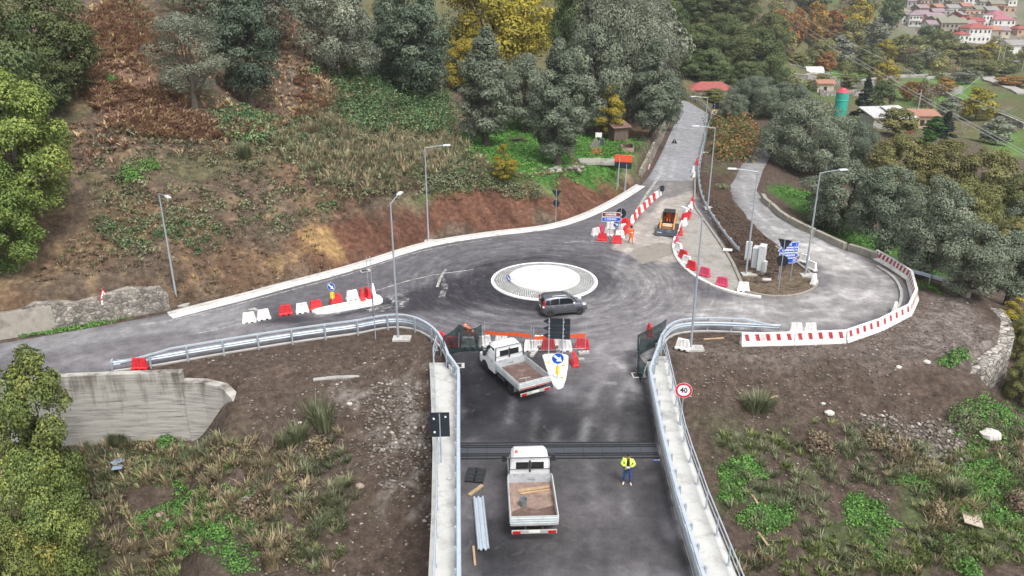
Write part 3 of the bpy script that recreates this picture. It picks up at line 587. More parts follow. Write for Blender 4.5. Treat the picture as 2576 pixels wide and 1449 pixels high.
# ============================================================= BRIDGE
bt = thing('bridge', 'concrete road bridge with raised side walkways leading to the roundabout', 'bridge', (2.6, 30, 0))
def loc(p, o): return (p[0]-o[0], p[1]-o[1])
BO = (2.6, 30)
mb = MB(); mb.prism([loc(p, BO) for p in [(-5.3, 45.2), (-4.15, 35.2), (-3.7, 30), (-3.3, 24), (-2.9, 12), (9.2, 12), (9.3, 24), (9.25, 30), (9.3, 35.2), (10.3, 45.6)]], -.75, -.06); mb.build('deck', M_conc2, bt)
def walkway(inner, outer, ztop):
    mb = MB(); mb.loft([[(a[0]-BO[0], a[1]-BO[1], -.06), (a[0]-BO[0], a[1]-BO[1], ztop), (b[0]-BO[0], b[1]-BO[1], ztop), (b[0]-BO[0], b[1]-BO[1], -.5)] for a, b in zip(inner, outer)]); return mb
W_LI = [(-3.75, 45.2), (-3.4, 43.2), (-2.85, 35.3), (-2.5, 30), (-2.1, 24), (-1.6, 13)]; W_LO = [(-5.35, 45.2), (-5.1, 43.2), (-4.2, 35.3), (-3.75, 30), (-3.35, 24), (-2.95, 13)]
W_RI = [(8.75, 45.4), (8.5, 43.2), (7.95, 35.3), (7.7, 30), (7.65, 24), (7.7, 13)]; W_RO = [(10.15, 45.6), (9.95, 43.2), (9.3, 35.3), (9.2, 30), (9.3, 24), (9.5, 13)]
M_walk = mat('walkway_concrete', (.50, .50, .48), .85, var=.1, scale=1.2, dirt=(.27, .255, .23), damt=.75, dscale=1.1)
walkway(W_LI, W_LO, .2).build('walkway', M_walk, bt, False, .015); walkway(W_RI, W_RO, .2).build('walkway', M_walk, bt, False, .015)
mb = MB(); mb.box((0, 15.1, -4), (15.4, .8, 6.4)); mb.build('abutment', M_conc2, bt)
for x in (-3.5, 0, 3.5):
    mb = MB(); mb.box((x, -1, -1.5), (.7, 31.5, 1.5)); mb.build('girder', M_conc2, bt)
mb = MB()
for (y, d, z) in [(0, 1.5, .012)]: mb.box((-.1, 5.3, .0), (10.5, 1.55, .03))
for y in (4.56, 4.82, 5.0, 5.62, 5.8, 6.04): mb.box((-.1, y, .022), (10.5, .07, .04), 0, 1)
for x in np.arange(-4.9, 5, 1.02): mb.box((x, 5.3, .012), (.02, 1.5, .012), 0, 1)
jt = mb.build('expansion_joint', [mat('joint_rubber', (.052, .056, .066), .4, var=.15), M_black], bt); jt.rotation_euler = (0, 0, R(.6))
# fences along the walkways
def w_rings(line, z, prof, side=1):
    """sweep a cross-section (sideways, up) along a line"""
    pts = [Vector(p) for p in line]; out = []
    for i, p in enumerate(pts):
        t_ = (pts[min(i+1, len(pts)-1)]-pts[max(i-1, 0)]).normalized(); nx_, ny_ = -t_.y*side, t_.x*side
        out.append([(p.x+nx_*a, p.y+ny_*a, z+b) for a, b in prof])
    return out
W_BEAM = [(0, -.155), (.035, -.15), (.075, -.10), (.075, -.07), (.0, -.02), (.0, .02), (.075, .07), (.075, .10), (.035, .15), (0, .155), (-.006, .15), (.03, .13), (.06, .09), (-.01, 0), (.06, -.09), (.03, -.13), (-.006, -.15)]
def guardrail(name, label, line, side, post_side, ztop=True, hz=.68, sp=2.25, z0=0., start_ramp=0, end_ramp=0, wp=.1, hgt=1.05, grp=None):
    pts = resample(line, .5); o0 = Vector((pts[0].x, pts[0].y, 0)); t_ = thing(name, label, 'guardrail', o0, 0, grp)
    pl = [(p.x-o0.x, p.y-o0.y) for p in pts]
    mb = MB(); mb.loft(w_rings(pl, hz, W_BEAM, side)); mb.build('rail_beam', M_galv, t_, True)
    if ztop:
        n = len(pl); rings = []
        a0 = int(start_ramp/.5); b0 = n-int(end_ramp/.5)
        for i, r_ in enumerate(w_rings(pl, hgt, [(-.10, -.05), (.06, -.05), (.06, .04), (-.10, .04)], side)):
            dz = 0
            if start_ramp and i < a0: dz = -(a0-i)/a0*(hgt-hz+.12)
            if end_ramp and i > b0: dz = -(i-b0)/(n-b0)*(hgt-hz+.12)
            rings.append([(q[0], q[1], q[2]+dz) for q in r_])
        if start_ramp: rings = rings[int(a0*.25):]
        mb = MB(); mb.loft(rings); mb.build('top_rail', M_galv, t_)
    pp = resample(pl, sp); nn = len(pp)
    for i, p in enumerate(pp):
        tt = (pp[min(i+1, nn-1)]-pp[max(i-1, 0)]).normalized(); nrm = Vector((-tt.y*side, tt.x*side)); q = p-nrm*.16; a = math.atan2(tt.y, tt.x)
        dist = i*sp; hh = hgt-.03 if ztop and not (start_ramp and dist < start_ramp) and not (end_ramp and (nn-1-i)*sp < end_ramp) else hz+.12
        mb = MB(); mb.box((q.x, q.y, hh/2-.2+z0), (wp, .09, hh+.4), a); b = p-nrm*.08
        mb.box((b.x, b.y, hz), (.14, .17, .26), a)
        mb.build('post', M_galv2, t_)
    return t_, pl
guardrail('guardrail', 'long curved steel guardrail beside the left approach road, curling onto the bridge', [tuple(p) for p in GUARD_L], 1, 0, True, .62, 2.25, start_ramp=3.6)
guardrail('guardrail', 'straight steel guardrail with close posts along the left walkway of the bridge', [(GUARD_L[-1][0]+.02, GUARD_L[-1][1]-.1)]+[(-3.25, 42.6)]+[(x+.05, y) for x, y in W_LI[2:]], 1, 0, True, .62, 1.33, .2, hgt=1.12)
guardrail('guardrail', 'steel guardrail with close posts along the right walkway of the bridge', [(GUARD_R[0][0]-.0, GUARD_R[0][1]-.1)]+[(8.42, 42.6)]+[(x-.06, y) for x, y in W_RI[2:]], -1, 0, True, .62, 1.33, .2, hgt=1.12)
guardrail('guardrail', 'short curved steel guardrail ending beside the striped concrete barriers', [tuple(p) for p in GUARD_R], -1, 0, True, .62, 1.7, end_ramp=3.2)
UPR = smooth([tuple(g(x, y)[:2]) for x, y in [(1853, 640), (1820, 600), (1785, 548), (1763, 505), (1755, 460), (1758, 420), (1768, 370), (1780, 325), (1790, 298), (1786, 284), (1770, 268), (1742, 254), (1722, 250)]], 1)
guardrail('guardrail', 'steel guardrail curving up the outer side of the far road from the soil median', [tuple(p) for p in UPR], 1, 0, False, .62, 2.6)
guardrail('guardrail', 'rusty short guardrail filling the gap in the stone parapet right of the bend', [tuple(g(x, y)[:2]) for x, y in [(2290, 698), (2340, 712), (2390, 727)]], 1, 0, False, .6, 2.2)
mb = MB(); e0 = g(287, 934); mb.box((0, 0, .62), (.08, .32, .42), R(10)); mb.M = None
tag(mb.build('guardrail_end', M_galv), 'steel end cap where the left guardrail dips to the ground', 'rail end').location = e0
def handrail(name, label, line, z0):
    pts = resample(line, 1.9); o0 = Vector((pts[0].x, pts[0].y, z0)); t_ = thing(name, label, 'railing', o0); pl = [(p.x-o0.x, p.y-o0.y) for p in pts]
    for z, r_ in ((1.08, .032), (.72, .022), (.40, .022)):
        mb = MB(); mb.tube([(p[0], p[1], z) for p in pl], r_, 6); mb.build('rail', M_galv, t_, True)
    for i, p in enumerate(pl):
        mb = MB(); mb.box((p[0], p[1], .54), (.07, .045, 1.08)); mb.box((p[0], p[1], .012), (.16, .16, .024)); mb.build('post', M_galv2, t_)
handrail('handrail', 'tubular steel handrail on the outer edge of the left bridge walkway', [(-5.0, 47.0)]+[(x+.28, y) for x, y in W_LO[:]], .2)
handrail('handrail', 'tubular steel handrail on the outer edge of the right bridge walkway', [(10.05, 47.2)]+[(x-.16, y) for x, y in W_RO[:]], .2)
# ============================================================= WALLS
def wall(name, label, line, th, ztop, zbot, m, cat='wall', cap=None):
    pts = [Vector(p[:2]) for p in line]; o0 = Vector((pts[0].x, pts[0].y, 0)); pl = [(p.x-o0.x, p.y-o0.y) for p in pts]; n = len(pl)
    zt = ztop if isinstance(ztop, list) else [ztop]*n; zb = zbot if isinstance(zbot, list) else [zbot]*n
    a, b = off(pl, th/2), off(pl, -th/2)
    mb = MB(); mb.loft([[(p[0], p[1], zb[i]), (p[0], p[1], zt[i]), (q[0], q[1], zt[i]), (q[0], q[1], zb[i])] for i, (p, q) in enumerate(zip(a, b))])
    o = mb.build(name, m, None, False, .03); o.location = o0; return tag(o, label, cat)
wall('retaining_wall', 'tall board-marked grey concrete retaining wall below the left road', [(-31.5, 42.3), (-29, 43.15), (-25, 43.45), (-20.75, 43.75)], .5, [.3, .34, .36, .38], -6.2, M_board)
wall('retaining_wall', 'lower rounded end of the concrete retaining wall, dipping into the soil bank', [(-20.74, 43.68), (-19.4, 43.6), (-18, 43.2), (-17.2, 42.7), (-16.6, 42.2)], .6, [-.25, -.25, -.35, -.9, -1.7], -6, M_board)
wall('culvert_wall', 'thin pale concrete slab edge showing through the soil above the rubble', [gh(788, 957), gh(840, 952), gh(905, 948)], .3, .12+gh(840, 955).z, -3, M_conc2)
sw0 = [(p[0], p[1]) for p in off(smooth(U_LINE[2:6], 2), .42)]
zt = [2.0+.25*math.sin(i*1.7) for i in range(len(sw0))]; zt[-1] = 1.2; zt[-2] = 1.9
wall('stone_wall', 'old rubble stone retaining wall with a plastered panel at the left roadside', sw0, .55, zt, -.3, M_rubble)
mb = MB(); pa, pb = Vector(sw0[4]), Vector(sw0[9]); dv_ = (pb-pa).normalized(); nv = Vector((dv_.y, -dv_.x))
mb.box(((pa.x+pb.x)/2+nv.x*.28, (pa.y+pb.y)/2+nv.y*.28, .95), ((pb-pa).length*.95, .06, 1.95), math.atan2(dv_.y, dv_.x))
o = mb.build('plaster_panel', mat('old_plaster', (.33, .30, .26), .9, var=.2, dirt=(.12, .10, .07), damt=.8, dscale=.8), None, False, .02); o.parent = bpy.data.objects['stone_wall']; o.location = -bpy.data.objects['stone_wall'].location
rw = off([(16.6, 97), (20.3, 109.6), (24.5, 125), (28.4, 140), (31, 150)], .45)
wall('roadside_wall', 'weathered stone retaining wall along the left of the far road', rw, .4, [1.0, 1.9, 2.2, 2.0, 1.4], -.3, wallmat('pale_masonry', (.33, .29, .24), (.16, .13, .1), 1.4))
PAR = [[(1918, 500), (1925, 512), (1938, 522)], [(1941, 524), (1960, 543), (1985, 560)], [(1988, 561), (2020, 578), (2047, 590)], [(2052, 593), (2090, 611), (2125, 627)], [(2135, 629), (2170, 640), (2215, 656), (2258, 672)], [(2262, 676), (2280, 685), (2290, 695)], [(2388, 726), (2410, 735), (2436, 748)]]
M_par = mat('parapet_masonry', (.31, .285, .24), .9, var=.25, scale=2.5, dirt=(.11, .11, .07), damt=.7, dscale=1.2, bump=.5)
PL = ['farthest stone parapet block on the outside of the lower road bend', 'second stone parapet block from the far end of the lower road', 'stone parapet block on the grass verge behind the right lamp', 'stone parapet block beside the white dusty patch of the lower road', 'longest stone parapet block, next to the first striped barrier', 'short stone parapet block just before the rusty guardrail gap', 'last parapet block at the pad corner, beyond the rusty guardrail']
for q, lb in zip(PAR, PL):
    l = [tuple(g(*p)[:2]) for p in q]; wall('parapet', lb, l, .42, .62, -.6, M_par, 'parapet')
sc_ = [(29.7, 45.8), (31.8, 46.9), (34.0, 48.7), (35.5, 50.9), (36.6, 53.0), (37.3, 55.5)]
wall('stone_wall', 'curved dry stone retaining wall holding the gravel pad on the right', sc_, 1.0, [-.7, -.42, -.34, -.32, -.32, -.3], -5.5, wallmat('dry_stone', (.38, .35, .31), (.09, .08, .07), 2.2))
# ============================================================= LAMPS
def lamp(px, py, tx, ty, arm, label, hx=0):
    """base pixel, pole-top pixel, arm direction (radians), label"""
    b = g(px, py); b.z = H(b.x, b.y) if abs(H(b.x, b.y)) < .6 else 0
    top = gy(tx, ty, b.y).z; t_ = thing('street_lamp', label, 'street lamp', b, 0, 'street lamps around the roundabout')
    h = top-b.z
    mb = MB(); mb.box((.25, 0, .03), (1.25, .8, .22), arm*0); mb.box((.52, 0, .145), (.5, .5, .02), 0, 1); mb.build('footing', [M_conc, M_conc2], t_, False, .015)
    mb = MB(); mb.tube([(0, 0, .1), (0, 0, h*.5), (0, 0, h)], [.085, .07, .048], 10); mb.build('pole', M_galv2, t_, True)
    c_, s_ = math.cos(arm), math.sin(arm); L_ = 1.75
    mb = MB(); mb.tube([(0, 0, h-.02), (c_*.9, s_*.9, h+.10), (c_*L_, s_*L_, h+.17)], .032, 7); mb.build('arm', M_galv2, t_, True)
    mb = MB(); mb.box((c_*(L_+.28), s_*(L_+.28), h+.185), (.72, .28, .09), arm, 0, (.9, .8)); mb.box((c_*(L_+.3), s_*(L_+.3), h+.135), (.5, .2, .02), arm, 1)
    mb.build('lamp_head', [mat('lamp_head_grey', (.62, .64, .66), .4), M_sw], t_)
lamp(447, 768, 402, 487, R(-50), 'leftmost street lamp, standing at the foot of the brown slope')
lamp(1002, 852, 979, 512, R(80), 'street lamp standing in the soil inside the curved left guardrail')
lamp(1078, 607, 1067, 372, R(12), 'street lamp at the foot of the red earth cut bank')
lamp(1780, 527, 1801, 322, R(172), 'street lamp by the guardrail on the soil median, arm over the up-road')
lamp(1876, 693, 1902, 432, R(170), 'street lamp beside the white utility cabinets')
lamp(2025, 697, 2065, 435, R(12), 'street lamp on the soil nose, arm reaching right over the lower road')
lamp(1737, 877, 1762, 550, R(112), 'nearest street lamp, inside the short curved guardrail on the right')
lamp(1768, 385, 1778, 246, R(176), 'farthest street lamp, at the bend of the up-road')
# ============================================================= PLASTIC BARRIERS
def barrier_mesh(m):
    mb = MB(); L0, L1, h = .5, .37, .78
    n = 9
    def prof(z, hl, hw, flute=0):
        r_ = []
        for i in range(n):
            x = -hl+2*hl*i/(n-1); r_.append((x, -hw+(flute if i in (2, 4, 6) else 0), z))
        for i in range(n):
            x = hl-2*hl*i/(n-1); r_.append((x, hw-(flute if i in (2, 4, 6) else 0), z))
        return r_
    mb.loft([prof(.09, .5, .21), prof(.16, .495, .2), prof(.2, .47, .15, .03), prof(.62, .40, .11, .03), prof(.68, .385, .10, .0), prof(.78, .365, .085)])
    for x in (-.38, 0, .38): mb.box((x, 0, .05), (.2, .42, .1))
    mb.box((0, 0, .785), (.1, .07, .012), 0, 1); mb.box((0, -.1, .70), (.07, .02, .05), 0, 1); mb.box((0, .1, .70), (.07, .02, .05), 0, 1)
    me = mb.build('plastic_barrier', [m, M_black], None, False, .012)
    o = me.data; bpy.data.objects.remove(me); return o
def bobj(name, me): return None
BM = {'r': barrier_mesh(M_red), 'w': barrier_mesh(M_wplas), 'p': barrier_mesh(M_pink)}
# bevelled once, then shared
for k, me in BM.items():
    o = bpy.data.objects.new('tmp', me); COL.objects.link(o); b = o.modifiers.new('b', 'BEVEL'); b.width = .012; b.segments = 1; b.limit_method = 'ANGLE'
    dg = bpy.context.evaluated_depsgraph_get(); BM[k] = bpy.data.meshes.new_from_object(o.evaluated_get(dg)); BM[k].name = 'plastic_barrier'; bpy.data.objects.remove(o)
CN = {'r': 'red', 'w': 'white', 'p': 'faded pink-red'}
def barrier(k, x, y, rz, where, z=0, tilt=0, world=False):
    p = Vector((x, y, 0)) if world else g(x, y)
    o = link('plastic_barrier', BM[k]); o.location = (p.x, p.y, z); o.rotation_euler = (tilt+random.uniform(-.03, .03), random.uniform(-.02, .02), rz+random.uniform(-.07, .07))
    return tag(o, f'{CN[k]} plastic barrier {where}', 'barrier', None, None)
def bar2(k, x0, y0, x1, y1, where, z=0):
    a, b = g(x0, y0), g(x1, y1); d_ = b-a; c = (a+b)/2; n = Vector((-d_.y, d_.x, 0)).normalized()*.18
    if n.y < 0: n = -n
    return barrier(k, c.x+n.x, c.y+n.y, math.atan2(d_.y, d_.x), where, z, 0, True)
bar2('w', 608, 815, 647, 811, 'at the near left end of the left approach row')
bar2('w', 648, 809, 683, 802, 'second from the left in the left approach row')
bar2('r', 700, 797, 740, 791, 'first red one from the left on the left approach')
bar2('w', 743, 791.5, 781, 786, 'between two red ones on the left approach')
bar2('r', 782, 785, 813, 777, 'touching the tip of the long splitter island')
bar2('r', 833, 769, 864, 761.5, 'just behind the arrow sign on the long splitter island')
bar2('w', 873, 764, 905, 758, 'standing on the middle of the long splitter island', .18)
barrier('r', 912, 757, R(112), 'turned end-on, left of a pair on the long splitter island', .18)
barrier('r', 927, 753, R(122), 'turned end-on, right of a pair on the long splitter island', .18)
barrier('w', 939, 745, R(105), 'standing end-on at the rounded head of the long splitter island', .18)
bar2('r', 330, 932, 371, 931, 'behind the low end of the left guardrail, above the concrete wall')
bar2('w', 1318, 885, 1351, 886, 'just right of the cab of the angled truck')
bar2('w', 1350, 873, 1368, 873, 'half hidden behind the mesh fence right of the angled truck')
bar2('r', 1362, 882, 1398, 881, 'behind the two posts of the big dark arrow sign')
bar2('w', 1400, 884, 1442, 885, 'right of the dark arrow sign posts, behind the triangular island')
bar2('w', 1398, 872, 1422, 872, 'with a red top stripe standing behind the dark arrow sign')
bar2('r', 1445, 877, 1480, 882, 'at the right end of the row in front of the bridge mouth')
barrier('r', 1445, 917, R(98), 'turned end-on beside the triangular splitter island')
bar2('r', 1126, 877, 1153, 877, 'dimly seen through the dark green netting on the left')
bar2('w', 1160, 877, 1196, 877, 'dimly seen through the netting below the worker')
barrier('r', 1110, 862, R(125), 'leaning against the bend of the left guardrail')
bar2('w', 1209, 875, 1232, 872, 'just left of the cab of the angled truck')
bar2('w', 1243, 872, 1280, 870, 'hidden behind the cab roof of the angled truck')
barrier('r', 1633.7, 842, R(88), 'turned end-on behind the dark netting on the right')
bar2('w', 1701, 880, 1728, 886, 'lying in the soil at the foot of the nearest lamp', .05)
PILE = [('w', 1492, 595, 1511, 591, 'leftmost in the heap under the direction signs'), ('p', 1514, 588, 1519, 582, 'standing end-on near the left of the heap under the signs'), ('r', 1500, 606, 1529, 608.5, 'at the front left corner of the heap'), ('r', 1538, 612.5, 1565, 613.5, 'at the front right corner of the heap'),
 ('w', 1517, 594, 1545, 596, 'in the centre of the heap, behind the front red pair'), ('w', 1528, 580, 1545, 578, 'tallest looking at the back of the heap'), ('w', 1546, 601, 1573, 601, 'right behind the front right red one of the heap'), ('w', 1559, 584, 1575, 582, 'behind the small blue arrow sign in the heap'), ('r', 1563, 570, 1579, 568, 'directly under the round dark sign at the heap'), ('r', 1574, 590, 1580, 584, 'at the right of the heap, next to the walking worker'), ('r', 1580, 574, 1587, 568, 'where the heap meets the long row up the road')]
for q in PILE: bar2(*q)
path = [tuple(g(x, y)[:2]) for x, y in [(1587, 564), (1592.5, 557), (1603.5, 542), (1616.5, 530), (1627.6, 519), (1638.7, 507), (1646, 501), (1662, 491)]]
pp = resample(path, 1.1); seq = 'wrwrwrwrwrwwrwrwr'; ORD = ['first', 'second', 'third', 'fourth', 'fifth', 'sixth', 'seventh', 'eighth', 'ninth']; cnt = {'w': 0, 'r': 0}
for i in range(len(pp)-1):
    k = seq[i]; cnt[k] += 1; d_ = pp[i+1]-pp[i]; c = (pp[i]+pp[i+1])/2
    barrier(k, c.x, c.y, math.atan2(d_.y, d_.x), f'in the diagonal row up the road, {ORD[cnt[k]-1]} {CN[k]} one from the heap', 0, 0, True)
ISL = [('r', 1740, 516, 75, 'at the far tip of the traffic island row'), ('w', 1738, 528, 75, 'next to the far tip of the traffic island row'), ('r', 1733, 546, 70, 'third from the far tip along the traffic island edge'), ('r', 1723, 555, 40, 'pushed askew beside the tracked loader on the island edge'), ('w', 1722, 570, 65, 'below the askew red one on the island edge'), ('r', 1712, 592, 78, 'end-on at the waist of the traffic island edge'), ('p', 1702, 614, 80, 'end-on at the leftmost bulge of the traffic island'), ('w', 1706, 634, 110, 'just below the pink one at the island bulge'),
 ('r', 1718, 652, 120, 'at the start of the curved lower island edge'), ('w', 1726, 667, 125, 'between two red ones on the curved island edge'), ('r', 1739, 680, 130, 'left of the nearest lamp pole on the curved island edge'), ('p', 1772, 697, 140, 'alone in the middle of the lower island edge'), ('p', 1815, 722, 150, 'nearest the soil nose on the lower island edge'), ('w', 1869, 735, 172, 'wide and facing the camera where the island meets the soil nose'),
 ('w', 2022, 664, 120, 'behind the lamp on the soil nose, the farther of two'), ('w', 2041, 682, 115, 'behind the lamp on the soil nose, the nearer of two'), ('w', 2046, 717, 55, 'toppled looking at the tip of the soil nose'), ('w', 2249, 786, 60, 'end-on in front of the striped concrete barriers'), ('w', 2000, 838, 5, 'peeping over the first striped barrier'), ('w', 2035, 838, 5, 'peeping over the second striped barrier'),
 ('r', 1753, 413, 80, 'alone by the guardrail far up the road'), ('w', 1745, 446, 80, 'on the road edge below the far guardrail, the nearer of a pair'), ('w', 1743, 434, 80, 'on the road edge below the far guardrail, the farther of a pair')]
for k, x, y, a, wh in ISL: barrier(k, x, y, R(a), wh, .09 if x < 1870 and y > 510 else (.12 if 1880 < x < 2060 and y < 720 else 0))
# ============================================================= STRIPED CONCRETE BARRIERS
def njb(p, q, label):
    p, q = Vector(p), Vector(q); L_ = (q-p).length-.04; c = (p+q)/2; t_ = thing('concrete_barrier', label, 'barrier', (c.x, c.y, H(c.x, c.y)-.02), math.atan2((q-p).y, (q-p).x), 'red striped concrete barriers round the bend')
    prof = [(-.31, 0), (-.31, .1), (-.17, .32), (-.10, .9), (.10, .9), (.17, .32), (.31, .1), (.31, 0)]
    mb = MB(); e = .0
    mb.loft([[(x, y, z) for y, z in prof] for x in (-L_/2, L_/2)])
    n = 5
    for k in range(n):
        x = -L_/2+L_*(k+.5)/n
        for s_ in (-1, 1):
            def P(xx, z): return (xx, s_*(.10+(.9-z)/.58*.07+.006), z)
            mb.add([P(x-.07, .38), P(x+.20, .38), P(x+.06, .85), P(x-.21, .85)], [(0, 1, 2, 3) if s_ < 0 else (3, 2, 1, 0)], 1)
    mb.build('body', [mat_nj, mat_njr], t_)
mat_nj = mat('whitewashed_concrete', (.74, .73, .70), .8, coord='Position', var=.07, dirt=(.38, .34, .30), damt=.65, dscale=1.6)
mat_njr = mat('faded_red_paint', (.40, .02, .04), .7, var=.2, scale=5, dirt=(.55, .4, .38), damt=.5, dscale=4)
nj = [g(1862, 866), g(1995, 863), g(2124, 858), g(2210, 828), g(2284, 790), g(2301, 752), g(2289, 704), g(2247, 675), g(2202, 650)]
NL = ['first striped barrier, straight ahead of the curved guardrail end', 'second striped barrier along the lower edge of the bend', 'third striped barrier, where the line starts to curve', 'striped barrier at the lower right of the bend, before the corner', 'striped barrier at the far right corner of the bend', 'striped barrier on the right side of the bend, above the corner', 'striped barrier second from the upper end of the line', 'uppermost striped barrier, beside the stone parapet']
for a, b, lb in zip(nj[:-1], nj[1:], NL): njb(a[:2], b[:2], lb)
# ============================================================= SIGNS
def textmesh(txt, size, m, parent, M_, name='lettering', sx=1., bold=.0):
    cu = bpy.data.curves.new(name, 'FONT'); cu.body = txt; cu.size = size; cu.align_x = 'CENTER'; cu.align_y = 'CENTER'; cu.offset = bold; cu.extrude = .002; cu.resolution_u = 2
    o = bpy.data.objects.new('tmp', cu); COL.objects.link(o); dg = bpy.context.evaluated_depsgraph_get(); me = bpy.data.meshes.new_from_object(o.evaluated_get(dg)); bpy.data.objects.remove(o)
    me.transform(M_ @ Matrix.Diagonal((sx, 1, 1, 1))); me.materials.clear(); me.materials.append(m)
    return link(name, me, parent)
def facing(a):                                    # a plate standing upright whose printed side looks along direction a (radians); local x to the reader's right, y up
    n = Vector((math.cos(a), math.sin(a), 0)); x = Vector((-math.sin(a), math.cos(a), 0)); u = Vector((0, 0, 1))
    return Matrix(((x.x, u.x, n.x, 0), (x.y, u.y, n.y, 0), (x.z, u.z, n.z, 0), (0, 0, 0, 1)))
def disc(mb, r, z, m, n=28, h=.004):
    mb.prism([(r*math.cos(2*PI*i/n), r*math.sin(2*PI*i/n)) for i in range(n)], z, z+h, m)
def pole(t_, x, y, h, r=.032):
    mb = MB(); mb.cyl((x, y, -.25), (x, y, h), r, r, 8); return mb.build('pole', M_galv2, t_, True)
ARROW = [(-.30, -.07), (.02, -.07), (.02, -.20), (.32, 0), (.02, .20), (.02, .07), (-.30, .07)]
def keepright(p, a, label, r=.3, h=1.0, bollard=True, lean=-40):
    t_ = thing('arrow_sign', label, 'road sign', p); pole(t_, 0, 0, h+2*r)
    Mx = Matrix.Translation((0, 0, h+r)) @ facing(a) @ Matrix.Translation((0, 0, .045))
    mb = MB(); mb.M = Mx; disc(mb, r, 0, 0); disc(mb, r*.93, .004, 1); disc(mb, r, -.006, 2, h=.006)
    mb.M = Mx @ Matrix.Rotation(R(lean), 4, 'Z') @ Matrix.Scale(r/.37, 4); mb.prism(ARROW, .009, .013, 0); mb.build('arrow_disc', [M_sw, M_blue, M_dark], t_)
    if bollard:
        mb = MB(); mb.box((.0, .0, .62), (.26, .2, .5), a+PI/2); mb.M = Matrix.Translation((0, 0, .62)) @ facing(a); mb.box((.05, 0, .104), (.08, .42, .01), 0, 1); mb.M = None; mb.build('yellow_marker', [M_yel, mat('pale_yellow', (.85, .75, .3), .5)], t_, False, .015)
    return t_
def camdir(p): return math.atan2(-p.y, -p.x)
p = g(838, 767); p.z = .18; keepright(p, R(-105), 'blue arrow sign on a yellow marker on the long left splitter island', .33, 1.0)
p = g(1402, 960); p.z = .18; keepright(p, R(-90), 'large blue arrow sign on a yellow marker on the triangular splitter island', .39, 1.05)
p = g(1549, 596); p.z = .0; keepright(p, R(-95), 'blue arrow sign without marker among the heap of barriers', .3, 1.0, False, -25)
p = g(1280, 716); p.z = .2; keepright(p, R(-135), 'small blue arrow sign on the cobbles of the roundabout', .27, .12, False)
def backsign(p, a, label, plates, h, two=0, name='sign_back', cat='road sign'):
    """plates: (kind, centre height, size) seen from the back; a is the direction the printed side looks"""
    t_ = thing(name, label, cat, p)
    if two:
        for s_ in (-1, 1): pole(t_, -math.sin(a)*two*s_, math.cos(a)*two*s_, h)
    else: pole(t_, 0, 0, h)
    for kind, z, s_ in plates:
        mb = MB(); mb.M = Matrix.Translation((0, 0, z)) @ facing(a) @ Matrix.Translation((0, 0, .04))
        if kind == 'o': disc(mb, s_, 0, 0, h=.02)
        elif kind == 'v': mb.prism([(-s_, s_*.8), (s_, s_*.8), (0, -s_*.9)], 0, .02)
        elif kind == 'a': mb.prism([(-s_, -s_*.8), (s_, -s_*.8), (0, s_*.9)], 0, .02)
        elif kind == 'r':
            mb.box((0, 0, .01), (s_[0], s_[1], .02))
            for k in range(4): mb.box((0, -s_[1]/2+s_[1]*(k+.5)/4, -.008), (s_[0]*.98, .03, .02))
            for q in ((-.3, .33), (.3, .25), (.28, -.3)): mb.box((s_[0]*q[0], s_[1]*q[1], -.003), (.09, .11, .01), 0, 1)
        mb.build('plate', [M_dark, M_sw], t_)
    return t_
p = g(1101, 1160, .2); p = Vector((-3.62, 33.9, .2)); backsign(p, R(92), 'square dark sign back on a pole at the left bridge walkway', [('r', 2.2, (.98, 1.4))], 2.85)
p = g(945, 852); backsign(p, R(-172), 'dark round and triangle sign pair seen edge-on inside the left guardrail', [('v', 2.95, .5), ('o', 2.0, .33)], 3.4)
p = g(1398, 560); backsign(p, R(70), 'dark yield and round sign backs at the foot of the red cut bank', [('v', 3.0, .52), ('o', 2.05, .36)], 3.5)
p = g(1560, 587); backsign(p, R(75), 'round dark sign back on a pole behind the direction arrows', [('o', 2.05, .5)], 2.6)
p = g(1957, 738); backsign(p, R(58), 'dark triangle and round sign backs in front of the blue direction board', [('v', 4.05, .55), ('o', 2.75, .46)], 4.6)
p = g(1664, 497); t_ = backsign(p, R(80), 'small round dark sign on a white trestle at the far end of the barrier row', [('o', 1.05, .36)], 1.2, .26, 'roadwork_sign')
p = gh(1802, 288); backsign(p, R(75), 'dark rectangular sign back on two posts behind the yellow chevron sign', [('r', 1.6, (1.7, 1.1))], 2.1, .4)
p = gh(1697, 385); p = g(1694, 388); backsign(p, R(80), 'small dark triangle sign back at the far roadside wall', [('a', 1.9, .45)], 2.3)
p = g(1796, 300); t_ = thing('chevron_sign', 'yellow framed chevron sign at the bend of the far road', 'road sign', p); pole(t_, 0, 0, 1.5)
mb = MB(); mb.M = Matrix.Translation((0, 0, 1.25)) @ facing(camdir(p)) @ Matrix.Translation((0, 0, .04)); mb.box((0, 0, 0), (.95, .95, .02), 0, 0); mb.box((0, 0, .013), (.72, .72, .01), 0, 1)
mb.prism([(.30, .3), (.05, .3), (-.28, 0), (.05, -.3), (.30, -.3), (.0, 0)], .019, .023, 2); mb.prism([(-.32, .33), (-.1, .33), (-.32, .1)], .019, .023, 2); mb.prism([(-.32, -.33), (-.1, -.33), (-.32, -.1)], .019, .023, 2); mb.build('panel', [M_yel, M_sw, M_bmark], t_)
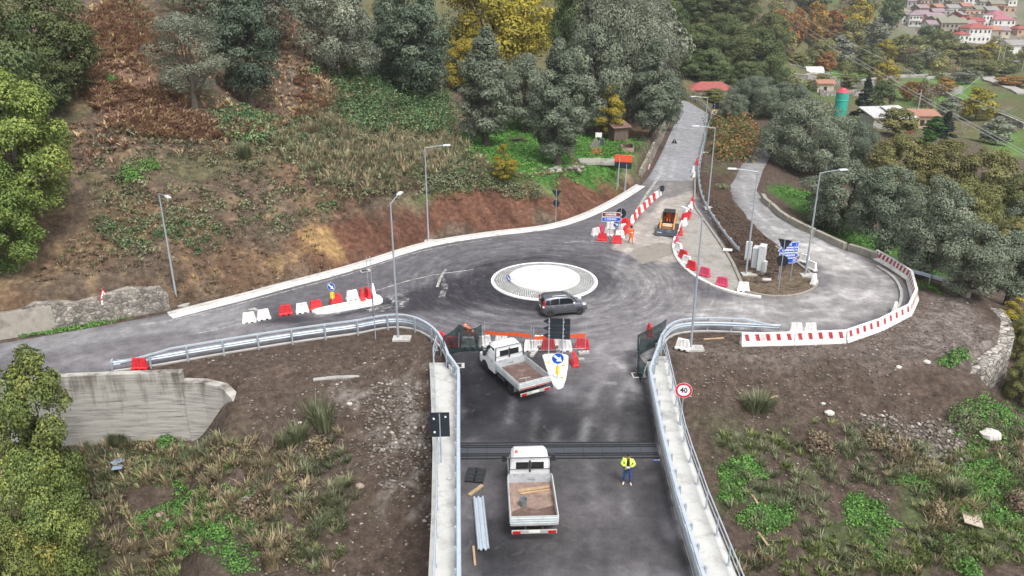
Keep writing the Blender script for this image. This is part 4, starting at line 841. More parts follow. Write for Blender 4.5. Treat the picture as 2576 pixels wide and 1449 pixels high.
# arrow direction boards
def arrowboard(t_, z, L_, h, face, a, txt, right=True, num='', dx=0, tip=.3):
    Mx = Matrix.Translation((0, 0, z)) @ facing(a) @ Matrix.Translation((dx, 0, .05)); s_ = 1 if right else -1
    def shp(e): return [(s_*(-L_/2+e), -h/2+e), (s_*(L_/2-tip-e*.3), -h/2+e), (s_*(L_/2-e*1.7), 0), (s_*(L_/2-tip-e*.3), h/2-e), (s_*(-L_/2+e), h/2-e)]
    mb = MB(); mb.M = Mx; mb.prism(shp(0), 0, .012, 1); mb.prism(shp(.035), .012, .016, 0); mb.prism(shp(0), -.01, 0, 2)
    b = mb.build('arrow_board', [face, M_sw, M_dark], t_)
    textmesh(txt, h*.62, M_sw, b, Mx @ Matrix.Translation((-s_*tip*.45+(-.0 if not num else -.14), 0, .017)), sx=.80, bold=.006)
    if num: textmesh(num, h*.55, M_sw, b, Mx @ Matrix.Translation((-s_*tip*.3+L_*.34, 0, .017)), sx=.75, bold=.006)
    return b
p = g(1545, 600); t_ = thing('direction_sign', 'brown and blue arrow direction sign above the heap of barriers', 'road sign', p); a = R(-93); pole(t_, -.45, 0, 2.7); pole(t_, .42, 0, 2.7)
arrowboard(t_, 2.42, 1.95, .44, M_brown, a, 'GAMBARIE', dx=-.3); arrowboard(t_, 1.95, 1.95, .44, M_blue, a, 'S. STEFANO', dx=-.3)
p = g(1972, 710); t_ = thing('direction_sign', 'blue direction board of four arrows standing on the soil nose', 'road sign', p); a = R(-82); pole(t_, -.5, 0, 3.2); pole(t_, .5, 0, 3.2)
arrowboard(t_, 3.28, 1.75, .44, M_blue, a, 'LITTE', False, '2', -.05); arrowboard(t_, 2.82, 1.75, .44, M_blue, a, 'GAMBARIE', False, '10', -.05); arrowboard(t_, 2.36, 1.75, .44, M_blue, a, 'PODARGONI', True, '', .1); arrowboard(t_, 1.90, 1.75, .44, M_blue, a, 'C.ASI', True, '5.0', .1)
# big dark board of three arrows seen from behind
p = g(1399, 897); t_ = thing('direction_sign', 'dark back of a three arrow direction board on two posts near the car', 'road sign', p); a = R(84)
for s_ in (-.5, .42): pole(t_, s_, -s_*.1, 2.75, .035)
for k in range(3):
    mb = MB(); mb.M = Matrix.Translation((0, 0, 2.5-.5*k)) @ facing(a) @ Matrix.Translation((0, 0, .05)); L_ = 1.85
    mb.prism([(-L_/2+.05, -.24), (L_/2-.45, -.24), (L_/2, 0), (L_/2-.45, .24), (-L_/2+.05, .24)], 0, .02, 0)
    for zz in (-.15, 0, .15): mb.box((-.1, zz, -.01), (1.25, .03, .03))
    for xx in (-.45, .5): mb.box((xx, .0, -.03), (.14, .05, .05), 0, 1)
    mb.build('arrow_board', [M_dark, M_galv2], t_)
# speed limit 40
p = Vector((9.35, 36.7, .2)); p = Vector((9.35, 37.5, -.2)); t_ = thing('speed_sign', 'round white 40 speed limit sign with a red rim at the right walkway', 'road sign', p); zc = 2.62; pole(t_, 0, 0, zc+.3); a = camdir(p)+.05
Mx = Matrix.Translation((0, 0, zc)) @ facing(a) @ Matrix.Translation((0, 0, .045)); mb = MB(); mb.M = Mx; disc(mb, .46, 0, 1, 36); disc(mb, .445, .004, 0, 36); disc(mb, .33, .008, 1, 36); disc(mb, .46, -.008, 2, 36, .008); b = mb.build('disc', [M_signred, M_sw, M_dark], t_)
textmesh('40', .44, M_bmark, b, Mx @ Matrix.Translation((0, .0, .014)), sx=.9, bold=.012)
p = g(272, 806); t_ = thing('warning_sign', 'red rimmed triangle warning sign with a plate below, in front of the stone wall', 'road sign', p); pole(t_, 0, 0, 2.5); a = R(-20)
mb = MB(); mb.M = Matrix.Translation((0, 0, 2.05)) @ facing(a) @ Matrix.Translation((0, 0, .04)); mb.prism([(-.45, -.3), (.45, -.3), (0, .5)], 0, .01, 0); mb.prism([(-.31, -.23), (.31, -.23), (0, .33)], .01, .014, 1); mb.box((0, -.02, .017), (.05, .3, .004), 0, 2); mb.box((0, -.55, .0), (.62, .36, .015), 0, 1); mb.box((0, -.55, .01), (.4, .07, .004), 0, 2); mb.build('triangle', [M_signred, M_sw, M_bmark], t_)
mb = MB(); mb.box((.02, -.06, .45), (.14, .05, .75), R(20)); mb.build('orange_ribbon', mat('orange_film', (.75, .16, .05), .5), t_)
p = gh(1560, 472); t_ = thing('covered_sign', 'large dark sign wrapped in orange mesh on four raking posts above the cut', 'road sign', p); a = R(75)
w2 = 1.0; zt = gy(1573, 392, p.y).z-p.z
mb = MB(); mb.M = Matrix.Translation((.2, 0, zt-.75)) @ facing(a); mb.box((0, 0, 0), (2.0, 1.5, .05)); mb.build('panel', M_dark, t_)
mb = MB(); mb.M = Matrix.Translation((.2, 0, zt-.38)) @ facing(a); mb.box((0, .05, 0), (2.06, .85, .12)); mb.build('orange_mesh', mat('orange_mesh', (.72, .10, .04), .7, var=.35, scale=9), t_, False, .04)
for s_ in (-.45, .45): mb = MB(); mb.tube([(.2+s_, -.05, zt-.2), (.2+s_, -.08, -.4)], .035, 6); mb.build('post', M_galv2, t_); mb = MB(); mb.tube([(.2+s_, -.05, zt-.7), (.2+s_-.3, -1.1, H(p.x+s_-.3, p.y-1.1)-p.z-.3)], .03, 6); mb.build('brace', M_galv2, t_)
p = g(1633, 425); p = gh(1632, 428); t_ = thing('toppled_sign', 'red and white delineator sign leaning on the roadside bank', 'road sign', p); mb = MB(); mb.box((0, 0, .45), (.35, .05, 1.05), R(30), 0, (1, 1), R(18)); mb.box((.0, -.04, .45), (.2, .05, .8), R(30), 1, (1, 1), R(18)); mb.build('panel', [M_red, M_sw], t_)
for x, y, lb in [(928, 742, 'left of two bare steel rods standing in the head of the long splitter island'), (937, 741, 'right of two bare steel rods standing in the head of the long splitter island')]:
    q = g(x, y, .18); mb = MB(); mb.cyl((0, 0, 0), (0, 0, 3.2), .028, .028, 7); tag(mb.build('steel_rod', M_galv2, None, True), lb, 'pole').location = q
# ============================================================= CABINETS AND SMALL THINGS
M_cab = mat('cabinet_grey', (.60, .63, .64), .55, var=.06, dirt=(.42, .42, .4), damt=.4)
def cabinet(px, py, dx, dy, h, rz, label, cap=True):
    p = g(px, py, .1); t_ = thing('utility_cabinet', label, 'cabinet', p, rz); mb = MB(); mb.box((0, 0, .1), (dx+.04, dy+.04, .3)); mb.build('plinth', M_conc2, t_)
    mb = MB(); mb.box((0, 0, .25+h/2), (dx, dy, h)); mb.build('body', M_cab, t_, False, .015)
    mb = MB(); mb.box((0, -dy/2-.008, .25+h*.5), (dx*.9, .016, h*.9)); mb.box((dx*.33, -dy/2-.02, .25+h*.5), (.03, .02, .14), 0, 1); mb.build('door', [M_cab, M_black], t_)
    if cap: mb = MB(); mb.box((0, 0, .25+h+.03), (dx+.06, dy+.06, .07), 0, 0, (.96, .9)); mb.build('lid', M_cab, t_)
cabinet(1897, 678, .75, .45, 1.75, R(62), 'left half of the white double cabinet, the lower one')
cabinet(1912, 684, .85, .5, 2.1, R(62), 'tallest white utility cabinet on the soil median')
cabinet(1880, 655, .3, .5, 1.5, R(62), 'narrow grey meter box behind the lamp near the cabinets', False)
cabinet(1921, 690, .32, .26, .95, R(40), 'small grey meter box in front of the tall white cabinet', False)
def simple(name, label, cat, mb, mats, loc_, rz=0, bevel=0, smooth_=False):
    o = mb.build(name, mats, None, smooth_, bevel); o.location = loc_; o.rotation_euler = (0, 0, rz); return tag(o, label, cat)
mb = MB(); mb.cyl((-.35, 0, .14), (.35, 0, .14), .14, .14, 14); simple('concrete_pipe', 'short pale pipe piece lying on the soil nose', 'pipe', mb, M_conc, g(1928, 708, .12), R(-5))
mb = MB(); mb.cyl((-.4, 0, .12), (.4, 0, .12), .13, .13, 14); simple('concrete_pipe', 'short white pipe piece lying under the end of the far guardrail', 'pipe', mb, M_wplas, g(1830, 632, .2), R(-8))
def grate(px, py, rz, label):
    t_ = thing('drain_grate', label, 'drain', g(px, py, .0), rz); mb = MB(); mb.box((0, 0, .0), (.85, .7, .03)); mb.build('concrete_frame', M_conc, t_)
    mb = MB(); mb.box((-.05, 0, .017), (.58, .48, .014), 0, 1)
    for i in range(7): mb.box((-.28+i*.077, 0, .03), (.035, .46, .02))
    mb.build('bars', [mat('cast_iron', (.06, .06, .065), .6), M_black], t_)
grate(1152, 920, R(4), 'drain grate in a pale frame by the left bridge guardrail'); grate(1607, 944, R(4), 'drain grate in a pale frame under the right dark netting'); grate(919, 681, R(25), 'drain grate in the white gutter above the roundabout')
# stack of corrugated guardrail beams, pallets, planks
TH = [(0, -.25), (.05, -.22), (.05, -.17), (-.03, -.12), (-.03, -.06), (.05, -.03), (.05, .03), (-.03, .06), (-.03, .12), (.05, .17), (.05, .22), (0, .25), (-.01, .25), (.03, .21), (.03, .18), (-.05, .12), (-.05, .06), (.03, .03), (.03, -.03), (-.05, -.06), (-.05, -.12), (.03, -.18), (.03, -.21), (-.01, -.25)]
a0, a1 = g(1203, 1255), g(1216, 1387); dv_ = a1-a0; t_ = thing('beam_stack', 'stack of corrugated steel guardrail beams lying by the left bridge rail', 'steel beams', (a0+a1)/2, math.atan2(dv_.y, dv_.x)); L_ = dv_.length
M_galvb = mat('bright_galvanised', (.55, .62, .68), .38, .5, var=.12, scale=5)
for k in range(2):
    mb = MB(); mb.loft([[(x, y*1.05+.01*k, .09+z*1.2+.05*k) for z, y in TH] for x in (-L_/2+.04*k, L_/2+.02*k)]); mb.build('beam', M_galvb, t_)
for k, (x, y, lb) in enumerate([(1187, 1197, 'left black drainage panel lying by the left bridge rail'), (1206, 1199, 'right black drainage panel lying by the left bridge rail')]):
    mb = MB(); mb.box((0, 0, .06), (.52, 1.15, .12))
    for yy in (-.35, 0, .35): mb.box((0, yy, .13), (.5, .05, .04))
    for xx in (-.24, .24): mb.box((xx, 0, .135), (.04, 1.1, .03))
    simple('drainage_panel', lb, 'panel', mb, mat('black_grate', (.02, .022, .026), .5, var=.2), g(x, y), R(-6), .01)
mb = MB(); mb.box((0, 0, .06), (1.0, .18, .1)); simple('plank', 'short timber offcut lying between the black panels and the steel beams', 'plank', mb, M_wood, g(1197, 1236), R(52), .01)
mb = MB(); mb.box((0, 0, .05), (1.2, .1, .08)); simple('plank', 'long thin timber batten lying at the left bridge kerb near the bottom', 'plank', mb, M_wood, g(1193, 1400), R(96), .01)
mb = MB(); mb.ell((0, 0, .04), (.16, .14, .06), 9, 5); simple('cement_lump', 'pale lump of spilt cement on the left walkway', 'lump', mb, M_conc, g(1130, 1205, .2))
mb = MB(); mb.cyl((-.14, 0, .05), (.1, 0, .05), .045, .045, 8); mb.cyl((.1, 0, .05), (.2, 0, .05), .02, .02, 8, 1); simple('plastic_bottle', 'crushed blue plastic bottle by the right bridge kerb', 'bottle', mb, [mat('bottle_blue', (.12, .25, .55), .25), M_sw], g(1650, 1160), R(10))
for i, (x, y, a, l_, lb) in enumerate([(1903, 1012, 25, 1.6, 'plank lying across dry scrub on the right slope'), (2440, 1300, 70, 2.1, 'pale board lying in the weeds at the right'), (1912, 1350, 100, 1.7, 'upright stake in the weeds near the right walkway'), (1795, 856, 8, 1.5, 'thin batten on the soil in front of the curved guardrail'), (1950, 1000, 30, .9, 'short batten on the bare soil of the right slope'), (1897, 1260, 95, .9, 'short stake near the top of the green weeds on the right')]):
    p = gh(x, y); wd = .95 if i == 1 else .14; mb = MB(); mb.box((0, 0, .06), (l_, wd, .07), 0, 0, (1, 1), R(8)); simple('plank', lb, 'plank', mb, mat('grey_board', (.42, .36, .29), .85, var=.25, scale=5) if i == 1 else M_wood, p, R(a), .008)
# ============================================================= NETTING, FENCES
def netmat(name, col, alpha):
    m, t, p = newmat(name); L = t.links.new
    tc = N(t, 'ShaderNodeTexCoord'); n = N(t, 'ShaderNodeTexNoise', Scale=1.5, Detail=5.); L(tc.outputs['Object'], n.inputs['Vector']); r_ = ramp(t, [(.35, (alpha-.10,)*3), (.65, (min(1, alpha+.10),)*3)]); L(n.outputs['Fac'], r_.inputs[0]); L(r_.outputs[0], p.inputs['Alpha'])
    p.inputs['Base Color'].default_value = (*col, 1); p.inputs['Roughness'].default_value = .8; p.inputs['Specular IOR Level'].default_value = .2
    return m
M_net = netmat('shade_net', (.012, .032, .034), .78)
def net(name, label, feet, tops, sag=.12, cat='netting', m=None, nv=9, seed=0):
    """cloth hung between poles: feet and tops are matching lists of points"""
    rr = random.Random(seed); o0 = Vector(feet[0]); t_ = thing(name, label, cat, o0); V_, F_ = [], []; seg = 8; cols_ = []
    for i in range(len(feet)-1):
        for k in range(seg+(i == len(feet)-2)):
            s_ = k/seg; a = Vector(feet[i]).lerp(Vector(feet[i+1]), s_); b = Vector(tops[i]).lerp(Vector(tops[i+1]), s_); b.z -= sag*4*s_*(1-s_); cols_.append((a, b))
    for i, (a, b) in enumerate(cols_):
        for j in range(nv):
            q = a.lerp(b, j/(nv-1)); w_ = math.sin(PI*j/(nv-1))*.16; q += Vector((0, math.sin(i*1.1+j*.5+seed)*w_, 0))+Vector((rr.uniform(-.03, .03),)*3); V_.append(q-o0)
    for i in range(len(cols_)-1):
        for j in range(nv-1): F_.append((i*nv+j, (i+1)*nv+j, (i+1)*nv+j+1, i*nv+j+1))
    mb = MB(); mb.add(V_, F_); mb.build('cloth', m or M_net, t_, 'full')
    mb = MB(); mb.tube([b-o0 for a, b in cols_], .022, 5); mb.build('top_cord', mat('net_edge', (.012, .025, .028), .8), t_)
    for a, b in zip(feet, tops): mb = MB(); mb.cyl(Vector(a)-o0+Vector((0, .05, -.1)), Vector(b)-o0+Vector((0, .05, .05)), .018, .018, 6); mb.build('stake', M_galv2, t_)
    return t_
G = lambda x, y, z=0: g(x, y)+Vector((0, 0, z))
net('shade_netting', 'dark green shade netting hung behind the cab of the angled truck', [G(1128, 936), G(1122, 897), G(1153, 886), G(1185, 884), G(1213, 884)], [G(1128, 936, .6), G(1116, 897, 1.45), G(1158, 886, 2.05), G(1185, 884, 1.65), G(1213, 884, 2.0)], .1, seed=1)
net('shade_netting', 'dark green shade netting wrapped round the bend of the right guardrail', [G(1612, 962), G(1602, 940), G(1604, 915), G(1606, 895), G(1668, 862)], [G(1625, 948, .8), G(1600, 940, 1.5), G(1600, 915, 2.1), G(1606, 895, 1.6), G(1672, 862, 1.75)], .08, seed=4)
def meshfence(a, b, label, band):
    a, b = Vector(a), Vector(b); d_ = b-a; L_ = d_.length; t_ = thing('mesh_fence', label, 'fence panel', (a+b)/2, math.atan2(d_.y, d_.x))
    mb = MB(); mb.tube([(-L_/2, 0, .1), (-L_/2, 0, 1.95)], .02, 6); mb.tube([(L_/2, 0, .1), (L_/2, 0, 1.95)], .02, 6); mb.tube([(-L_/2, 0, .2), (L_/2, 0, .2)], .016, 6); mb.tube([(-L_/2, 0, 1.15), (L_/2, 0, 1.15)], .012, 6)
    for i in range(1, 16): mb.tube([(-L_/2+L_*i/16, 0, .2), (-L_/2+L_*i/16, 0, 1.15)], .006, 4)
    mb.build('wire_panel', M_galv2, t_)
    if band: mb = MB(); mb.loft([[(x, -.02, 1.02+.04*math.sin(x*2)), (x, -.05, 1.3+.05*math.sin(x*2))] for x in np.linspace(-L_/2, L_/2, 12)], 0, False, False); mb.build('orange_tape', mat('orange_tape', (.78, .11, .03), .6, var=.3, scale=7), t_)
    return t_
meshfence(g(1220, 874), g(1336, 885), 'low wire fence panel with orange tape behind the angled truck cab', True)
meshfence(g(1342, 888), g(1408, 887), 'wire fence panel with orange tape behind the dark arrow sign posts', True)
meshfence(g(1412, 884), g(1472, 884), 'wire fence panel with orange tape at the right end of the row', True)
for x, y, a, lb in [(1341, 893, 70, 'white concrete fence foot standing behind the angled truck bed'), (1468, 889, 12, 'white concrete fence foot at the right end of the fence row'), (1408, 880, 60, 'concrete fence foot half hidden by the large blue arrow sign')]:
    mb = MB(); mb.box((0, 0, .08), (.72, .24, .16)); mb.box((-.15, 0, .163), (.1, .1, .008), 0, 1); mb.box((.15, 0, .163), (.1, .1, .008), 0, 1); simple('fence_foot', lb, 'concrete block', mb, [M_conc, M_black], g(x, y), R(a), .02)
mb = MB(); mb.box((0, 0, .05), (.4, .26, .1)); simple('cement_block', 'square cement block on the asphalt below the right fence foot', 'concrete block', mb, M_conc2, g(1462, 905), R(5), .015)
mb = MB(); mb.box((0, 0, .12), (.7, .45, .2)); simple('cement_block', 'pale block at the upper end of the right walkway', 'concrete block', mb, M_conc, g(1664, 907, .05), R(-6), .02)
# ============================================================= VEHICLES
M_glass = mat('vehicle_glass', (.012, .016, .018), .08, var=.1, spec=.6)
M_tyre = mat('tyre', (.018, .018, .019), .8, var=.2); M_rim = mat('steel_rim', (.45, .45, .46), .4, .6); M_rimw = mat('grey_hub', (.30, .30, .30), .6)
M_tail = mat('tail_light', (.45, .008, .012), .25, var=.1); M_lamp = mat('head_light', (.75, .78, .8), .15); M_plate = mat('number_plate', (.7, .7, .66), .5)
M_trk = mat('truck_white', (.74, .75, .76), .35, var=.04, dirt=(.45, .43, .4), damt=.35, dscale=1.3); M_drop = mat('aluminium_dropside', (.56, .60, .61), .5, .2, var=.1, dirt=(.35, .32, .3), damt=.5); M_blk = mat('black_trim', (.02, .021, .023), .6); M_chas = mat('chassis_grey', (.07, .07, .072), .7)
def wheel(t_, x, y, r, wd, side, rim=M_rim, dual=False, spokes=5):
    wt = bpy.data.objects.new('wheel', None); COL.objects.link(wt); wt.parent = t_; wt.location = (x, y, r)
    n = 20; mb = MB(); prof = [(r*.62, -wd/2), (r*.93, -wd/2), (r, -wd/2+.03), (r, wd/2-.03), (r*.93, wd/2), (r*.62, wd/2)]
    mb.loft([[(q*math.cos(2*PI*i/n), yy, q*math.sin(2*PI*i/n)) for i in range(n)] for q, yy in prof]); mb.build('tyre', M_tyre, wt, True)
    mb = MB(); yy = side*(wd/2-.03); mb.cyl((0, yy-.02*side, 0), (0, yy, 0), r*.63, r*.6, 18, 1)
    for k in range(spokes): a = 2*PI*k/spokes+.3; mb.box((math.cos(a)*r*.34, yy+.012*side, math.sin(a)*r*.34), (r*.5, .02, r*.2), 0, 0, (1, 1), 0, -a)
    mb.cyl((0, yy, 0), (0, yy+.03*side, 0), r*.16, r*.14, 10); mb.lathe([(0, 0)], 3) if 0 else None
    mb.build('rim', [rim, M_blk], wt)
def person_mat(): pass
def flatbed(loc_, rz, label, floor_m, cab_dirty, extra):
    """origin on the ground under the rear axle; +x forward"""
    t_ = thing('flatbed_truck', label, 'truck', loc_, rz); wb = 3.35
    mb = MB(); mb.box((1.5, .38, .62), (5.2, .09, .18)); mb.box((1.5, -.38, .62), (5.2, .09, .18)); mb.box((0, 0, .45), (.16, 1.6, .16)); mb.box((1.4, .72, .55), (.9, .35, .4)); mb.box((1.5, -.72, .52), (.7, .3, .34)); mb.box((wb, 0, .5), (1.2, 1.3, .3)); mb.box((-.9, 0, .62), (.12, 1.9, .14), 0, 0); mb.build('chassis', M_chas, t_)
    # cab: rounded van nose, windscreen, roof
    def ring(x, zb, zt, hw, ht, r_=.14): return [(x, -hw, zb), (x, -hw, zb+(zt-zb)*.45), (x, -(hw*.5+ht*.5)-.01, zb+(zt-zb)*.7), (x, -ht, zt-r_), (x, -ht+r_, zt), (x, ht-r_, zt), (x, ht, zt-r_), (x, (hw*.5+ht*.5)+.01, zb+(zt-zb)*.7), (x, hw, zb+(zt-zb)*.45), (x, hw, zb)]
    mb = MB(); mb.loft([ring(1.98, .55, 2.16, .98, .84), ring(2.03, .45, 2.24, .99, .85), ring(2.7, .45, 2.27, 1.0, .86), ring(3.05, .45, 2.16, 1.0, .84), ring(3.42, .45, 1.62, 1.0, .87), ring(3.72, .45, 1.24, .99, .90), ring(4.2, .45, 1.12, .96, .82), ring(4.42, .42, .98, .86, .74), ring(4.47, .45, .85, .8, .7)]); mb.build('cab', M_trk, t_, True)
    def pane(pts, nm='window'): mb = MB(); mb.add(pts, [tuple(range(len(pts)))]); k = mb.build(nm, M_glass, t_); return k
    for y0, y1 in ((-.66, -.06), (.06, .66)): mb = MB(); mb.box((1.965, (y0+y1)/2, 1.78), (.03, y1-y0, .38)); mb.build('rear_window', M_glass, t_, False, .015)
    mb = MB(); mb.box((1.96, 0, 1.74), (.05, .09, .62)); mb.build('headboard_strut', M_blk, t_)
    pane([(3.11, -.76, 2.11), (3.11, .76, 2.11), (3.70, .84, 1.30), (3.70, -.84, 1.30)], 'windscreen')
    for s_ in (-1, 1):
        q = [(2.2, s_*.945, 1.42), (3.35, s_*.965, 1.36), (3.02, s_*.885, 2.02), (2.25, s_*.885, 2.04)]; pane(q if s_ < 0 else q[::-1], 'side_window')
        mb = MB(); mb.box((3.02, s_*1.2, 1.52), (.14, .2, .36)); mb.tube([(3.1, s_*.9, 1.42), (3.02, s_*1.15, 1.4)], .03, 6); mb.build('mirror', M_blk, t_, False, .03)
        mb = MB(); mb.box((2.72, s_*1.003, 1.02), (1.05, .02, .82)); mb.box((2.35, s_*1.016, 1.18), (.16, .02, .05), 0, 1); mb.build('door', [M_trk, M_blk], t_, False, .02)
        mb = MB(); mb.loft([[(wb+rr_*math.cos(a), s_*.97, .37+rr_*math.sin(a)) for rr_ in (.0, .46)]+[(wb+rr_*math.cos(a), s_*1.02, .37+rr_*math.sin(a)) for rr_ in (.46, 0)] for a in np.linspace(0, PI, 11)], 0, False); mb.build('wheel_arch', M_blk, t_)
        mb = MB(); mb.box((4.25, s_*.72, .84), (.28, .3, .2)); mb.build('headlight', M_lamp, t_, False, .04)
    mb = MB(); mb.box((4.45, 0, .5), (.12, 1.85, .28)); mb.build('front_bumper', M_blk, t_, False, .04)
    # bed: floor, headboard, sides, tailgate
    x0, x1, hw, zf, zt_ = -1.22, 1.86, 1.03, .90, 1.30
    mb = MB(); mb.box(((x0+x1)/2, 0, zf-.05), (x1-x0, 2*hw, .09)); mb.prism([(x0+.02, -hw+.02), (x0+.02, hw-.02), (x0+.9, hw-.1), (x0+1.25, .35), (x0+1.0, -.2), (x0+1.3, -hw+.05)], zf-.004, zf+.003, 1); mb.build('bed_floor', [floor_m, M_bed1], t_)
    def side(c, d_, rz_, out):
        mb = MB(); mb.box(c, d_, rz_)
        for k in range(3): zz = c[2]-.12+.12*k; mb.box((c[0]+out[0]*.022, c[1]+out[1]*.022, zz), (d_[0]*(.99 if out[1] else 1.4), d_[1]*(.99 if out[0] else 1.4), .045), rz_)
        return mb
    for s_ in (-1, 1): side(((x0+x1)/2, s_*(hw+.015), (zf+zt_)/2), (x1-x0, .03, zt_-zf+.08), 0, (0, s_)).build('side_board', M_drop, t_)
    mb = side((x0-.02, 0, (zf+zt_)/2), (.03, 2*hw+.06, zt_-zf+.08), 0, (-1, 0))
    if cab_dirty: mb.box((x0-.06, 0, zf+.03), (.02, 2*hw, .04), 0, 1); mb.lathe([(.085, 0), (.085, .012)], 12) if 0 else None
    mb.build('tailgate', [M_drop, M_red], t_)
    mb = MB(); mb.box((x1+.02, 0, 1.12), (.04, 2*hw, .5)); mb.build('headboard', mat('scraped_headboard', (.42, .44, .46), .6, var=.2, dirt=(.03, .03, .035), damt=.9, dscale=1.6), t_)
    for s_ in (-1, 1): mb = MB(); mb.tube([(x1+.04, s_*1.0, .9), (x1+.04, s_*.97, 2.25)], .03, 6); mb.build('rack_post', M_blk, t_)
    mb = MB(); mb.tube([(x1+.04, -.97, 2.25), (x1+.04, .97, 2.25)], .028, 6); mb.tube([(x1+.04, -.98, 1.62), (x1+.04, .98, 1.62)], .02, 6); mb.build('rack_bar', M_chas, t_)
    # tail
    mb = MB(); mb.box((-1.3, 0, .56), (.08, 2.0, .17)); mb.build('rear_bumper', mat('bumper_grey', (.40, .39, .37), .7, dirt=(.2, .18, .16), damt=.6), t_, False, .01)
    for s_ in (-1, 1): mb = MB(); mb.box((-1.345, s_*.78, .57), (.03, .34, .13)); mb.build('tail_light', M_tail, t_)
    mb = MB(); mb.box((-1.345, 0, .60), (.02, .5, .13)); mb.build('number_plate', M_plate, t_)
    for s_ in (-1, 1):
        wheel(t_, wb, s_*.86, .36, .24, s_, M_rimw); wheel(t_, 0, s_*.80, .36, .38, s_, M_rimw)
        mb = MB(); mb.box((-.0, s_*.82, .80), (1.0, .4, .04)); mb.box((-.56, s_*.82, .62), (.04, .4, .38)); mb.build('mudguard', M_blk if not cab_dirty else M_conc2, t_)
    if extra: mb = MB(); mb.cyl((2.35, .62, 2.26), (2.35, .62, 2.38), .075, .06, 10); mb.build('beacon', mat('beacon_orange', (.7, .14, .03), .3), t_, True)
    return t_
M_bed1 = mat('rusty_bed', (.115, .07, .06), .75, var=.25, dirt=(.33, .24, .20), damt=.7, dscale=1.0); M_bed2 = mat('dusty_bed', (.27, .19, .155), .85, var=.45, scale=1.6, dirt=(.11, .06, .05), damt=.9, dscale=1.1)
ra = g(1283, 992); fa = g(1222, 936); hd = math.atan2((fa-ra).y, (fa-ra).x); rv = Vector((math.sin(hd), -math.cos(hd), 0))
pa = ra+rv*1.0; flatbed((pa.x, pa.y, 0), hd, 'white flatbed truck parked at an angle beside the triangular island', M_bed1, True, False)
hd2 = R(92.4); flatbed((.93, 29.35, 0), hd2, 'white flatbed truck on the bridge with planks and a bucket on its bed', M_bed2, False, True)
def bed(x, y, z=.90): v = Matrix.Rotation(hd2, 4, 'Z') @ Vector((x, y, z)); return Vector((.93, 29.35, 0))+v
mb = MB(); mb.box((0, 0, .03), (1.55, .2, .05)); simple('plank', 'wider timber plank lying across the bed of the truck on the bridge', 'plank', mb, M_wood, bed(1.3, -.15), hd2+R(102), .006)
mb = MB(); mb.box((0, 0, .03), (1.45, .1, .05)); simple('plank', 'thinner timber batten lying across the bed of the truck on the bridge', 'plank', mb, mat('timber_pale', (.42, .28, .17), .8, var=.2), bed(1.08, -.2), hd2+R(101), .006)
mb = MB(); n = 16; mb.loft([[(q*math.cos(2*PI*i/n), q*math.sin(2*PI*i/n), z) for i in range(n)] for q, z in [(.14, 0), (.19, .36), (.205, .36), (.205, .38), (.18, .38), (.13, .02)]]); o = simple('bucket', 'grey mixing bucket standing on the bed of the truck on the bridge', 'bucket', mb, mat('bucket_grey', (.17, .19, .20), .5, var=.15), bed(.1, .42), 0, 0, True)
pb = lambda x, y: Vector((pa.x, pa.y, 0))+Matrix.Rotation(hd, 4, 'Z') @ Vector((x, y, .9))
mb = MB(); mb.tube([(-.45, 0, .03), (.35, .1, .04)], .02, 6); mb.box((.4, .1, .04), (.05, .7, .04), R(10)); simple('rake', 'long handled rake lying in the bed of the angled truck', 'tool', mb, mat('tool_grey', (.4, .38, .35), .6), pb(-.55, .1), hd+R(-20))
p = gh(294, 1172); t_ = thing('fallen_sign', 'fallen pole with torn blue-grey plates lying in the weeds below the concrete wall', 'road sign', p+Vector((0, 0, .25)), R(-62)); mb = MB(); mb.tube([(-1.3, 0, .25), (1.1, 0, .1)], .035, 6); mb.build('pole', M_galv2, t_); mb = MB(); mb.box((.3, .1, .2), (.5, .7, .02), R(20)); mb.build('plate', mat('blue_grey_plate', (.22, .28, .36), .5), t_); mb = MB(); mb.box((.95, .05, .16), (.45, .6, .02), R(-15)); mb.build('plate', mat('blue_grey_plate', (.22, .28, .36), .5), t_)
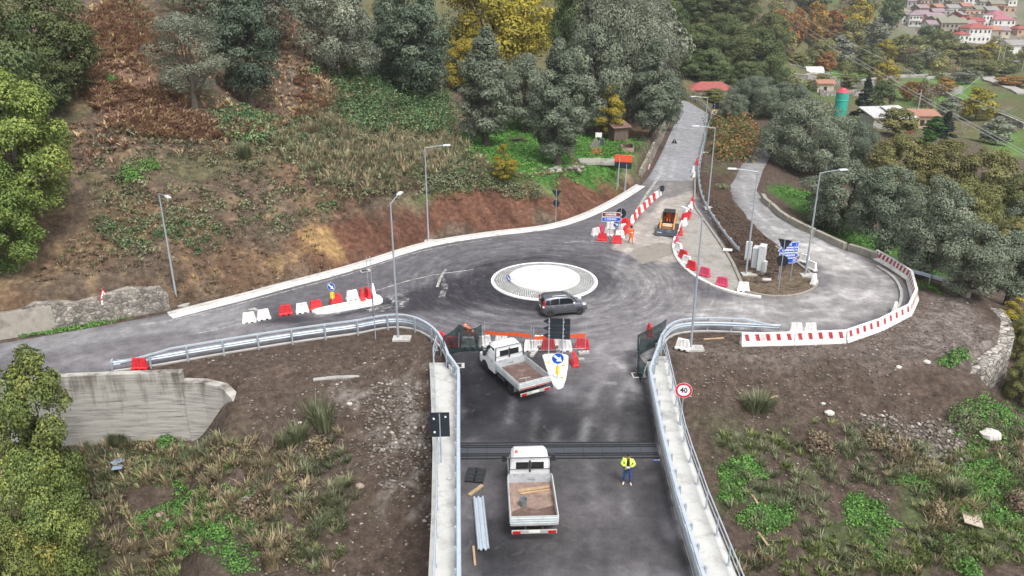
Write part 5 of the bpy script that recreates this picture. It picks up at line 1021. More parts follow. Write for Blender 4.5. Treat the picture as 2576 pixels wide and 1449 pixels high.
# ---- the small car
def car():
    ra_, fa_ = g(1383.4, 798), g(1457.4, 791.3); hd_ = math.atan2((fa_-ra_).y, (fa_-ra_).x); rv_ = Vector((math.sin(hd_), -math.cos(hd_), 0))
    c = (ra_+fa_)/2-rv_*.72; wb = (fa_-ra_).length; k = wb/2.3
    t_ = thing('hatchback_car', 'small dark grey hatchback car driving past the roundabout island', 'car', (c.x, c.y, 0), hd_); t_.scale = (k, k, k)
    m, t, p = newmat('car_paint'); p.inputs['Base Color'].default_value = (.12, .125, .15, 1); p.inputs['Metallic'].default_value = .5; p.inputs['Roughness'].default_value = .32; p.inputs['Coat Weight'].default_value = .6
    Mclad = mat('car_cladding', (.045, .046, .05), .6)
    def rg(x, zb, zt, hw, ht): return [(x, -hw+.08, zb), (x, -hw, zb+.12), (x, -hw, zb+(zt-zb)*.6), (x, -hw+.03, zt-.06), (x, -ht, zt), (x, ht, zt), (x, hw-.03, zt-.06), (x, hw, zb+(zt-zb)*.6), (x, hw, zb+.12), (x, hw-.08, zb)]
    mb = MB(); mb.loft([rg(-1.72, .42, .80, .60, .5), rg(-1.66, .32, .95, .72, .62), rg(-1.45, .26, .98, .79, .72), rg(-.6, .24, .97, .80, .74), rg(.6, .24, .96, .80, .74), rg(1.0, .24, .97, .80, .72), rg(1.35, .25, .89, .77, .66), rg(1.62, .28, .78, .70, .55), rg(1.76, .36, .66, .56, .42)]); mb.build('body', m, t_, True)
    def gr(x, zb, zt, hb, ht): return [(x, -hb, zb), (x, -(hb+ht)/2-.02, (zb+zt)/2), (x, -ht, zt-.07), (x, -ht+.1, zt), (x, ht-.1, zt), (x, ht, zt-.07), (x, (hb+ht)/2+.02, (zb+zt)/2), (x, hb, zb)]
    mb = MB(); mb.loft([gr(-1.64, .93, 1.0, .70, .66), gr(-1.54, .93, 1.42, .73, .62), gr(-1.40, .93, 1.50, .75, .62), gr(-.6, .93, 1.55, .76, .63), gr(.15, .93, 1.53, .76, .62), gr(.48, .93, 1.44, .76, .61), gr(.98, .93, 1.05, .74, .62), gr(1.15, .9, .97, .70, .60)]); mb.build('cabin', m, t_, True)
    def poly(pts, nm, mm=M_glass, s_=1): mb = MB(); mb.add(pts, [tuple(range(len(pts))) if s_ < 0 else tuple(range(len(pts)-1, -1, -1))]); return mb.build(nm, mm, t_)
    for s_ in (-1, 1):
        e = lambda z: .775-(z-.95)*.215+.012
        poly([(x, s_*e(z), z) for x, z in [(-.42, 1.0), (.22, 1.0), (.78, 1.02), (.52, 1.30), (.28, 1.40), (-.38, 1.42)]], 'front_side_window', M_glass, s_)
        poly([(x, s_*e(z), z) for x, z in [(-1.12, 1.0), (-.50, 1.0), (-.46, 1.42), (-.9, 1.40), (-1.10, 1.32)]], 'rear_side_window', M_glass, s_)
        poly([(x, s_*(e(z)+.004), z) for x, z in [(-1.5, 1.02), (-1.18, 1.0), (-1.16, 1.30), (-1.42, 1.34)]], 'quarter_window', M_glass, s_)
        mb = MB(); mb.box((-1.60, s_*.665, 1.12), (.14, .13, .42), 0, 0, (.9, .8)); mb.box((-1.66, s_*.69, .84), (.12, .14, .12), 0, 1); mb.box((-1.66, s_*.69, .74), (.12, .14, .07)); mb.build('tail_light', [M_tail, M_sw], t_, False, .02)
        mb = MB(); mb.ell((1.50, s_*.60, .78), (.2, .13, .12), 10, 6); mb.build('headlight', M_lamp, t_, True)
        mb = MB(); mb.ell((.66, s_*.87, 1.03), (.09, .11, .09), 9, 6); mb.build('mirror', mat('mirror_silver', (.6, .61, .63), .3), t_, True)
        mb = MB(); mb.tube([(-.95, s_*.56, 1.57), (-.9, s_*.56, 1.61), (.05, s_*.56, 1.60), (.12, s_*.56, 1.55)], .026, 6); mb.build('roof_rail', mat('rail_silver', (.62, .62, .6), .4), t_)
        for x in (-.92, .02): mb = MB(); mb.box((x, s_*.805, .83), (.16, .025, .05)); mb.build('door_handle', M_rim, t_, False, .01)
        mb = MB(); mb.box((0, s_*.802, .36), (1.75, .03, .2)); mb.build('sill_cladding', Mclad, t_, False, .02)
        mb = MB(); mb.box((-.1, s_*.803, .935), (2.5, .012, .03)); mb.build('waist_line', M_rim, t_)
        for x in (-1.15, 1.15):
            mb = MB(); mb.loft([[(x+r_*math.cos(a), s_*yy, .30+r_*math.sin(a)) for r_, yy in ((.0, .80), (.39, .80), (.39, .825), (0, .815))] for a in np.linspace(-.2, PI+.2, 15)], 0, False); mb.build('wheel_arch', Mclad, t_)
            wheel(t_, x, s_*.725, .29, .20, s_, M_rim)
    mb = MB(); mb.loft([[(x, y, z) for x, y, z in q] for q in [[(.56, -.55, 1.45), (.56, .55, 1.45)], [(1.02, -.63, 1.045), (1.02, .63, 1.045)]]], 0, False, False); mb.build('windscreen', M_glass, t_)
    bpy.data.objects[mb and t_.children[-1].name].location.z += .012
    mb = MB(); mb.loft([[(-1.575, -.56, 1.40), (-1.575, .56, 1.40)], [(-1.665, -.58, 1.01), (-1.665, .58, 1.01)]], 0, False, False); k_ = mb.build('rear_window', M_glass, t_); k_.location.x = -.012
    mb = MB(); mb.box((-1.70, 0, .45), (.18, 1.36, .26)); mb.build('rear_bumper', Mclad, t_, False, .05)
    mb = MB(); mb.box((1.70, 0, .42), (.2, 1.2, .22)); mb.build('front_bumper', Mclad, t_, False, .06)
    mb = MB(); mb.box((-1.735, 0, .72), (.02, .42, .1)); mb.build('number_plate', M_plate, t_)
    mb = MB(); mb.tube([(.1, 0, 1.54), (-.15, 0, 1.72)], .008, 5); mb.build('aerial', M_blk, t_)
car()
# ---- tracked loader
def loader():
    f_, r_ = g(1701, 586), g(1709.5, 566); hd_ = math.atan2((f_-r_).y, (f_-r_).x); rv_ = Vector((math.sin(hd_), -math.cos(hd_), 0))
    c = (f_+r_)/2+rv_*.80; c = g(1678, 586)-Vector((math.cos(hd_), math.sin(hd_), 0))*.6
    t_ = thing('tracked_loader', 'orange compact tracked loader with a dark planer box facing the roundabout', 'loader', (c.x, c.y, 0), hd_)
    Mor = mat('loader_orange', (.52, .24, .08), .5, var=.12, dirt=(.2, .12, .06), damt=.5); Mtrk = mat('track_rubber', (.05, .05, .052), .85, var=.3, scale=8); Mbox = mat('planer_box', (.035, .045, .065), .5, var=.3, dirt=(.16, .15, .14), damt=.6, dscale=1.5)
    for s_ in (-1, 1):
        prof = [(-.95, .25), (-.85, .08), (.75, .0), (.95, .12), (1.0, .35), (.82, .55), (-.55, .70), (-.85, .55)]
        mb = MB(); mb.loft([[(x, s_*.78+y, z) for x, z in prof] for y in (-.2, .2)])
        for i in range(14): mb.box((-.8+i*.12, s_*.78, .64-.006*i), (.05, .41, .03), 0, 0, (1, 1), 0, R(6))
        mb.build('track', Mtrk, t_, False, .02)
        mb = MB(); mb.box((0, s_*.99, .30), (1.3, .02, .2)); mb.build('track_frame', M_chas, t_)
        mb = MB()
        for a_, b_ in [((-1.1, 1.55), (-.55, 1.70)), ((-.55, 1.70), (.75, 1.02)), ((.75, 1.02), (1.05, .55)), ((-1.1, 1.55), (-1.05, .8))]:
            dx_, dz_ = b_[0]-a_[0], b_[1]-a_[1]; mb.box(((a_[0]+b_[0])/2, s_*.66, (a_[1]+b_[1])/2), (math.hypot(dx_, dz_)+.12, .15, .2), 0, 0, (1, 1), 0, -math.atan2(dz_, dx_))
        mb.build('lift_arm', Mor, t_, False, .02)
    mb = MB(); mb.box((-.2, 0, .62), (1.9, 1.12, .6)); mb.box((-.95, 0, 1.05), (.5, 1.1, .5)); mb.build('chassis', Mor, t_, False, .04)
    mb = MB()
    for x in (-.75, .42):
        for y in (-.5, .5): mb.box((x, y, 1.45), (.09, .09, 1.15))
    mb.box((-.16, 0, 2.05), (1.35, 1.12, .09)); mb.box((-.74, 0, 1.45), (.05, 1.0, 1.1)); mb.box((-.16, -.5, 1.75), (1.1, .03, .45)); mb.box((-.16, .5, 1.75), (1.1, .03, .45)); mb.box((.0, 0, .93), (.95, .95, .06)); mb.box((-.35, 0, 1.1), (.5, .55, .3)); mb.box((-.56, 0, 1.45), (.12, .5, .5)); mb.box((.44, 0, 1.06), (.06, 1.0, .14))
    mb.build('cab_frame', M_blk, t_, False, .02)
    for s_ in (-1, 1): mb = MB(); mb.box((.44, s_*.36, 2.12), (.1, .14, .1)); mb.build('work_light', M_chas, t_)
    mb = MB(); mb.box((.70, 0, .85), (.1, .9, .3), 0, 0, (1, 1), 0, R(-20)); mb.build('front_panel', mat('loader_panel', (.62, .50, .36), .5), t_)
    mb = MB(); mb.loft([[(x, y, z) for x, z in [(.98, .06), (1.1, .55), (1.45, .62), (1.85, .42), (1.95, .1), (1.9, .03)]] for y in (-1.02, 1.02)]); mb.box((1.86, -.6, .36), (.03, .42, .09), 0, 1, (1, 1), 0, R(20)); mb.build('planer_box', [Mbox, M_sw], t_, False, .03)
    mb = MB(); mb.cyl((1.45, -1.1, .35), (1.45, -1.02, .35), .3, .3, 14); mb.build('side_disc', M_chas, t_)
    return t_, c, hd_
_, LC, LH = loader()
# ============================================================= PEOPLE
def skin(joints, edges, m, name, parent, sub=1):
    """one continuous surface grown round a skeleton: joints {name: (x, y, z, r)}"""
    bm = bmesh.new(); lay = bm.verts.layers.skin.verify(); vs = {}
    for k, q in joints.items():
        v = bm.verts.new(q[:3]); r_ = q[3] if len(q) == 4 else 0; v[lay].radius = (q[3], q[4] if len(q) > 4 else q[3]); vs[k] = v
    root = next(iter(joints)); vs[root][lay].use_root = True
    for a, b in edges: bm.edges.new((vs[a], vs[b]))
    me = bpy.data.meshes.new(name); bm.to_mesh(me); bm.free(); o = link(name, me)
    sk = o.modifiers.new('s', 'SKIN'); sk.use_smooth_shade = True; su = o.modifiers.new('u', 'SUBSURF'); su.levels = su.render_levels = sub
    dg = bpy.context.evaluated_depsgraph_get(); m2 = bpy.data.meshes.new_from_object(o.evaluated_get(dg)); bpy.data.objects.remove(o); bpy.data.meshes.remove(me)
    m2.name = name; m2.materials.clear(); m2.materials.append(m); m2.polygons.foreach_set('use_smooth', [True]*len(m2.polygons))
    return link(name, m2, parent)
M_skin = mat('skin', (.48, .27, .19), .55, var=.08, scale=20); M_hair = mat('dark_hair', (.02, .016, .013), .7)
def person(loc_, rz, label, J, top_m, leg_m, shoe_m, head='hair', under=None, open_jacket=False, hat_m=None, face=True, extra_stripe=None):
    """J: joint places in metres facing +x: hip, chest, neck, head, shL.., etc."""
    t_ = thing('person', label, 'person', loc_, rz)
    V3 = lambda k: Vector(J[k])
    bj = {'pelvis': (*J['pelvis'], .13), 'waist': (*J['waist'], .125), 'chest': (*J['chest'], .14), 'neck': (*J['neck'], .055), 'chin': (*(V3('neck').lerp(V3('head'), .45)), .065), 'head': (*J['head'], .095), 'crown': (*(V3('head')+Vector((-.01, 0, .09))), .075)}
    be = [('pelvis', 'waist'), ('waist', 'chest'), ('chest', 'neck'), ('neck', 'chin'), ('chin', 'head'), ('head', 'crown')]
    for s_ in 'LR':
        for k, r_ in (('sh', .07), ('el', .045), ('wr', .03), ('hipj', .085), ('kn', .06), ('an', .04)): bj[k+s_] = (*J[k+s_], r_)
        be += [('chest', 'sh'+s_), ('sh'+s_, 'el'+s_), ('el'+s_, 'wr'+s_), ('pelvis', 'hipj'+s_), ('hipj'+s_, 'kn'+s_), ('kn'+s_, 'an'+s_)]
        toe = V3('an'+s_)+Vector(J.get('toe'+s_, (.16, 0, -.05))); bj['toe'+s_] = (*toe, .03); be.append(('an'+s_, 'toe'+s_))
        # hand: palm, four fingers of different length, thumb
        w_ = V3('wr'+s_); d_ = (w_-V3('el'+s_)).normalized(); sd = 1 if s_ == 'L' else -1
        lat = Vector((0, 0, 1)).cross(d_); lat = (lat if lat.length > .1 else Vector((1, 0, 0))).normalized(); up = d_.cross(lat).normalized()
        pm = w_+d_*.05; bj['palm'+s_] = (*pm, .034, .018); be.append(('wr'+s_, 'palm'+s_))
        for i, (of, ln_) in enumerate([(-.03, .075), (-.01, .085), (.01, .08), (.03, .062)]):
            a = pm+d_*.04+lat*of; b = a+d_*ln_*.5-up*.012; c = b+d_*ln_*.35-up*.03
            bj[f'fa{i}{s_}'] = (*a, .0095); bj[f'fb{i}{s_}'] = (*b, .0085); bj[f'fc{i}{s_}'] = (*c, .007); be += [('palm'+s_, f'fa{i}{s_}'), (f'fa{i}{s_}', f'fb{i}{s_}'), (f'fb{i}{s_}', f'fc{i}{s_}')]
        a = pm+lat*.045*-sd+d_*.01; b = a+d_*.03+lat*.02*-sd; bj['ta'+s_] = (*a, .011); bj['tb'+s_] = (*b, .009); be += [('palm'+s_, 'ta'+s_), ('ta'+s_, 'tb'+s_)]
    skin(bj, be, M_skin, 'body', t_)
    h = V3('head'); fwd = (h-V3('neck')); fx = Vector(J.get('look', (1, 0, 0))).normalized(); sx_ = fx.cross(Vector((0, 0, 1))).normalized(); uz = sx_.cross(fx)
    if face:
        mb = MB(); Mf = Matrix(((fx.x, sx_.x, uz.x, h.x), (fx.y, sx_.y, uz.y, h.y), (fx.z, sx_.z, uz.z, h.z), (0, 0, 0, 1))); mb.M = Mf
        mb.ell((.098, 0, -.015), (.022, .015, .028), 8, 5); mb.ell((.08, .036, .018), (.014, .016, .010), 7, 4, 1); mb.ell((.08, -.036, .018), (.014, .016, .010), 7, 4, 1); mb.ell((.084, 0, -.058), (.012, .026, .008), 7, 4, 2); mb.ell((0, .097, -.005), (.02, .012, .03), 7, 4); mb.ell((0, -.097, -.005), (.02, .012, .03), 7, 4)
        mb.build('face', [M_skin, M_bmark, mat('lips', (.35, .12, .10), .5)], t_, True)
    mb = MB(); mb.M = Matrix(((fx.x, sx_.x, uz.x, h.x), (fx.y, sx_.y, uz.y, h.y), (fx.z, sx_.z, uz.z, h.z), (0, 0, 0, 1)))
    if head == 'hair': mb.loft([[(-.012+q*.108*math.cos(a)-.012, q*.103*math.sin(a), z-(.06 if math.cos(a) < -.2 else 0)*(1 if z < .06 else .3)) for a in np.linspace(0, 2*PI, 17)[:-1]] for q, z in [(.98, .045), (1.05, .075), (.93, .12), (.6, .155), (.1, .165)]]); mb.build('hair', M_hair, t_, True)
    elif head == 'helmet': mb.lathe([(.15, .045), (.125, .05), (.125, .09), (.10, .145), (.05, .17), (.005, .175)], 16); mb.build('helmet', hat_m, t_, True)
    else: mb.lathe([(.118, -.05), (.122, .02), (.115, .09), (.08, .14), (.02, .16)], 16); mb.build('cap', hat_m or M_hair, t_, True)
    # clothing
    jj = {'waist': (*J['waist'], .175, .15), 'hem': (*(V3('pelvis')+Vector((0, 0, .0))), .185, .16), 'chest': (*J['chest'], .185, .155), 'col': (*(V3('chest').lerp(V3('neck'), .7)), .085)}; je = [('waist', 'hem'), ('waist', 'chest'), ('chest', 'col')]
    for s_ in 'LR': jj['sh'+s_] = (*J['sh'+s_], .098); jj['el'+s_] = (*J['el'+s_], .078); jj['wr'+s_] = (*(V3('wr'+s_).lerp(V3('el'+s_), .12)), .058); je += [('chest', 'sh'+s_), ('sh'+s_, 'el'+s_), ('el'+s_, 'wr'+s_)]
    jk = skin(jj, je, top_m, 'jacket', t_)
    lj = {'pelvis': (*J['pelvis'], .15)}; le = []
    for s_ in 'LR': lj['hipj'+s_] = (*J['hipj'+s_], .11); lj['kn'+s_] = (*J['kn'+s_], .085); lj['an'+s_] = (*(V3('an'+s_)+Vector((0, 0, .03))), .065); le += [('pelvis', 'hipj'+s_), ('hipj'+s_, 'kn'+s_), ('kn'+s_, 'an'+s_)]
    skin(lj, le, leg_m, 'trousers', t_)
    for s_ in 'LR':
        a = V3('an'+s_); tt = a+Vector(J.get('toe'+s_, (.16, 0, -.05))); skin({'a': (*(a+Vector((-.05, 0, -.05))), .052), 'b': (*(a+Vector((.05, 0, -.045))), .052), 'c': (*(tt+Vector((.02, 0, -.005))), .04)}, [('a', 'b'), ('b', 'c')], shoe_m, 'shoe', t_)
    if under:
        mb = MB(); c = V3('chest'); w_ = V3('waist'); p_ = V3('pelvis')
        mb.loft([[(q.x+d_*math.cos(a), wd*math.sin(a), q.z+dz) for a in np.linspace(-PI/2, PI/2, 9)]+[(q.x, wd*.9, q.z+dz), (q.x, -wd*.9, q.z+dz)] for q, d_, wd, dz in [(p_, .19, .16, -.04), (w_, .185, .13, 0), (c, .185, .10, -.02), (c, .13, .07, .17)]]); mb.build('sweater', under, t_, True)
    if extra_stripe:
        mb = MB(); w_ = V3('waist'); mb.lathe([(.183, -.035), (.186, -.03), (.186, .03), (.183, .035)], 18, 0, (w_.x, w_.y, w_.z)); mb.build('reflective_band', extra_stripe, t_)
    return t_
def pose(**kw):
    J = dict(pelvis=(0, 0, .93), waist=(0, 0, 1.10), chest=(.0, 0, 1.32), neck=(.0, 0, 1.50), head=(.03, 0, 1.63), shL=(0, .19, 1.41), shR=(0, -.19, 1.41), elL=(-.03, .27, 1.13), elR=(-.03, -.27, 1.13), wrL=(.08, .27, .88), wrR=(.08, -.27, .88), hipjL=(0, .10, .86), hipjR=(0, -.10, .86), knL=(.02, .12, .48), knR=(.02, -.12, .48), anL=(-.02, .13, .09), anR=(-.02, -.13, .09))
    J.update(kw); return J
M_hv = mat('hi_vis_yellow', (.62, .80, .12), .6, var=.1); M_or = mat('hi_vis_orange', (.80, .13, .02), .6, var=.12); M_jean = mat('denim', (.03, .075, .22), .8, var=.15); M_shoe = mat('pale_trainers', (.62, .58, .5), .7); M_boot = mat('dark_boots', (.05, .04, .035), .8); M_refl = mat('reflective', (.72, .72, .72), .5); M_navy = mat('black_sweater', (.012, .013, .018), .85)
p = g(1577, 1217); t_ = person((p.x, p.y, 0), camdir(p)+.03, 'person in a yellow jacket and jeans standing on the bridge, holding a controller', pose(elL=(.02, .33, 1.16), elR=(.02, -.33, 1.16), wrL=(.24, .12, 1.14), wrR=(.24, -.12, 1.14), head=(.05, 0, 1.63), look=(1, 0, -.05), anL=(-.02, .17, .09), anR=(-.02, -.17, .09), knL=(.03, .14, .48), knR=(.03, -.14, .48), toeL=(.15, .05, -.05), toeR=(.15, -.05, -.05)), M_hv, M_jean, M_shoe, 'hair', M_navy)
v = Vector((p.x, p.y, 0)); a_ = camdir(p)+.03
mb = MB(); mb.box((0, 0, 0), (.1, .17, .05)); mb.tube([(.03, .06, .02), (.05, .06, .09)], .006, 5); mb.tube([(.03, -.06, .02), (.05, -.06, .09)], .006, 5); o = simple('remote_controller', 'pale remote controller held by the person in the yellow jacket', 'controller', mb, mat('controller_grey', (.55, .55, .55), .4), v+Matrix.Rotation(a_, 4, 'Z') @ Vector((.31, 0, 1.16)), a_, .012)
p = g(1586, 612); person((p.x, p.y, 0), R(-70), 'person in orange work clothes and dark cap walking past the heap of barriers', pose(knL=(.14, .1, .50), anL=(.16, .1, .10), knR=(.0, -.1, .48), anR=(-.22, -.1, .12), elL=(-.1, .29, 1.15), wrL=(-.02, .30, .90), elR=(.02, -.29, 1.14), wrR=(.14, -.26, .92), look=(1, 0, -.3)), M_or, M_or, M_boot, 'cap', None, False, mat('dark_cap', (.02, .02, .022), .7), True, M_refl)
p = g(1188, 868); person((p.x, p.y, 0), R(195), 'person in orange work clothes bending behind the left netting', pose(waist=(.06, 0, 1.08), chest=(.2, 0, 1.26), neck=(.33, 0, 1.38), head=(.43, 0, 1.46), shL=(.24, .19, 1.33), shR=(.24, -.19, 1.33), elL=(.4, .2, 1.1), elR=(.4, -.2, 1.1), wrL=(.62, .12, 1.02), wrR=(.62, -.12, 1.02), look=(1, 0, -.5)), M_or, M_or, M_boot, 'helmet', None, False, mat('orange_helmet', (.8, .25, .12), .4), True, M_refl)
q = Vector((LC.x, LC.y, 0))+Matrix.Rotation(LH, 4, 'Z') @ Vector((-.32, 0, .36)); person((q.x, q.y, q.z), LH, 'person in orange work clothes and dark helmet sitting in the tracked loader', pose(hipjL=(.05, .11, .90), hipjR=(.05, -.11, .90), knL=(.47, .14, .92), knR=(.47, -.14, .92), anL=(.55, .14, .66), anR=(.55, -.14, .66), elL=(.12, .32, 1.15), elR=(.12, -.32, 1.15), wrL=(.36, .26, 1.12), wrR=(.36, -.26, 1.12), look=(1, 0, -.2)), M_or, M_or, M_boot, 'helmet', None, False, mat('dark_helmet', (.02, .02, .024), .4))
# ============================================================= FOLIAGE
LEAF = {
 'olive': leafmat('olive_leaves', [(0, (.045, .060, .038)), (.5, (.118, .145, .100)), (.85, (.205, .235, .17)), (1, (.29, .31, .235))]),
 'olive_pale': leafmat('pale_olive_leaves', [(0, (.065, .074, .05)), (.5, (.152, .17, .125)), (.85, (.235, .255, .19)), (1, (.32, .33, .26))]),
 'darkolive': leafmat('dark_olive_leaves', [(0, (.026, .040, .025)), (.5, (.070, .098, .065)), (1, (.155, .185, .125))]),
 'oak': leafmat('evergreen_oak_leaves', [(0, (.028, .042, .018)), (.5, (.075, .105, .042)), (.85, (.145, .165, .065)), (1, (.21, .205, .085))]),
 'yellowgreen': leafmat('turning_oak_leaves', [(0, (.05, .08, .02)), (.5, (.125, .18, .045)), (.85, (.23, .28, .07)), (.96, (.38, .35, .07)), (1, (.5, .28, .05))]),
 'darkyellow': leafmat('dark_turning_leaves', [(0, (.035, .055, .018)), (.5, (.105, .138, .040)), (.8, (.215, .23, .06)), (.97, (.34, .29, .06)), (1, (.45, .25, .05))]),
 'yellow': leafmat('yellow_leaves', [(0, (.09, .085, .015)), (.5, (.24, .21, .03)), (.85, (.40, .31, .04)), (1, (.50, .36, .06))], hue=.35),
 'orange': leafmat('orange_leaves', [(0, (.09, .05, .018)), (.5, (.23, .13, .035)), (1, (.38, .21, .05))]),
 'brownwood': leafmat('autumn_green_leaves', [(0, (.055, .062, .022)), (.5, (.14, .15, .055)), (.85, (.235, .225, .085)), (1, (.30, .25, .09))]),
 'green': leafmat('fresh_green_leaves', [(0, (.032, .075, .018)), (.5, (.072, .165, .035)), (1, (.15, .29, .07))], hue=0, val=.03),
 'bramble': leafmat('bramble_leaves', [(0, (.025, .052, .020)), (.5, (.075, .130, .055)), (.92, (.16, .23, .10)), (1, (.24, .12, .08))], hue=0, val=.03),
 'dry': leafmat('dry_stalks', [(0, (.075, .06, .035)), (.5, (.19, .155, .095)), (1, (.34, .28, .17))], hue=0, val=.03),
 'dryred': leafmat('dry_brown_scrub', [(0, (.06, .042, .03)), (.5, (.155, .112, .078)), (1, (.30, .235, .16))], hue=0, val=.03),
 'meadow': leafmat('yellow_green_grass', [(0, (.045, .065, .02)), (.5, (.115, .15, .05)), (1, (.25, .27, .11))], hue=0, val=.03),
 'fern': leafmat('brown_bracken', [(0, (.105, .060, .042)), (.4, (.24, .145, .10)), (.75, (.38, .265, .18)), (1, (.46, .38, .20))], hue=0, val=.03),
 'scrub': leafmat('grey_green_scrub', [(0, (.04, .048, .025)), (.5, (.115, .13, .07)), (1, (.22, .23, .135))], hue=0, val=.03),
 'conifer': leafmat('conifer_needles', [(0, (.008, .014, .010)), (.6, (.022, .036, .028)), (1, (.05, .07, .05))]),
 'conifer_green': leafmat('green_conifer_needles', [(0, (.015, .04, .012)), (.6, (.05, .11, .025)), (1, (.10, .18, .05))]),
}
M_bark = mat('bark', (.10, .082, .066), .95, var=.4, scale=5, bump=.6); M_barkpale = mat('pale_bark', (.36, .335, .29), .9, var=.25, scale=3)
def unit(n, rng): v = rng.normal(size=(n, 3)); return v/np.linalg.norm(v, axis=1)[:, None]
def cards(P, Nrm, s, rng, asp=.62):
    """one small four-cornered leaf clump at every point"""
    n = len(P); a = unit(n, rng); u = np.cross(Nrm, a); u /= np.linalg.norm(u, axis=1)[:, None]+1e-9; v = np.cross(Nrm, u)
    s = np.broadcast_to(s, (n,))[:, None]; k = s*asp; b = Nrm*s*.22
    V_ = np.stack([P-u*s*.5, P-v*k*.5+b, P+u*s*.5, P+v*k*.5+b], 1).reshape(-1, 3)
    return V_, np.arange(4*n).reshape(n, 4)
def crown(rng, H_, Rx, z0, shape, ncl, nleaf, ls, lumps=.34, flat=.8):
    """leaf clumps in a crown of total height H_, radius Rx, starting at z0; shape(t) = relative radius at relative height t"""
    t_ = rng.uniform(0, 1, ncl); ang = rng.uniform(0, 2*PI, ncl); rad = np.sqrt(rng.uniform(.12, 1, ncl)); rr = shape(t_)*Rx*rad*.80
    C_ = np.stack([rr*np.cos(ang), rr*np.sin(ang), z0+(H_-z0)*(.07+.86*t_)], 1)
    cr = Rx*lumps*rng.uniform(.65, 1.25, ncl)*(.55+.45*shape(t_)); ct = rng.normal(0, .10, ncl)
    w_ = cr**2; k = rng.choice(ncl, nleaf, p=w_/w_.sum()); d_ = unit(nleaf, rng); d_[:, 2] = np.abs(d_[:, 2])*np.where(rng.random(nleaf) < .75, 1, -1)
    q = rng.uniform(.45, 1.08, nleaf)**.6; P = C_[k]+d_*(cr[k]*q)[:, None]*np.array([1, 1, flat])
    cen = np.array([0, 0, z0+(H_-z0)*.45]); o_ = P-cen; o_ /= np.linalg.norm(o_, axis=1)[:, None]+1e-9
    Nn = d_*.6+o_*.3+rng.normal(0, .30, (nleaf, 3))+np.array([0, 0, .35]); Nn /= np.linalg.norm(Nn, axis=1)[:, None]
    V_, F_ = cards(P, Nn, ls*rng.uniform(.65, 1.35, nleaf), rng)
    tint = np.clip(.5+ct[k]+rng.normal(0, .11, nleaf), 0, 1)
    return V_, F_, np.repeat(tint, 4), C_
def trunkmesh(rng, H_, z0, C_, r0, nb, lean=.0, m=None):
    mb = MB(); top = Vector((rng.normal(0, .04)*H_+lean, rng.normal(0, .04)*H_, z0+(H_-z0)*.55)); f = Vector((lean*.3, 0, z0*.8))
    mb.tube([(0, 0, -.5), (0, 0, .05), f, f.lerp(top, .5)+Vector((.1*r0, .2*r0, 0)), top], [r0*1.5, r0*1.15, r0*.85, r0*.55, r0*.15], 8)
    for i in rng.choice(len(C_), min(nb, len(C_)), replace=False):
        c = Vector(C_[i]); s_ = f.lerp(top, float(rng.uniform(0, .6))); mid = s_.lerp(c, .5)+Vector((0, 0, -.05*H_)); mb.tube([s_, mid, c], [r0*.38, r0*.24, r0*.06], 5)
    return mb
SH = {'round': lambda t: np.sqrt(np.clip(1-(2*t-.9)**2/1.25, .08, 1)), 'tall': lambda t: np.clip(np.sin(np.clip(t*.92+.1, 0, 1)*PI)**.6, .12, 1)*(1.08-.5*t), 'cone': lambda t: 1.02-t*.97, 'wide': lambda t: np.sqrt(np.clip(1-(t*1.05-.3)**2/.62, .05, 1))}
TREES = {}
def kind(key, leaf, H_, Rx, zf, shape, ncl, nleaf, ls, r0, seed, lumps=.34, flat=.8, nb=7, bark=None, lean=0):
    rng = np.random.default_rng(seed); V_, F_, ti, C_ = crown(rng, H_, Rx, H_*zf, SH[shape], ncl, nleaf, ls, lumps, flat)
    me = npmesh(None, V_, F_, LEAF[leaf], None, False, None, ti); me.name = 'crown'
    tm = trunkmesh(rng, H_, H_*zf+.3, C_, r0, nb, lean).build('trunk', bark or M_bark, None, True); td = tm.data; bpy.data.objects.remove(tm)
    TREES[key] = (me, td, H_, Rx)
# nominal sizes in metres; copies are scaled to fit
for i in range(3): kind(f'olive{i}', 'olive', 9, 4.0, .05, 'round', 95, 27000, .20, .36, 20+i, .25)
for i in range(3): kind(f'olivetall{i}', 'olive', 12, 3.6, .03, 'tall', 120, 30000, .21, .42, 30+i, .24)
kind('oliveopen', 'olive_pale', 10, 4.2, .18, 'round', 70, 15000, .16, .30, 41, .25, nb=14)
kind('darkolive', 'darkolive', 12, 4.0, .08, 'tall', 95, 24000, .22, .36, 43, .26)
kind('greyolive', 'olive_pale', 12, 5.5, .08, 'wide', 110, 26000, .21, .36, 45, .22, nb=14)
kind('yellowgreen0', 'yellowgreen', 12, 5.0, .12, 'round', 120, 30000, .22, .34, 50, .21, nb=12)
kind('olivewide0', 'olive', 10, 7, .03, 'round', 190, 44000, .21, .42, 26, .17); kind('olivewide1', 'olive', 9, 6.5, .03, 'wide', 180, 42000, .21, .42, 27, .17)
kind('lowoak0', 'darkyellow', 11, 5, .06, 'round', 120, 30000, .20, .34, 52, .21); kind('lowoak2', 'darkyellow', 9, 2.9, .04, 'round', 90, 22000, .19, .3, 54, .27); kind('lowoak1', 'darkyellow', 9, 5, .04, 'wide', 120, 30000, .20, .34, 53, .2)
kind('yellowgreen1', 'yellowgreen', 9, 4.2, .12, 'wide', 105, 26000, .19, .30, 51, .22, nb=12)
for i in range(2): kind(f'walnut{i}', 'yellow', 14, 7.0, .16, 'wide', 110, 22000, .31, .40, 60+i, .2, nb=16)
kind('yellowslim', 'yellow', 8, 2.0, .08, 'tall', 46, 6000, .19, .14, 63, .33, nb=10)
for i in range(3): kind(f'oak{i}', 'oak', 14, 6.5, .06, 'round', 120, 24000, .33, .40, 70+i, .21)
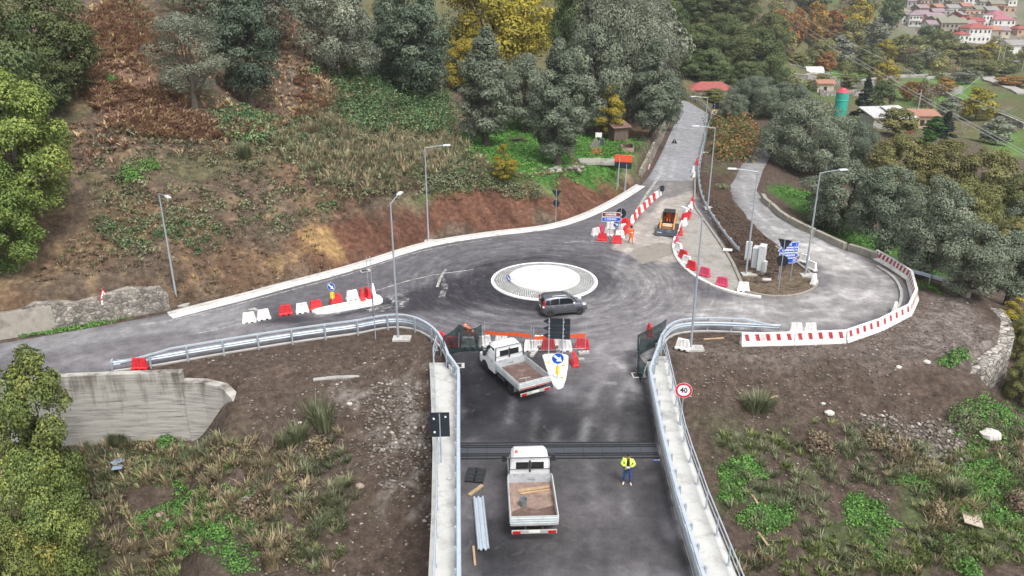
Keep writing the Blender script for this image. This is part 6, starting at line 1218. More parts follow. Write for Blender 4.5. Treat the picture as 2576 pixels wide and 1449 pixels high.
for i in range(3): kind(f'wood{i}', 'brownwood', 9, 4.5, .06, 'wide', 110, 22000, .23, .28, 80+i, .21, nb=10)
for i in range(2): kind(f'orange{i}', 'orange', 9, 4.5, .10, 'round', 50, 3600, .55, .25, 90+i, .28)
kind('faryellow', 'yellow', 9, 4.0, .08, 'round', 46, 3200, .5, .22, 93, .28); kind('farwood', 'brownwood', 9, 4.2, .05, 'round', 50, 3400, .55, .22, 94, .27); kind('faroak', 'oak', 9, 4.5, .04, 'round', 50, 3400, .58, .25, 95, .27); kind('farpale', 'olive_pale', 10, 4, .06, 'tall', 46, 2600, .5, .2, 96, .28, nb=16)
kind('conifer', 'conifer', 11, 3.0, .03, 'cone', 170, 9000, .42, .2, 100, .22, .4); kind('cypress', 'conifer_green', 9, 1.5, .02, 'tall', 60, 4200, .34, .14, 101, .4)
kind('greenbush', 'green', 3, 2.0, .02, 'round', 30, 3600, .22, .1, 102, .36)
def baremesh(seed, H_=9, spread=.9, n=9, m=None):
    rng = np.random.default_rng(seed); mb = MB()
    def br(p, d_, L_, r_, lv):
        e = p+d_*L_; k = p.lerp(e, .5)+Vector(rng.normal(0, .05*L_, 3)); mb.tube([p, k, e], [r_, r_*.75, r_*.45], 5 if lv < 2 else 4)
        if lv < 3:
            for i in range(n if lv == 0 else int(rng.integers(3, 5))):
                s_ = float(rng.uniform(.45, 1.)) if lv else float(rng.uniform(.25, 1)); q = Vector(rng.normal(0, 1, 3)); q.z = abs(q.z)*.5+.15
                br(p.lerp(e, s_), (d_*.75+q.normalized()*spread).normalized(), L_*float(rng.uniform(.42, .66)), r_*.5, lv+1)
    br(Vector((0, 0, -.2)), Vector((.03, 0, 1)).normalized(), H_*.42, H_*.017, 0)
    o = mb.build('trunk', m or M_barkpale); d_ = o.data; bpy.data.objects.remove(o); return d_
BARE = [baremesh(5), baremesh(6, 8, 1.1), baremesh(9, 7, 1.0, 10, mat('grey_twigs', (.26, .24, .215), .9, var=.2))]
TCAT = {'olive': 'olive_tree', 'olivet': 'olive_tree', 'oliveo': 'olive_tree'}
def tree(key, label, X=None, Y=None, px=None, pyt=None, wpx=None, base=None, name='tree', rot=None, group=None, sink=0., h=None, wm=None):
    """base=(px, py) on the ground, or px with distance Y; crown top at pixel row pyt; crown wpx pixels wide"""
    if base: b = gh(*base)
    elif X is not None: b = Vector((X, Y, H(X, Y)))
    else:
        x = px2m(px-1288, Y, pyt); b = Vector((x, Y, H(x, Y)))
    hh = h if h else max(1.2, gy(1288, pyt, b.y).z-b.z); ww = wm if wm else px2m(wpx, b.y, pyt)/2
    t_ = thing(name, label, 'tree', b-Vector((0, 0, sink)), random.uniform(0, 2*PI) if rot is None else rot, group)
    if key.startswith('bare'):
        o = link('trunk', BARE[int(key[4])], t_); t_.scale = (ww/3.6*.9, ww/3.6*.9, hh/9*1.05); return t_
    if key.startswith('olive') and len(key) == 6 and ww/TREES[key][3] > 1.3*hh/TREES[key][2]: key = f'olivewide{int(key[-1]) % 2}'
    cm, tm, H_, Rx = TREES[key]; link('crown', cm, t_); link('trunk', tm, t_); t_.scale = (ww/Rx, ww/Rx, hh/H_); return t_
O = 'olive_tree'
# ---- left foreground and hillside
tree('yellowgreen0', 'big turning oak with yellow-green leaves filling the left edge above the road', base=(75, 600), pyt=158, wpx=330, name='oak_tree')
tree('yellowgreen1', 'yellow-green oak crown low at the left edge, below the big turning oak', base=(-10, 690), pyt=385, wpx=300, name='oak_tree')
tree('oak0', 'dark green tree in the upper left corner behind the big turning oak', base=(40, 420), pyt=-40, wpx=300, name='oak_tree')
tree('oak1', 'mid green bushy tree to the right of the upper left corner, next to the bracken', base=(160, 250), pyt=-60, wpx=250, name='oak_tree')
tree('oak2', 'soft green shrub tree in front of the upper left corner trees', base=(120, 290), pyt=75, wpx=200, name='oak_tree')
tree('lowoak2', 'dark yellow-green oak at the left end of the concrete wall', px=38, pyt=866, Y=38.5, wpx=215, name='oak_tree')
tree('lowoak0', 'yellow-green oak in the lower left corner', px=45, pyt=1130, Y=33.0, wpx=290, name='oak_tree')
tree('lowoak1', 'lowest yellow-green tree cut off by the bottom left corner', px=10, pyt=1330, Y=29.5, wpx=280, name='oak_tree')
tree('oliveopen', 'pale grey open olive tree standing in the bracken on the left hillside', base=(492, 280), pyt=25, wpx=235, name=O)
tree('darkolive', 'dark leaning olive tree right of the pale open one on the left hillside', base=(632, 272), pyt=-120, wpx=215, name=O)
tree('greyolive', 'tall grey olive tree at the top edge above the bracken', base=(640, 120), pyt=-190, wpx=300, name=O)
tree('bare2', 'bare grey twiggy shrub in front of the dark leaning olive', base=(735, 215), pyt=120, wpx=80, name='bare_tree')
tree('bare0', 'leafless white branched tree in front of the dark trees near the top', base=(838, 175), pyt=45, wpx=170, name='bare_tree')
tree('greyolive', 'grey half bare olive tree behind the white branched tree', px=830, pyt=-110, Y=104, wpx=240, name=O)
tree('darkolive', 'dark green olive tree left of the yellow walnut', base=(985, 196), pyt=-10, wpx=200, name=O)
tree('darkolive', 'very dark olive tree at the top edge between grey olive and walnut', px=1030, pyt=-120, Y=112, wpx=220, name=O)
tree('yellowslim', 'low yellow shrub in the shade under the dark olive', base=(1015, 178), pyt=118, wpx=110, name='shrub')
tree('olivetall0', 'slim pale olive tree at the left end of the olive terrace', base=(1068, 236), pyt=70, wpx=135, name=O)
tree('walnut0', 'large yellow walnut tree at the top centre', base=(1255, 205), pyt=-140, wpx=360, name='walnut_tree')
tree('walnut1', 'lower yellow walnut crown hanging behind the front olive', base=(1180, 235), pyt=95, wpx=150, name='walnut_tree')
tree('olivetall1', 'big olive tree with a thick bare trunk on the green terrace', base=(1222, 366), pyt=52, wpx=195, name=O)
tree('olive1', 'olive crown in the gap between the two big terrace olives', base=(1320, 330), pyt=130, wpx=150, name=O)
tree('olivetall2', 'broad olive tree at the front edge of the terrace, right of the thick trunk', base=(1402, 412), pyt=78, wpx=185, name=O)
tree('yellowslim', 'slim bright yellow tree between two olives on the terrace', base=(1532, 352), pyt=182, wpx=90, name='shrub')
tree('yellowslim', 'small yellow leafed shrub behind the broad olive', base=(1350, 330), pyt=190, wpx=60, name='shrub')
tree('olivetall0', 'olive tree beside the far road, right of the slim yellow tree', base=(1640, 350), pyt=85, wpx=165, name=O)
tree('olive2', 'low olive branch mass over the wall of the far road', base=(1672, 320), pyt=180, wpx=110, name=O)
for i, (x, yt, Y, w_, k, lb) in enumerate([(1535, -110, 118, 210, 'greyolive', 'grey-green olive right of the walnut at the top edge'), (1600, -50, 122, 220, 'greyolive', 'wide grey-green olive behind the slim yellow tree'), (1500, 55, 114, 200, 'olive0', 'olive crown right behind the broad terrace olive'), (1640, -30, 140, 200, 'greyolive', 'grey-green tree top behind the olive beside the far road'), (1610, 30, 128, 150, 'olive1', 'dim olive crown above the slim yellow tree'), (1690, 10, 165, 150, 'farpale', 'pale tree top at the skyline left of the dark wood'), (1460, -150, 126, 190, 'oak2', 'dark crown cut by the top edge behind the walnut')]): tree(k, lb, px=x, pyt=yt, Y=Y, wpx=w_, name=O)
tree('yellowslim', 'young yellow sapling on the lip of the red cut', base=(1267, 465), pyt=358, wpx=75, name='sapling')
# ---- dark wood behind the far road
for i, (x, yt, Y, w_, lb) in enumerate([(1755, 60, 196, 150, 'dark evergreen oak directly above the red roofed house'), (1830, 28, 205, 160, 'tall dark oak in the middle of the wood behind the house'), (1905, 62, 206, 150, 'dark oak right of the tallest one in the wood'), (1955, 105, 212, 85, 'narrow dark oak at the right edge of the wood'), (1700, 70, 200, 120, 'dark oak partly behind the olive beside the far road'), (1770, -25, 238, 170, 'oak crown at the top edge above the dark wood, left one'), (1860, -40, 245, 150, 'oak crown at the top edge above the dark wood, right one'), (1690, -5, 186, 140, 'oak at the top edge between olive and dark wood'), (1735, -35, 222, 150, 'oak crown at the top edge left of the dark wood'), (1785, 125, 189, 150, 'low dark oak right behind the red roof'), (1880, 150, 192, 120, 'low dark oak behind the house olives'), (1720, 130, 186, 90, 'low dark oak left of the red roof'), (1945, 30, 250, 120, 'brownish oak behind the narrow dark one')]): tree(f'oak{i % 3}', lb, px=x, pyt=yt, Y=Y, wpx=w_, name='oak_tree')
tree('brown' if 0 else 'wood1', 'green brown leafed tree in front of the red roofed house', px=1800, pyt=222, Y=170, wpx=80, name='tree')
# ---- olive grove on the right
for x, yt, Y, w_, k, lb in [(1900, 188, 146, 165, 'olive0', 'round grey olive right of the red roofed house'), (1990, 205, 150, 165, 'olive1', 'olive crown between the house olive and the largest one'), (1850, 235, 142, 90, 'olive2', 'small olive behind the chevron sign'), (2045, 245, 107, 270, 'olive2', 'largest olive tree, overhanging the lower road'), (1975, 300, 118, 130, 'olive1', 'olive at the inner side of the lower road bend'), (2150, 300, 112, 170, 'olive0', 'olive right behind the largest one')]: tree(k, lb, px=x, pyt=yt, Y=Y, wpx=w_, name=O)
for b_, yt, w_, k, lb in [((2102, 585), 395, 210, 'olive1', 'olive with a visible twisted trunk above the stone parapet'), ((2215, 640), 415, 200, 'olive2', 'olive second along the bank above the stone parapet'), ((2330, 700), 440, 210, 'olive0', 'olive behind the rusty guardrail gap'), ((2430, 745), 555, 190, 'olive1', 'olive behind the last parapet block'), ((2530, 770), 580, 190, 'olive2', 'olive at the right edge above the rubble'), ((2560, 690), 480, 160, 'olive0', 'upper olive at the right edge')]: tree(k, lb, base=b_, pyt=yt, wpx=w_, name=O)
for x, yt, Y, w_, k, lb in [(2280, 335, 104, 190, 'wood0', 'autumn green tree left of the row beyond the olives'), (2390, 350, 102, 210, 'wood1', 'broad autumn green tree in the middle beyond the olives'), (2500, 370, 100, 200, 'wood2', 'autumn green tree second from the right edge beyond the olives'), (2585, 430, 96, 180, 'wood0', 'autumn green tree cut by the right edge'), (2450, 450, 90, 180, 'wood1', 'brownish tree low in front of the autumn green row'), (2340, 420, 95, 150, 'wood2', 'brownish tree between olive and autumn green row'), (2560, 540, 84, 150, 'wood0', 'olive brown tree at the right edge behind the olives')]: tree(k, lb, px=x, pyt=yt, Y=Y, wpx=w_, name='tree')
for x, yt, Y, w_, k, lb, nm in [(2358, 288, 150, 55, 'cypress', 'left of two bright green conifers near the red shed', 'conifer_tree'), (2390, 276, 158, 60, 'conifer', 'dark conifer behind the bright green one near the red shed', 'conifer_tree'), (2188, 190, 190, 70, 'conifer', 'dark pointed fir standing in the valley meadow', 'fir_tree'), (2338, 322, 140, 50, 'cypress', 'right small green conifer in front of the sheds', 'conifer_tree')]: tree(k, lb, px=x, pyt=yt, Y=Y, wpx=w_, name=nm)
for b_, yt, w_, k, lb in [((2315, 690), 615, 80, 'yellowslim', 'yellow leafed young tree behind the rusty guardrail'), ((2540, 850), 745, 95, 'yellowslim', 'yellow-green shrub tree below the last parapet block'), ((2560, 900), 790, 110, 'wood1', 'autumn shrub at the right edge beside the rubble pad'), ((2568, 1010), 900, 110, 'wood2', 'greenish shrub at the right edge below the stone wall')]: tree(k, lb, base=b_, pyt=yt, wpx=w_, name='shrub')
# ---- valley trees
VT = [('orange0', 1960, 22, 345, 75, 'left of three orange trees at the foot of the far hill'), ('orange1', 2010, 20, 350, 60, 'second orange tree from the left at the foot of the far hill'), ('orange0', 2060, 2, 380, 80, 'tall orange brown tree at the top of the far hill'), ('orange1', 2105, 25, 385, 70, 'orange tree right of the tall orange brown one'), ('faryellow', 2170, -5, 410, 80, 'golden tree at the top edge left of the village'), ('farwood', 2140, 45, 380, 90, 'brown bare looking tree below the golden one'), ('farpale', 2210, 40, 400, 90, 'grey brown tree left of the ruined village house'),
 ('faryellow', 1900, 60, 300, 40, 'small yellow-green tree at the right edge of the dark wood'), ('farwood', 2000, 130, 285, 80, 'brown-green tree at the end of the dark wood'), ('farpale', 2120, 85, 330, 110, 'pale grey-green tree in the middle of the valley'), ('faryellow', 2230, 100, 340, 60, 'bright yellow tree between pale valley trees'), ('farwood', 2290, 85, 355, 110, 'wide green-brown tree below the ruined village house'), ('faroak', 2190, 112, 318, 66, 'round dark green tree in the valley centre'), ('farwood', 2195, 138, 300, 80, 'green-brown tree under the round dark one'),
 ('faroak', 2345, 62, 410, 80, 'dark tree in front of the long stone village house'), ('faryellow', 2235, 150, 262, 62, 'pale yellow tree beside the valley road wall'), ('farwood', 2420, 105, 350, 110, 'large grey-brown tree below the village'), ('farpale', 2340, 120, 330, 100, 'grey tree left below the village'), ('faryellow', 2490, 105, 345, 75, 'lime yellow tree under the white village tower'), ('farwood', 2480, 150, 300, 110, 'brown tree right below the lime yellow one'), ('farpale', 2440, 170, 275, 95, 'thin brown tree above the valley bridge'), ('faroak', 2540, 165, 300, 60, 'dark green tree by the pink roofed hut'), ('orange0', 2550, 190, 270, 90, 'orange tree at the right edge of the valley'), ('faryellow', 2470, 222, 205, 105, 'golden yellow tree in the right meadow'),
 ('farwood', 2080, 95, 320, 90, 'green brown tree right of the dark wood'), ('orange1', 2085, 130, 300, 60, 'small orange tree in the valley'), ('farwood', 2060, 185, 250, 90, 'green tree in front of the white greenhouse'), ('faroak', 2230, 200, 225, 70, 'dark shrubby tree right of the fir'), ('orange1', 2300, 205, 240, 70, 'orange shrubby tree by the valley bridge'), ('farpale', 2520, 290, 165, 110, 'grey round tree in the right meadow'), ('farwood', 2265, 270, 150, 110, 'brown-yellow tree in front of the white roofed shed'), ('faroak', 2505, 35, 500, 70, 'dark tree at the upper right edge of the village'), ('faroak', 2050, -20, 440, 90, 'dark tree at the top edge above the orange ones'), ('faroak', 2250, -10, 440, 70, 'dark evergreen left of the topmost village houses'), ('faroak', 2420, 8, 505, 40, 'small green tree between the upper village houses'), ('farpale', 2400, 240, 205, 80, 'twiggy grey tree left of the golden one in the meadow'), ('farwood', 2140, 185, 262, 70, 'low autumn tree beside the valley wall'), ('orange0', 2380, 195, 250, 60, 'rust coloured tree right of the valley bridge'), ('farwood', 2380, 75, 395, 70, 'green-brown tree at the feet of the village left')]
for k, x, yt, Y, w_, lb in VT: tree(k, lb, px=x, pyt=yt, Y=Y, wpx=w_, name='tree')
for x, yt, Y, w_, lb in [(2010, 215, 235, 60, 'leafless pale tree at the edge of the dark wood'), (2300, 130, 270, 50, 'leafless white tree behind the valley road wall'), (2255, 175, 245, 40, 'small leafless white tree near the fir'), (2350, 215, 215, 60, 'leafless tree in the valley meadow'), (2440, 275, 180, 60, 'leafless pale tree right of the meadow post'), (2505, 300, 165, 70, 'leafless tree at the right meadow edge'), (2300, 245, 205, 50, 'small leafless tree beside the meadow post'), (2545, 240, 205, 70, 'leafless tree by the stone garden wall')]: tree('bare1', lb, px=x, pyt=yt, Y=Y, wpx=w_, name='bare_tree')
# ---- far woods that read as one mass
def clumpwood(name, label, pts, leafs, n, size, ls, seed):
    rng = np.random.default_rng(seed); Vs, Fs, Ts = [], [], []; b = 0
    for (x, y, s_) in pts:
        V_, F_, ti, _ = crown(rng, 8*s_, 4.2*s_, .2, SH['round'], 22, n, ls*s_, .36, .85); V_ = V_+np.array([x, y, H(x, y)-.6]); Vs.append(V_); Fs.append(F_+b); Ts.append(np.clip(ti+rng.normal(0, .12), 0, 1)); b += len(V_)
    o = npmesh(name, np.concatenate(Vs), np.concatenate(Fs), leafs, None, False, None, np.concatenate(Ts)); return tag(o, label, 'woodland', None, 'stuff')
rngw = np.random.default_rng(77)
def scatter(n, test, xr, yr, smin=.6, smax=1.2):
    out = []
    while len(out) < n:
        x, y = rngw.uniform(*xr), rngw.uniform(*yr)
        if test(x, y): out.append((x, y, rngw.uniform(smin, smax)))
    return out
def scr(x, y, z):
    dz = z-CAM_H; dpt = y*CP-dz*SP; return 1288+FPX*x/dpt, 724.5-FPX*(y*SP+dz*CP)/dpt
def okfar(x, y):
    sx_, sy_ = scr(x, y, H(x, y)); 
    if not (1720 < sx_ < 2620 and -60 < sy_ < 330): return False
    if 2225 < sx_ < 2620 and sy_ < 128 and y > 395: return False            # village
    if 2060 < sx_ and 165 < sy_ < 205 and y < 300: return rngw.random() < .12
    if sx_ > 2040 and sy_ > 205: return rngw.random() < .16
    return True
P1 = scatter(120, okfar, (40, 420), (200, 560), .55, 1.15)
clumpwood('woodland', 'mixed brown-green autumn woodland covering the far valley side', P1[:52], LEAF['brownwood'], 750, 1, .75, 1); clumpwood('woodland', 'dark evergreen woodland patches on the far valley side', P1[52:88], LEAF['oak'], 750, 1, .75, 2); clumpwood('woodland', 'bare grey-brown woodland in the far valley', P1[88:], LEAF['dryred'], 600, 1, .6, 3)
P2 = scatter(90, lambda x, y: 215 < y and scr(x, y, H(x, y))[0] > 1700 and scr(x, y, H(x, y))[0] < 2560 and scr(x, y, H(x, y))[1] < 20, (60, 520), (380, 800), .9, 1.7)
clumpwood('woodland', 'dark wooded hillside along the top edge behind the valley', P2, LEAF['oak'], 600, 1, .9, 4)
P3 = scatter(46, lambda x, y: terrain(np.array([x]), np.array([y]))[0] > 6 and not (x > 15 and y < 190), (-75, 75), (100, 215), .7, 1.2)
clumpwood('woodland', 'dim evergreen woodland filling the hill behind the olive terrace', P3, LEAF['darkolive'], 700, 1, .6, 5)
# ============================================================= UNDERGROWTH
def inpoly(pix, n, rng):
    poly = ghp(pix); xs = [p[0] for p in poly]; ys = [p[1] for p in poly]; out = np.zeros((0, 2))
    while len(out) < n:
        q = np.stack([rng.uniform(min(xs), max(xs), n*2), rng.uniform(min(ys), max(ys), n*2)], 1); out = np.concatenate([out, q[pip(poly, q[:, 0], q[:, 1])]])
    return out[:n]
def patchy(q, s, thr, seed): return q[fbm(q[:, 0], q[:, 1], s, 3, seed) > thr+np.random.default_rng(seed).normal(0, .05, len(q))]
def zs(q): return terrain(q[:, 0], q[:, 1])
def tufts(q, nb, hgt, spread, wd, rng, lean=.5):
    """upright or drooping blades: nb per place"""
    n = len(q); k = n*nb; b = np.repeat(np.column_stack([q, zs(q)-.05]), nb, 0); a = rng.uniform(0, 2*PI, k); s_ = np.repeat(rng.uniform(.6, 1.35, n), nb)
    h_ = hgt*s_*rng.uniform(.5, 1.1, k); r0 = spread*s_*rng.uniform(0, .5, k); ln_ = lean*h_*rng.uniform(.1, 1, k); d_ = np.column_stack([np.cos(a), np.sin(a), np.zeros(k)]); side = np.column_stack([-np.sin(a), np.cos(a), np.zeros(k)])*(wd*rng.uniform(.6, 1.3, k))[:, None]
    p0 = b+d_*r0[:, None]; p1 = p0+d_*(ln_*.45)[:, None]; p1[:, 2] += h_*.6; p2 = p0+d_*ln_[:, None]; p2[:, 2] += h_*rng.uniform(.75, 1, k)
    V_ = np.stack([p0-side*.5, p0+side*.5, p1+side*.6, p2, p1-side*.6], 1).reshape(-1, 3)
    i = np.arange(k)[:, None]*5; F_ = np.concatenate([i+np.array([[0, 1, 2, 4]]), i+np.array([[4, 2, 3, 3]])]); F_ = np.concatenate([np.concatenate([i+[0], i+[1], i+[2]], 1), np.concatenate([i+[0], i+[2], i+[4]], 1), np.concatenate([i+[4], i+[2], i+[3]], 1)])
    ti = np.clip(np.repeat(rng.uniform(.1, .9, n), nb)+rng.normal(0, .15, k), 0, 1); return V_, F_, np.repeat(ti, 5)
def herbs(q, nl, hgt, rad, ls, rng, flat=.6):
    """low leafy clumps"""
    n = len(q); k = n*nl; s_ = np.repeat(rng.uniform(.55, 1.4, n), nl); d_ = unit(k, rng); d_[:, 2] = np.abs(d_[:, 2]); b = np.repeat(np.column_stack([q, zs(q)]), nl, 0)
    P = b+d_*np.column_stack([rad*s_, rad*s_, hgt*s_])*(rng.uniform(.3, 1, k)**.5)[:, None]; Nn = d_+rng.normal(0, .5, (k, 3)); Nn[:, 2] += .4; Nn /= np.linalg.norm(Nn, axis=1)[:, None]
    V_, F_ = cards(P, Nn, ls*rng.uniform(.6, 1.4, k), rng, .7); ti = np.clip(np.repeat(rng.uniform(.15, .85, n), nl)+rng.normal(0, .15, k), 0, 1); return V_, F_, np.repeat(ti, 4)
def stuff(name, label, cat, parts, m):
    """several numpy pieces with the same face size, joined into one uncountable mass"""
    b = 0; Vs, Fs, Ts = [], [], []
    for V_, F_, T_ in parts: Vs.append(V_); Fs.append(F_+b); Ts.append(T_); b += len(V_)
    return tag(npmesh(name, np.concatenate(Vs), np.concatenate(Fs), m, None, False, None, np.concatenate(Ts)), label, cat, None, 'stuff')
g5 = np.random.default_rng(5)
FERN = [(170, 150), (230, 50), (300, -20), (580, -20), (580, 60), (440, 120), (420, 230), (520, 300), (640, 320), (760, 270), (740, 200), (850, 180), (850, 250), (600, 350), (300, 340), (220, 250)]
qf = inpoly(FERN, 6500, g5); qf = patchy(qf, 4, .40, 61); stuff('bracken', 'rust brown bracken covering the upper left hillside', 'bracken', [tufts(qf, 14, .62, .25, .11, g5, 1.7)], LEAF['fern'])
lip = np.array(resample([tuple(p) for p in off([q for q in U_LINE if -13 < q[0] < 14], 4.7)], .12)); lip = lip+g5.normal(0, .25, lip.shape); stuff('lip_grass', 'dry grass and roots hanging over the top edge of the red cut', 'grass', [tufts(lip[::2], 16, .35, .3, .05, g5, 1.5)], LEAF['dry']); stuff('lip_scrub', 'green scrub along the top edge of the red cut', 'scrub', [herbs(lip[::5]+g5.normal(0, .3, lip[::5].shape), 20, .35, .4, .14, g5)], LEAF['scrub'])
qv = inpoly([(300, -10), (560, -10), (560, 120), (430, 130), (300, 80)], 260, g5); stuff('scrub', 'green scrub patches in the bracken at the top left', 'scrub', [herbs(patchy(qv, 5, .52, 78), 26, .7, .8, .2, g5)], LEAF['bramble'])
qw = inpoly([(150, 60), (300, 0), (600, 20), (1000, 120), (1060, 240), (850, 300), (600, 380), (200, 420)], 4200, g5); stuff('bracken', 'thinner brown bracken between the trees of the upper hillside', 'bracken', [tufts(patchy(qw, 3, .45, 96), 12, .5, .3, .10, g5, 1.6)], LEAF['fern'])
HILL = [(30, 420), (200, 300), (420, 280), (640, 320), (850, 230), (1010, 300), (1130, 340), (1260, 455), (1330, 475), (1000, 505), (840, 570), (780, 590), (840, 680), (640, 735), (430, 775), (420, 700), (200, 700), (60, 720), (230, 560), (230, 450)]
ql = inpoly(HILL, 3600, g5); stuff('leaf_litter', 'dead leaves and low dry growth over the whole hillside above the road', 'undergrowth', [tufts(patchy(ql, 2.5, .42, 90), 10, .26, .45, .07, g5, 1.4)], LEAF['dryred']); stuff('low_growth', 'thin green-grey low growth over the hillside above the road', 'undergrowth', [tufts(patchy(inpoly(HILL, 2200, g5), 4, .53, 91), 12, .32, .4, .05, g5, 1.0)], LEAF['scrub'])
SLOPE = [(230, 330), (420, 300), (640, 330), (850, 230), (1010, 300), (1130, 340), (1260, 455), (1000, 490), (800, 560), (500, 600), (300, 560), (230, 450)]
qs = inpoly(SLOPE, 3000, g5); qs1 = patchy(qs, 6, .47, 62); qs2 = patchy(inpoly([(640, 300), (860, 220), (1010, 300), (1130, 340), (1250, 455), (1010, 490), (820, 470), (700, 400)], 2600, g5), 4, .42, 63)
stuff('dry_grass', 'pale dry grass and stalks on the slope above the red cut', 'grass', [tufts(qs2[::2], 18, .95, .35, .05, g5, .8), tufts(qs1[::4], 12, .5, .3, .045, g5, .8)], LEAF['dry'])
stuff('grass', 'grey-green tall grass and stalks on the slope above the red cut', 'grass', [tufts(qs2[1::2], 18, .8, .4, .05, g5, .9)], LEAF['scrub'])
stuff('green_shrubs', 'fresh green low shrubs along the terrace line of the left hillside', 'shrubs', [herbs(np.concatenate([patchy(inpoly([(250, 560), (420, 560), (700, 545), (860, 500), (860, 530), (700, 585), (450, 620), (260, 640)], 130, g5), 3, .48, 101), patchy(inpoly([(560, 300), (760, 290), (840, 330), (700, 400), (580, 380)], 120, g5), 3, .5, 102), inpoly([(1040, 420), (1230, 450), (1240, 470), (1040, 450)], 30, g5)]), 30, .5, .6, .17, g5)], LEAF['bramble'])
stuff('scrub', 'grey-green low scrub on the hillside above the road', 'scrub', [herbs(qs1[::4], 22, .55, .7, .22, g5), herbs(inpoly([(1080, 440), (1250, 455), (1360, 480), (1320, 500), (1200, 480), (1050, 490)], 160, g5), 22, .45, .6, .2, g5), herbs(inpoly([(280, 560), (600, 560), (780, 570), (760, 590), (500, 640), (300, 680)], 60, g5), 24, .5, .7, .2, g5)], LEAF['scrub'])
BR1 = [(840, 290), (870, 235), (960, 210), (1060, 215), (1130, 250), (1145, 310), (1120, 345), (1000, 335), (900, 325)]; BR2 = [(770, 190), (900, 165), (1010, 195), (960, 215), (850, 230)]; BR3 = [(540, 290), (700, 280), (790, 300), (760, 350), (620, 380), (560, 340)]
stuff('brambles', 'dense dark green bramble thicket left of the olive terrace', 'brambles', [herbs(inpoly(BR1, 340, g5), 90, 2.4, 1.4, .26, g5), herbs(inpoly(BR2, 120, g5), 60, 1.2, 1.3, .30, g5), herbs(inpoly(BR3, 90, g5), 50, .7, 1.2, .26, g5)], LEAF['bramble'])
stuff('brambles', 'bramble and fern bank hanging between the two right-hand roads', 'brambles', [herbs(inpoly([(1790, 300), (1850, 290), (1905, 330), (1905, 390), (1860, 425), (1800, 400), (1785, 340)], 110, g5), 80, 1.9, 1.5, .3, g5)], leafmat('mixed_bramble', [(0, (.03, .05, .02)), (.35, (.08, .105, .035)), (.62, (.17, .14, .05)), (.85, (.26, .12, .045)), (1, (.3, .1, .06))], hue=0))
stuff('lawn_grass', 'vivid green grass and clover of the olive terrace', 'grass', [herbs(inpoly(LAWN, 1500, g5), 16, .22, .5, .20, g5), herbs(inpoly([(1940, 470), (2010, 520), (2130, 600), (2240, 640), (2300, 650), (2200, 590), (2020, 480)], 420, g5), 16, .25, .5, .2, g5), herbs(inpoly([(2300, 700), (2380, 725), (2370, 745), (2300, 720)], 20, g5), 16, .2, .4, .15, g5), herbs(inpoly([(20, 850), (300, 790), (330, 800), (200, 828), (40, 850)], 130, g5), 14, .18, .35, .13, g5), herbs(inpoly([(2360, 905), (2420, 880), (2440, 915), (2380, 930)], 34, g5), 18, .25, .4, .15, g5)], LEAF['green'])
GSW = [(330, 1310), (440, 1260), (480, 1240), (560, 1200), (640, 1210), (650, 1440), (600, 1449), (500, 1400), (430, 1400), (340, 1410)]; GSE = [(1810, 1170), (1880, 1150), (1960, 1220), (2000, 1300), (1940, 1340), (1880, 1300), (1820, 1280)]
qg = np.concatenate([patchy(inpoly(GSW, 1300, g5), 2.0, .48, 64), patchy(inpoly(GSE, 700, g5), 1.8, .47, 65), patchy(inpoly([(1840, 1300), (2576, 1150), (2840, 1200), (2840, 1449), (1850, 1449)], 3500, g5), 2.0, .57, 66), patchy(inpoly([(200, 1090), (470, 1110), (470, 1240), (200, 1200)], 300, g5), 2.2, .56, 68), patchy(inpoly([(2380, 1050), (2576, 1000), (2576, 1200), (2450, 1150)], 350, g5), 2.4, .5, 69)])
stuff('clover', 'bright green clover patches on the slopes either side of the bridge', 'weeds', [herbs(qg, 22, .16, .38, .12, g5)], LEAF['green'])
SW = [(190, 1110), (440, 1110), (600, 1120), (860, 1090), (900, 1250), (860, 1449), (0, 1449), (190, 1250)]; SE = [(1810, 1100), (2050, 1060), (2250, 1090), (2420, 1150), (2620, 1080), (2840, 1150), (2840, 1449), (1850, 1449)]
q1 = patchy(inpoly(SW, 420, g5), 3, .44, 70); q2 = patchy(inpoly(SE, 800, g5), 4, .52, 71)
qm = np.concatenate([patchy(inpoly(SW, 500, g5), 3, .47, 97), patchy(inpoly(SE, 1650, g5), 4.5, .52, 98)]); stuff('grass', 'yellow-green grass tufts on the slopes below the road', 'grass', [tufts(qm, 26, .42, .4, .04, g5, 1.0)], LEAF['meadow'])
stuff('dry_weeds', 'dry brown and straw coloured weeds on the slopes below the road', 'weeds', [tufts(q1, 26, .75, .35, .045, g5, .9), tufts(q2, 24, .6, .35, .045, g5, .9)], LEAF['dry'])
q3 = patchy(inpoly(SW, 520, g5), 3, .47, 72); q4 = patchy(inpoly(SE, 1350, g5), 4, .50, 73)
q4 = q4[::2]; stuff('weeds', 'grey-green wiry weeds on the slopes below the road', 'weeds', [tufts(q3, 34, .7, .35, .035, g5, 1.1), tufts(q4, 30, .55, .35, .035, g5, 1.1)], LEAF['scrub'])
stuff('dead_scrub', 'dead brown scrub between the weeds below the road', 'scrub', [herbs(q1[::2], 30, .4, .5, .12, g5), herbs(q2[::4], 26, .35, .45, .11, g5)], LEAF['dryred'])
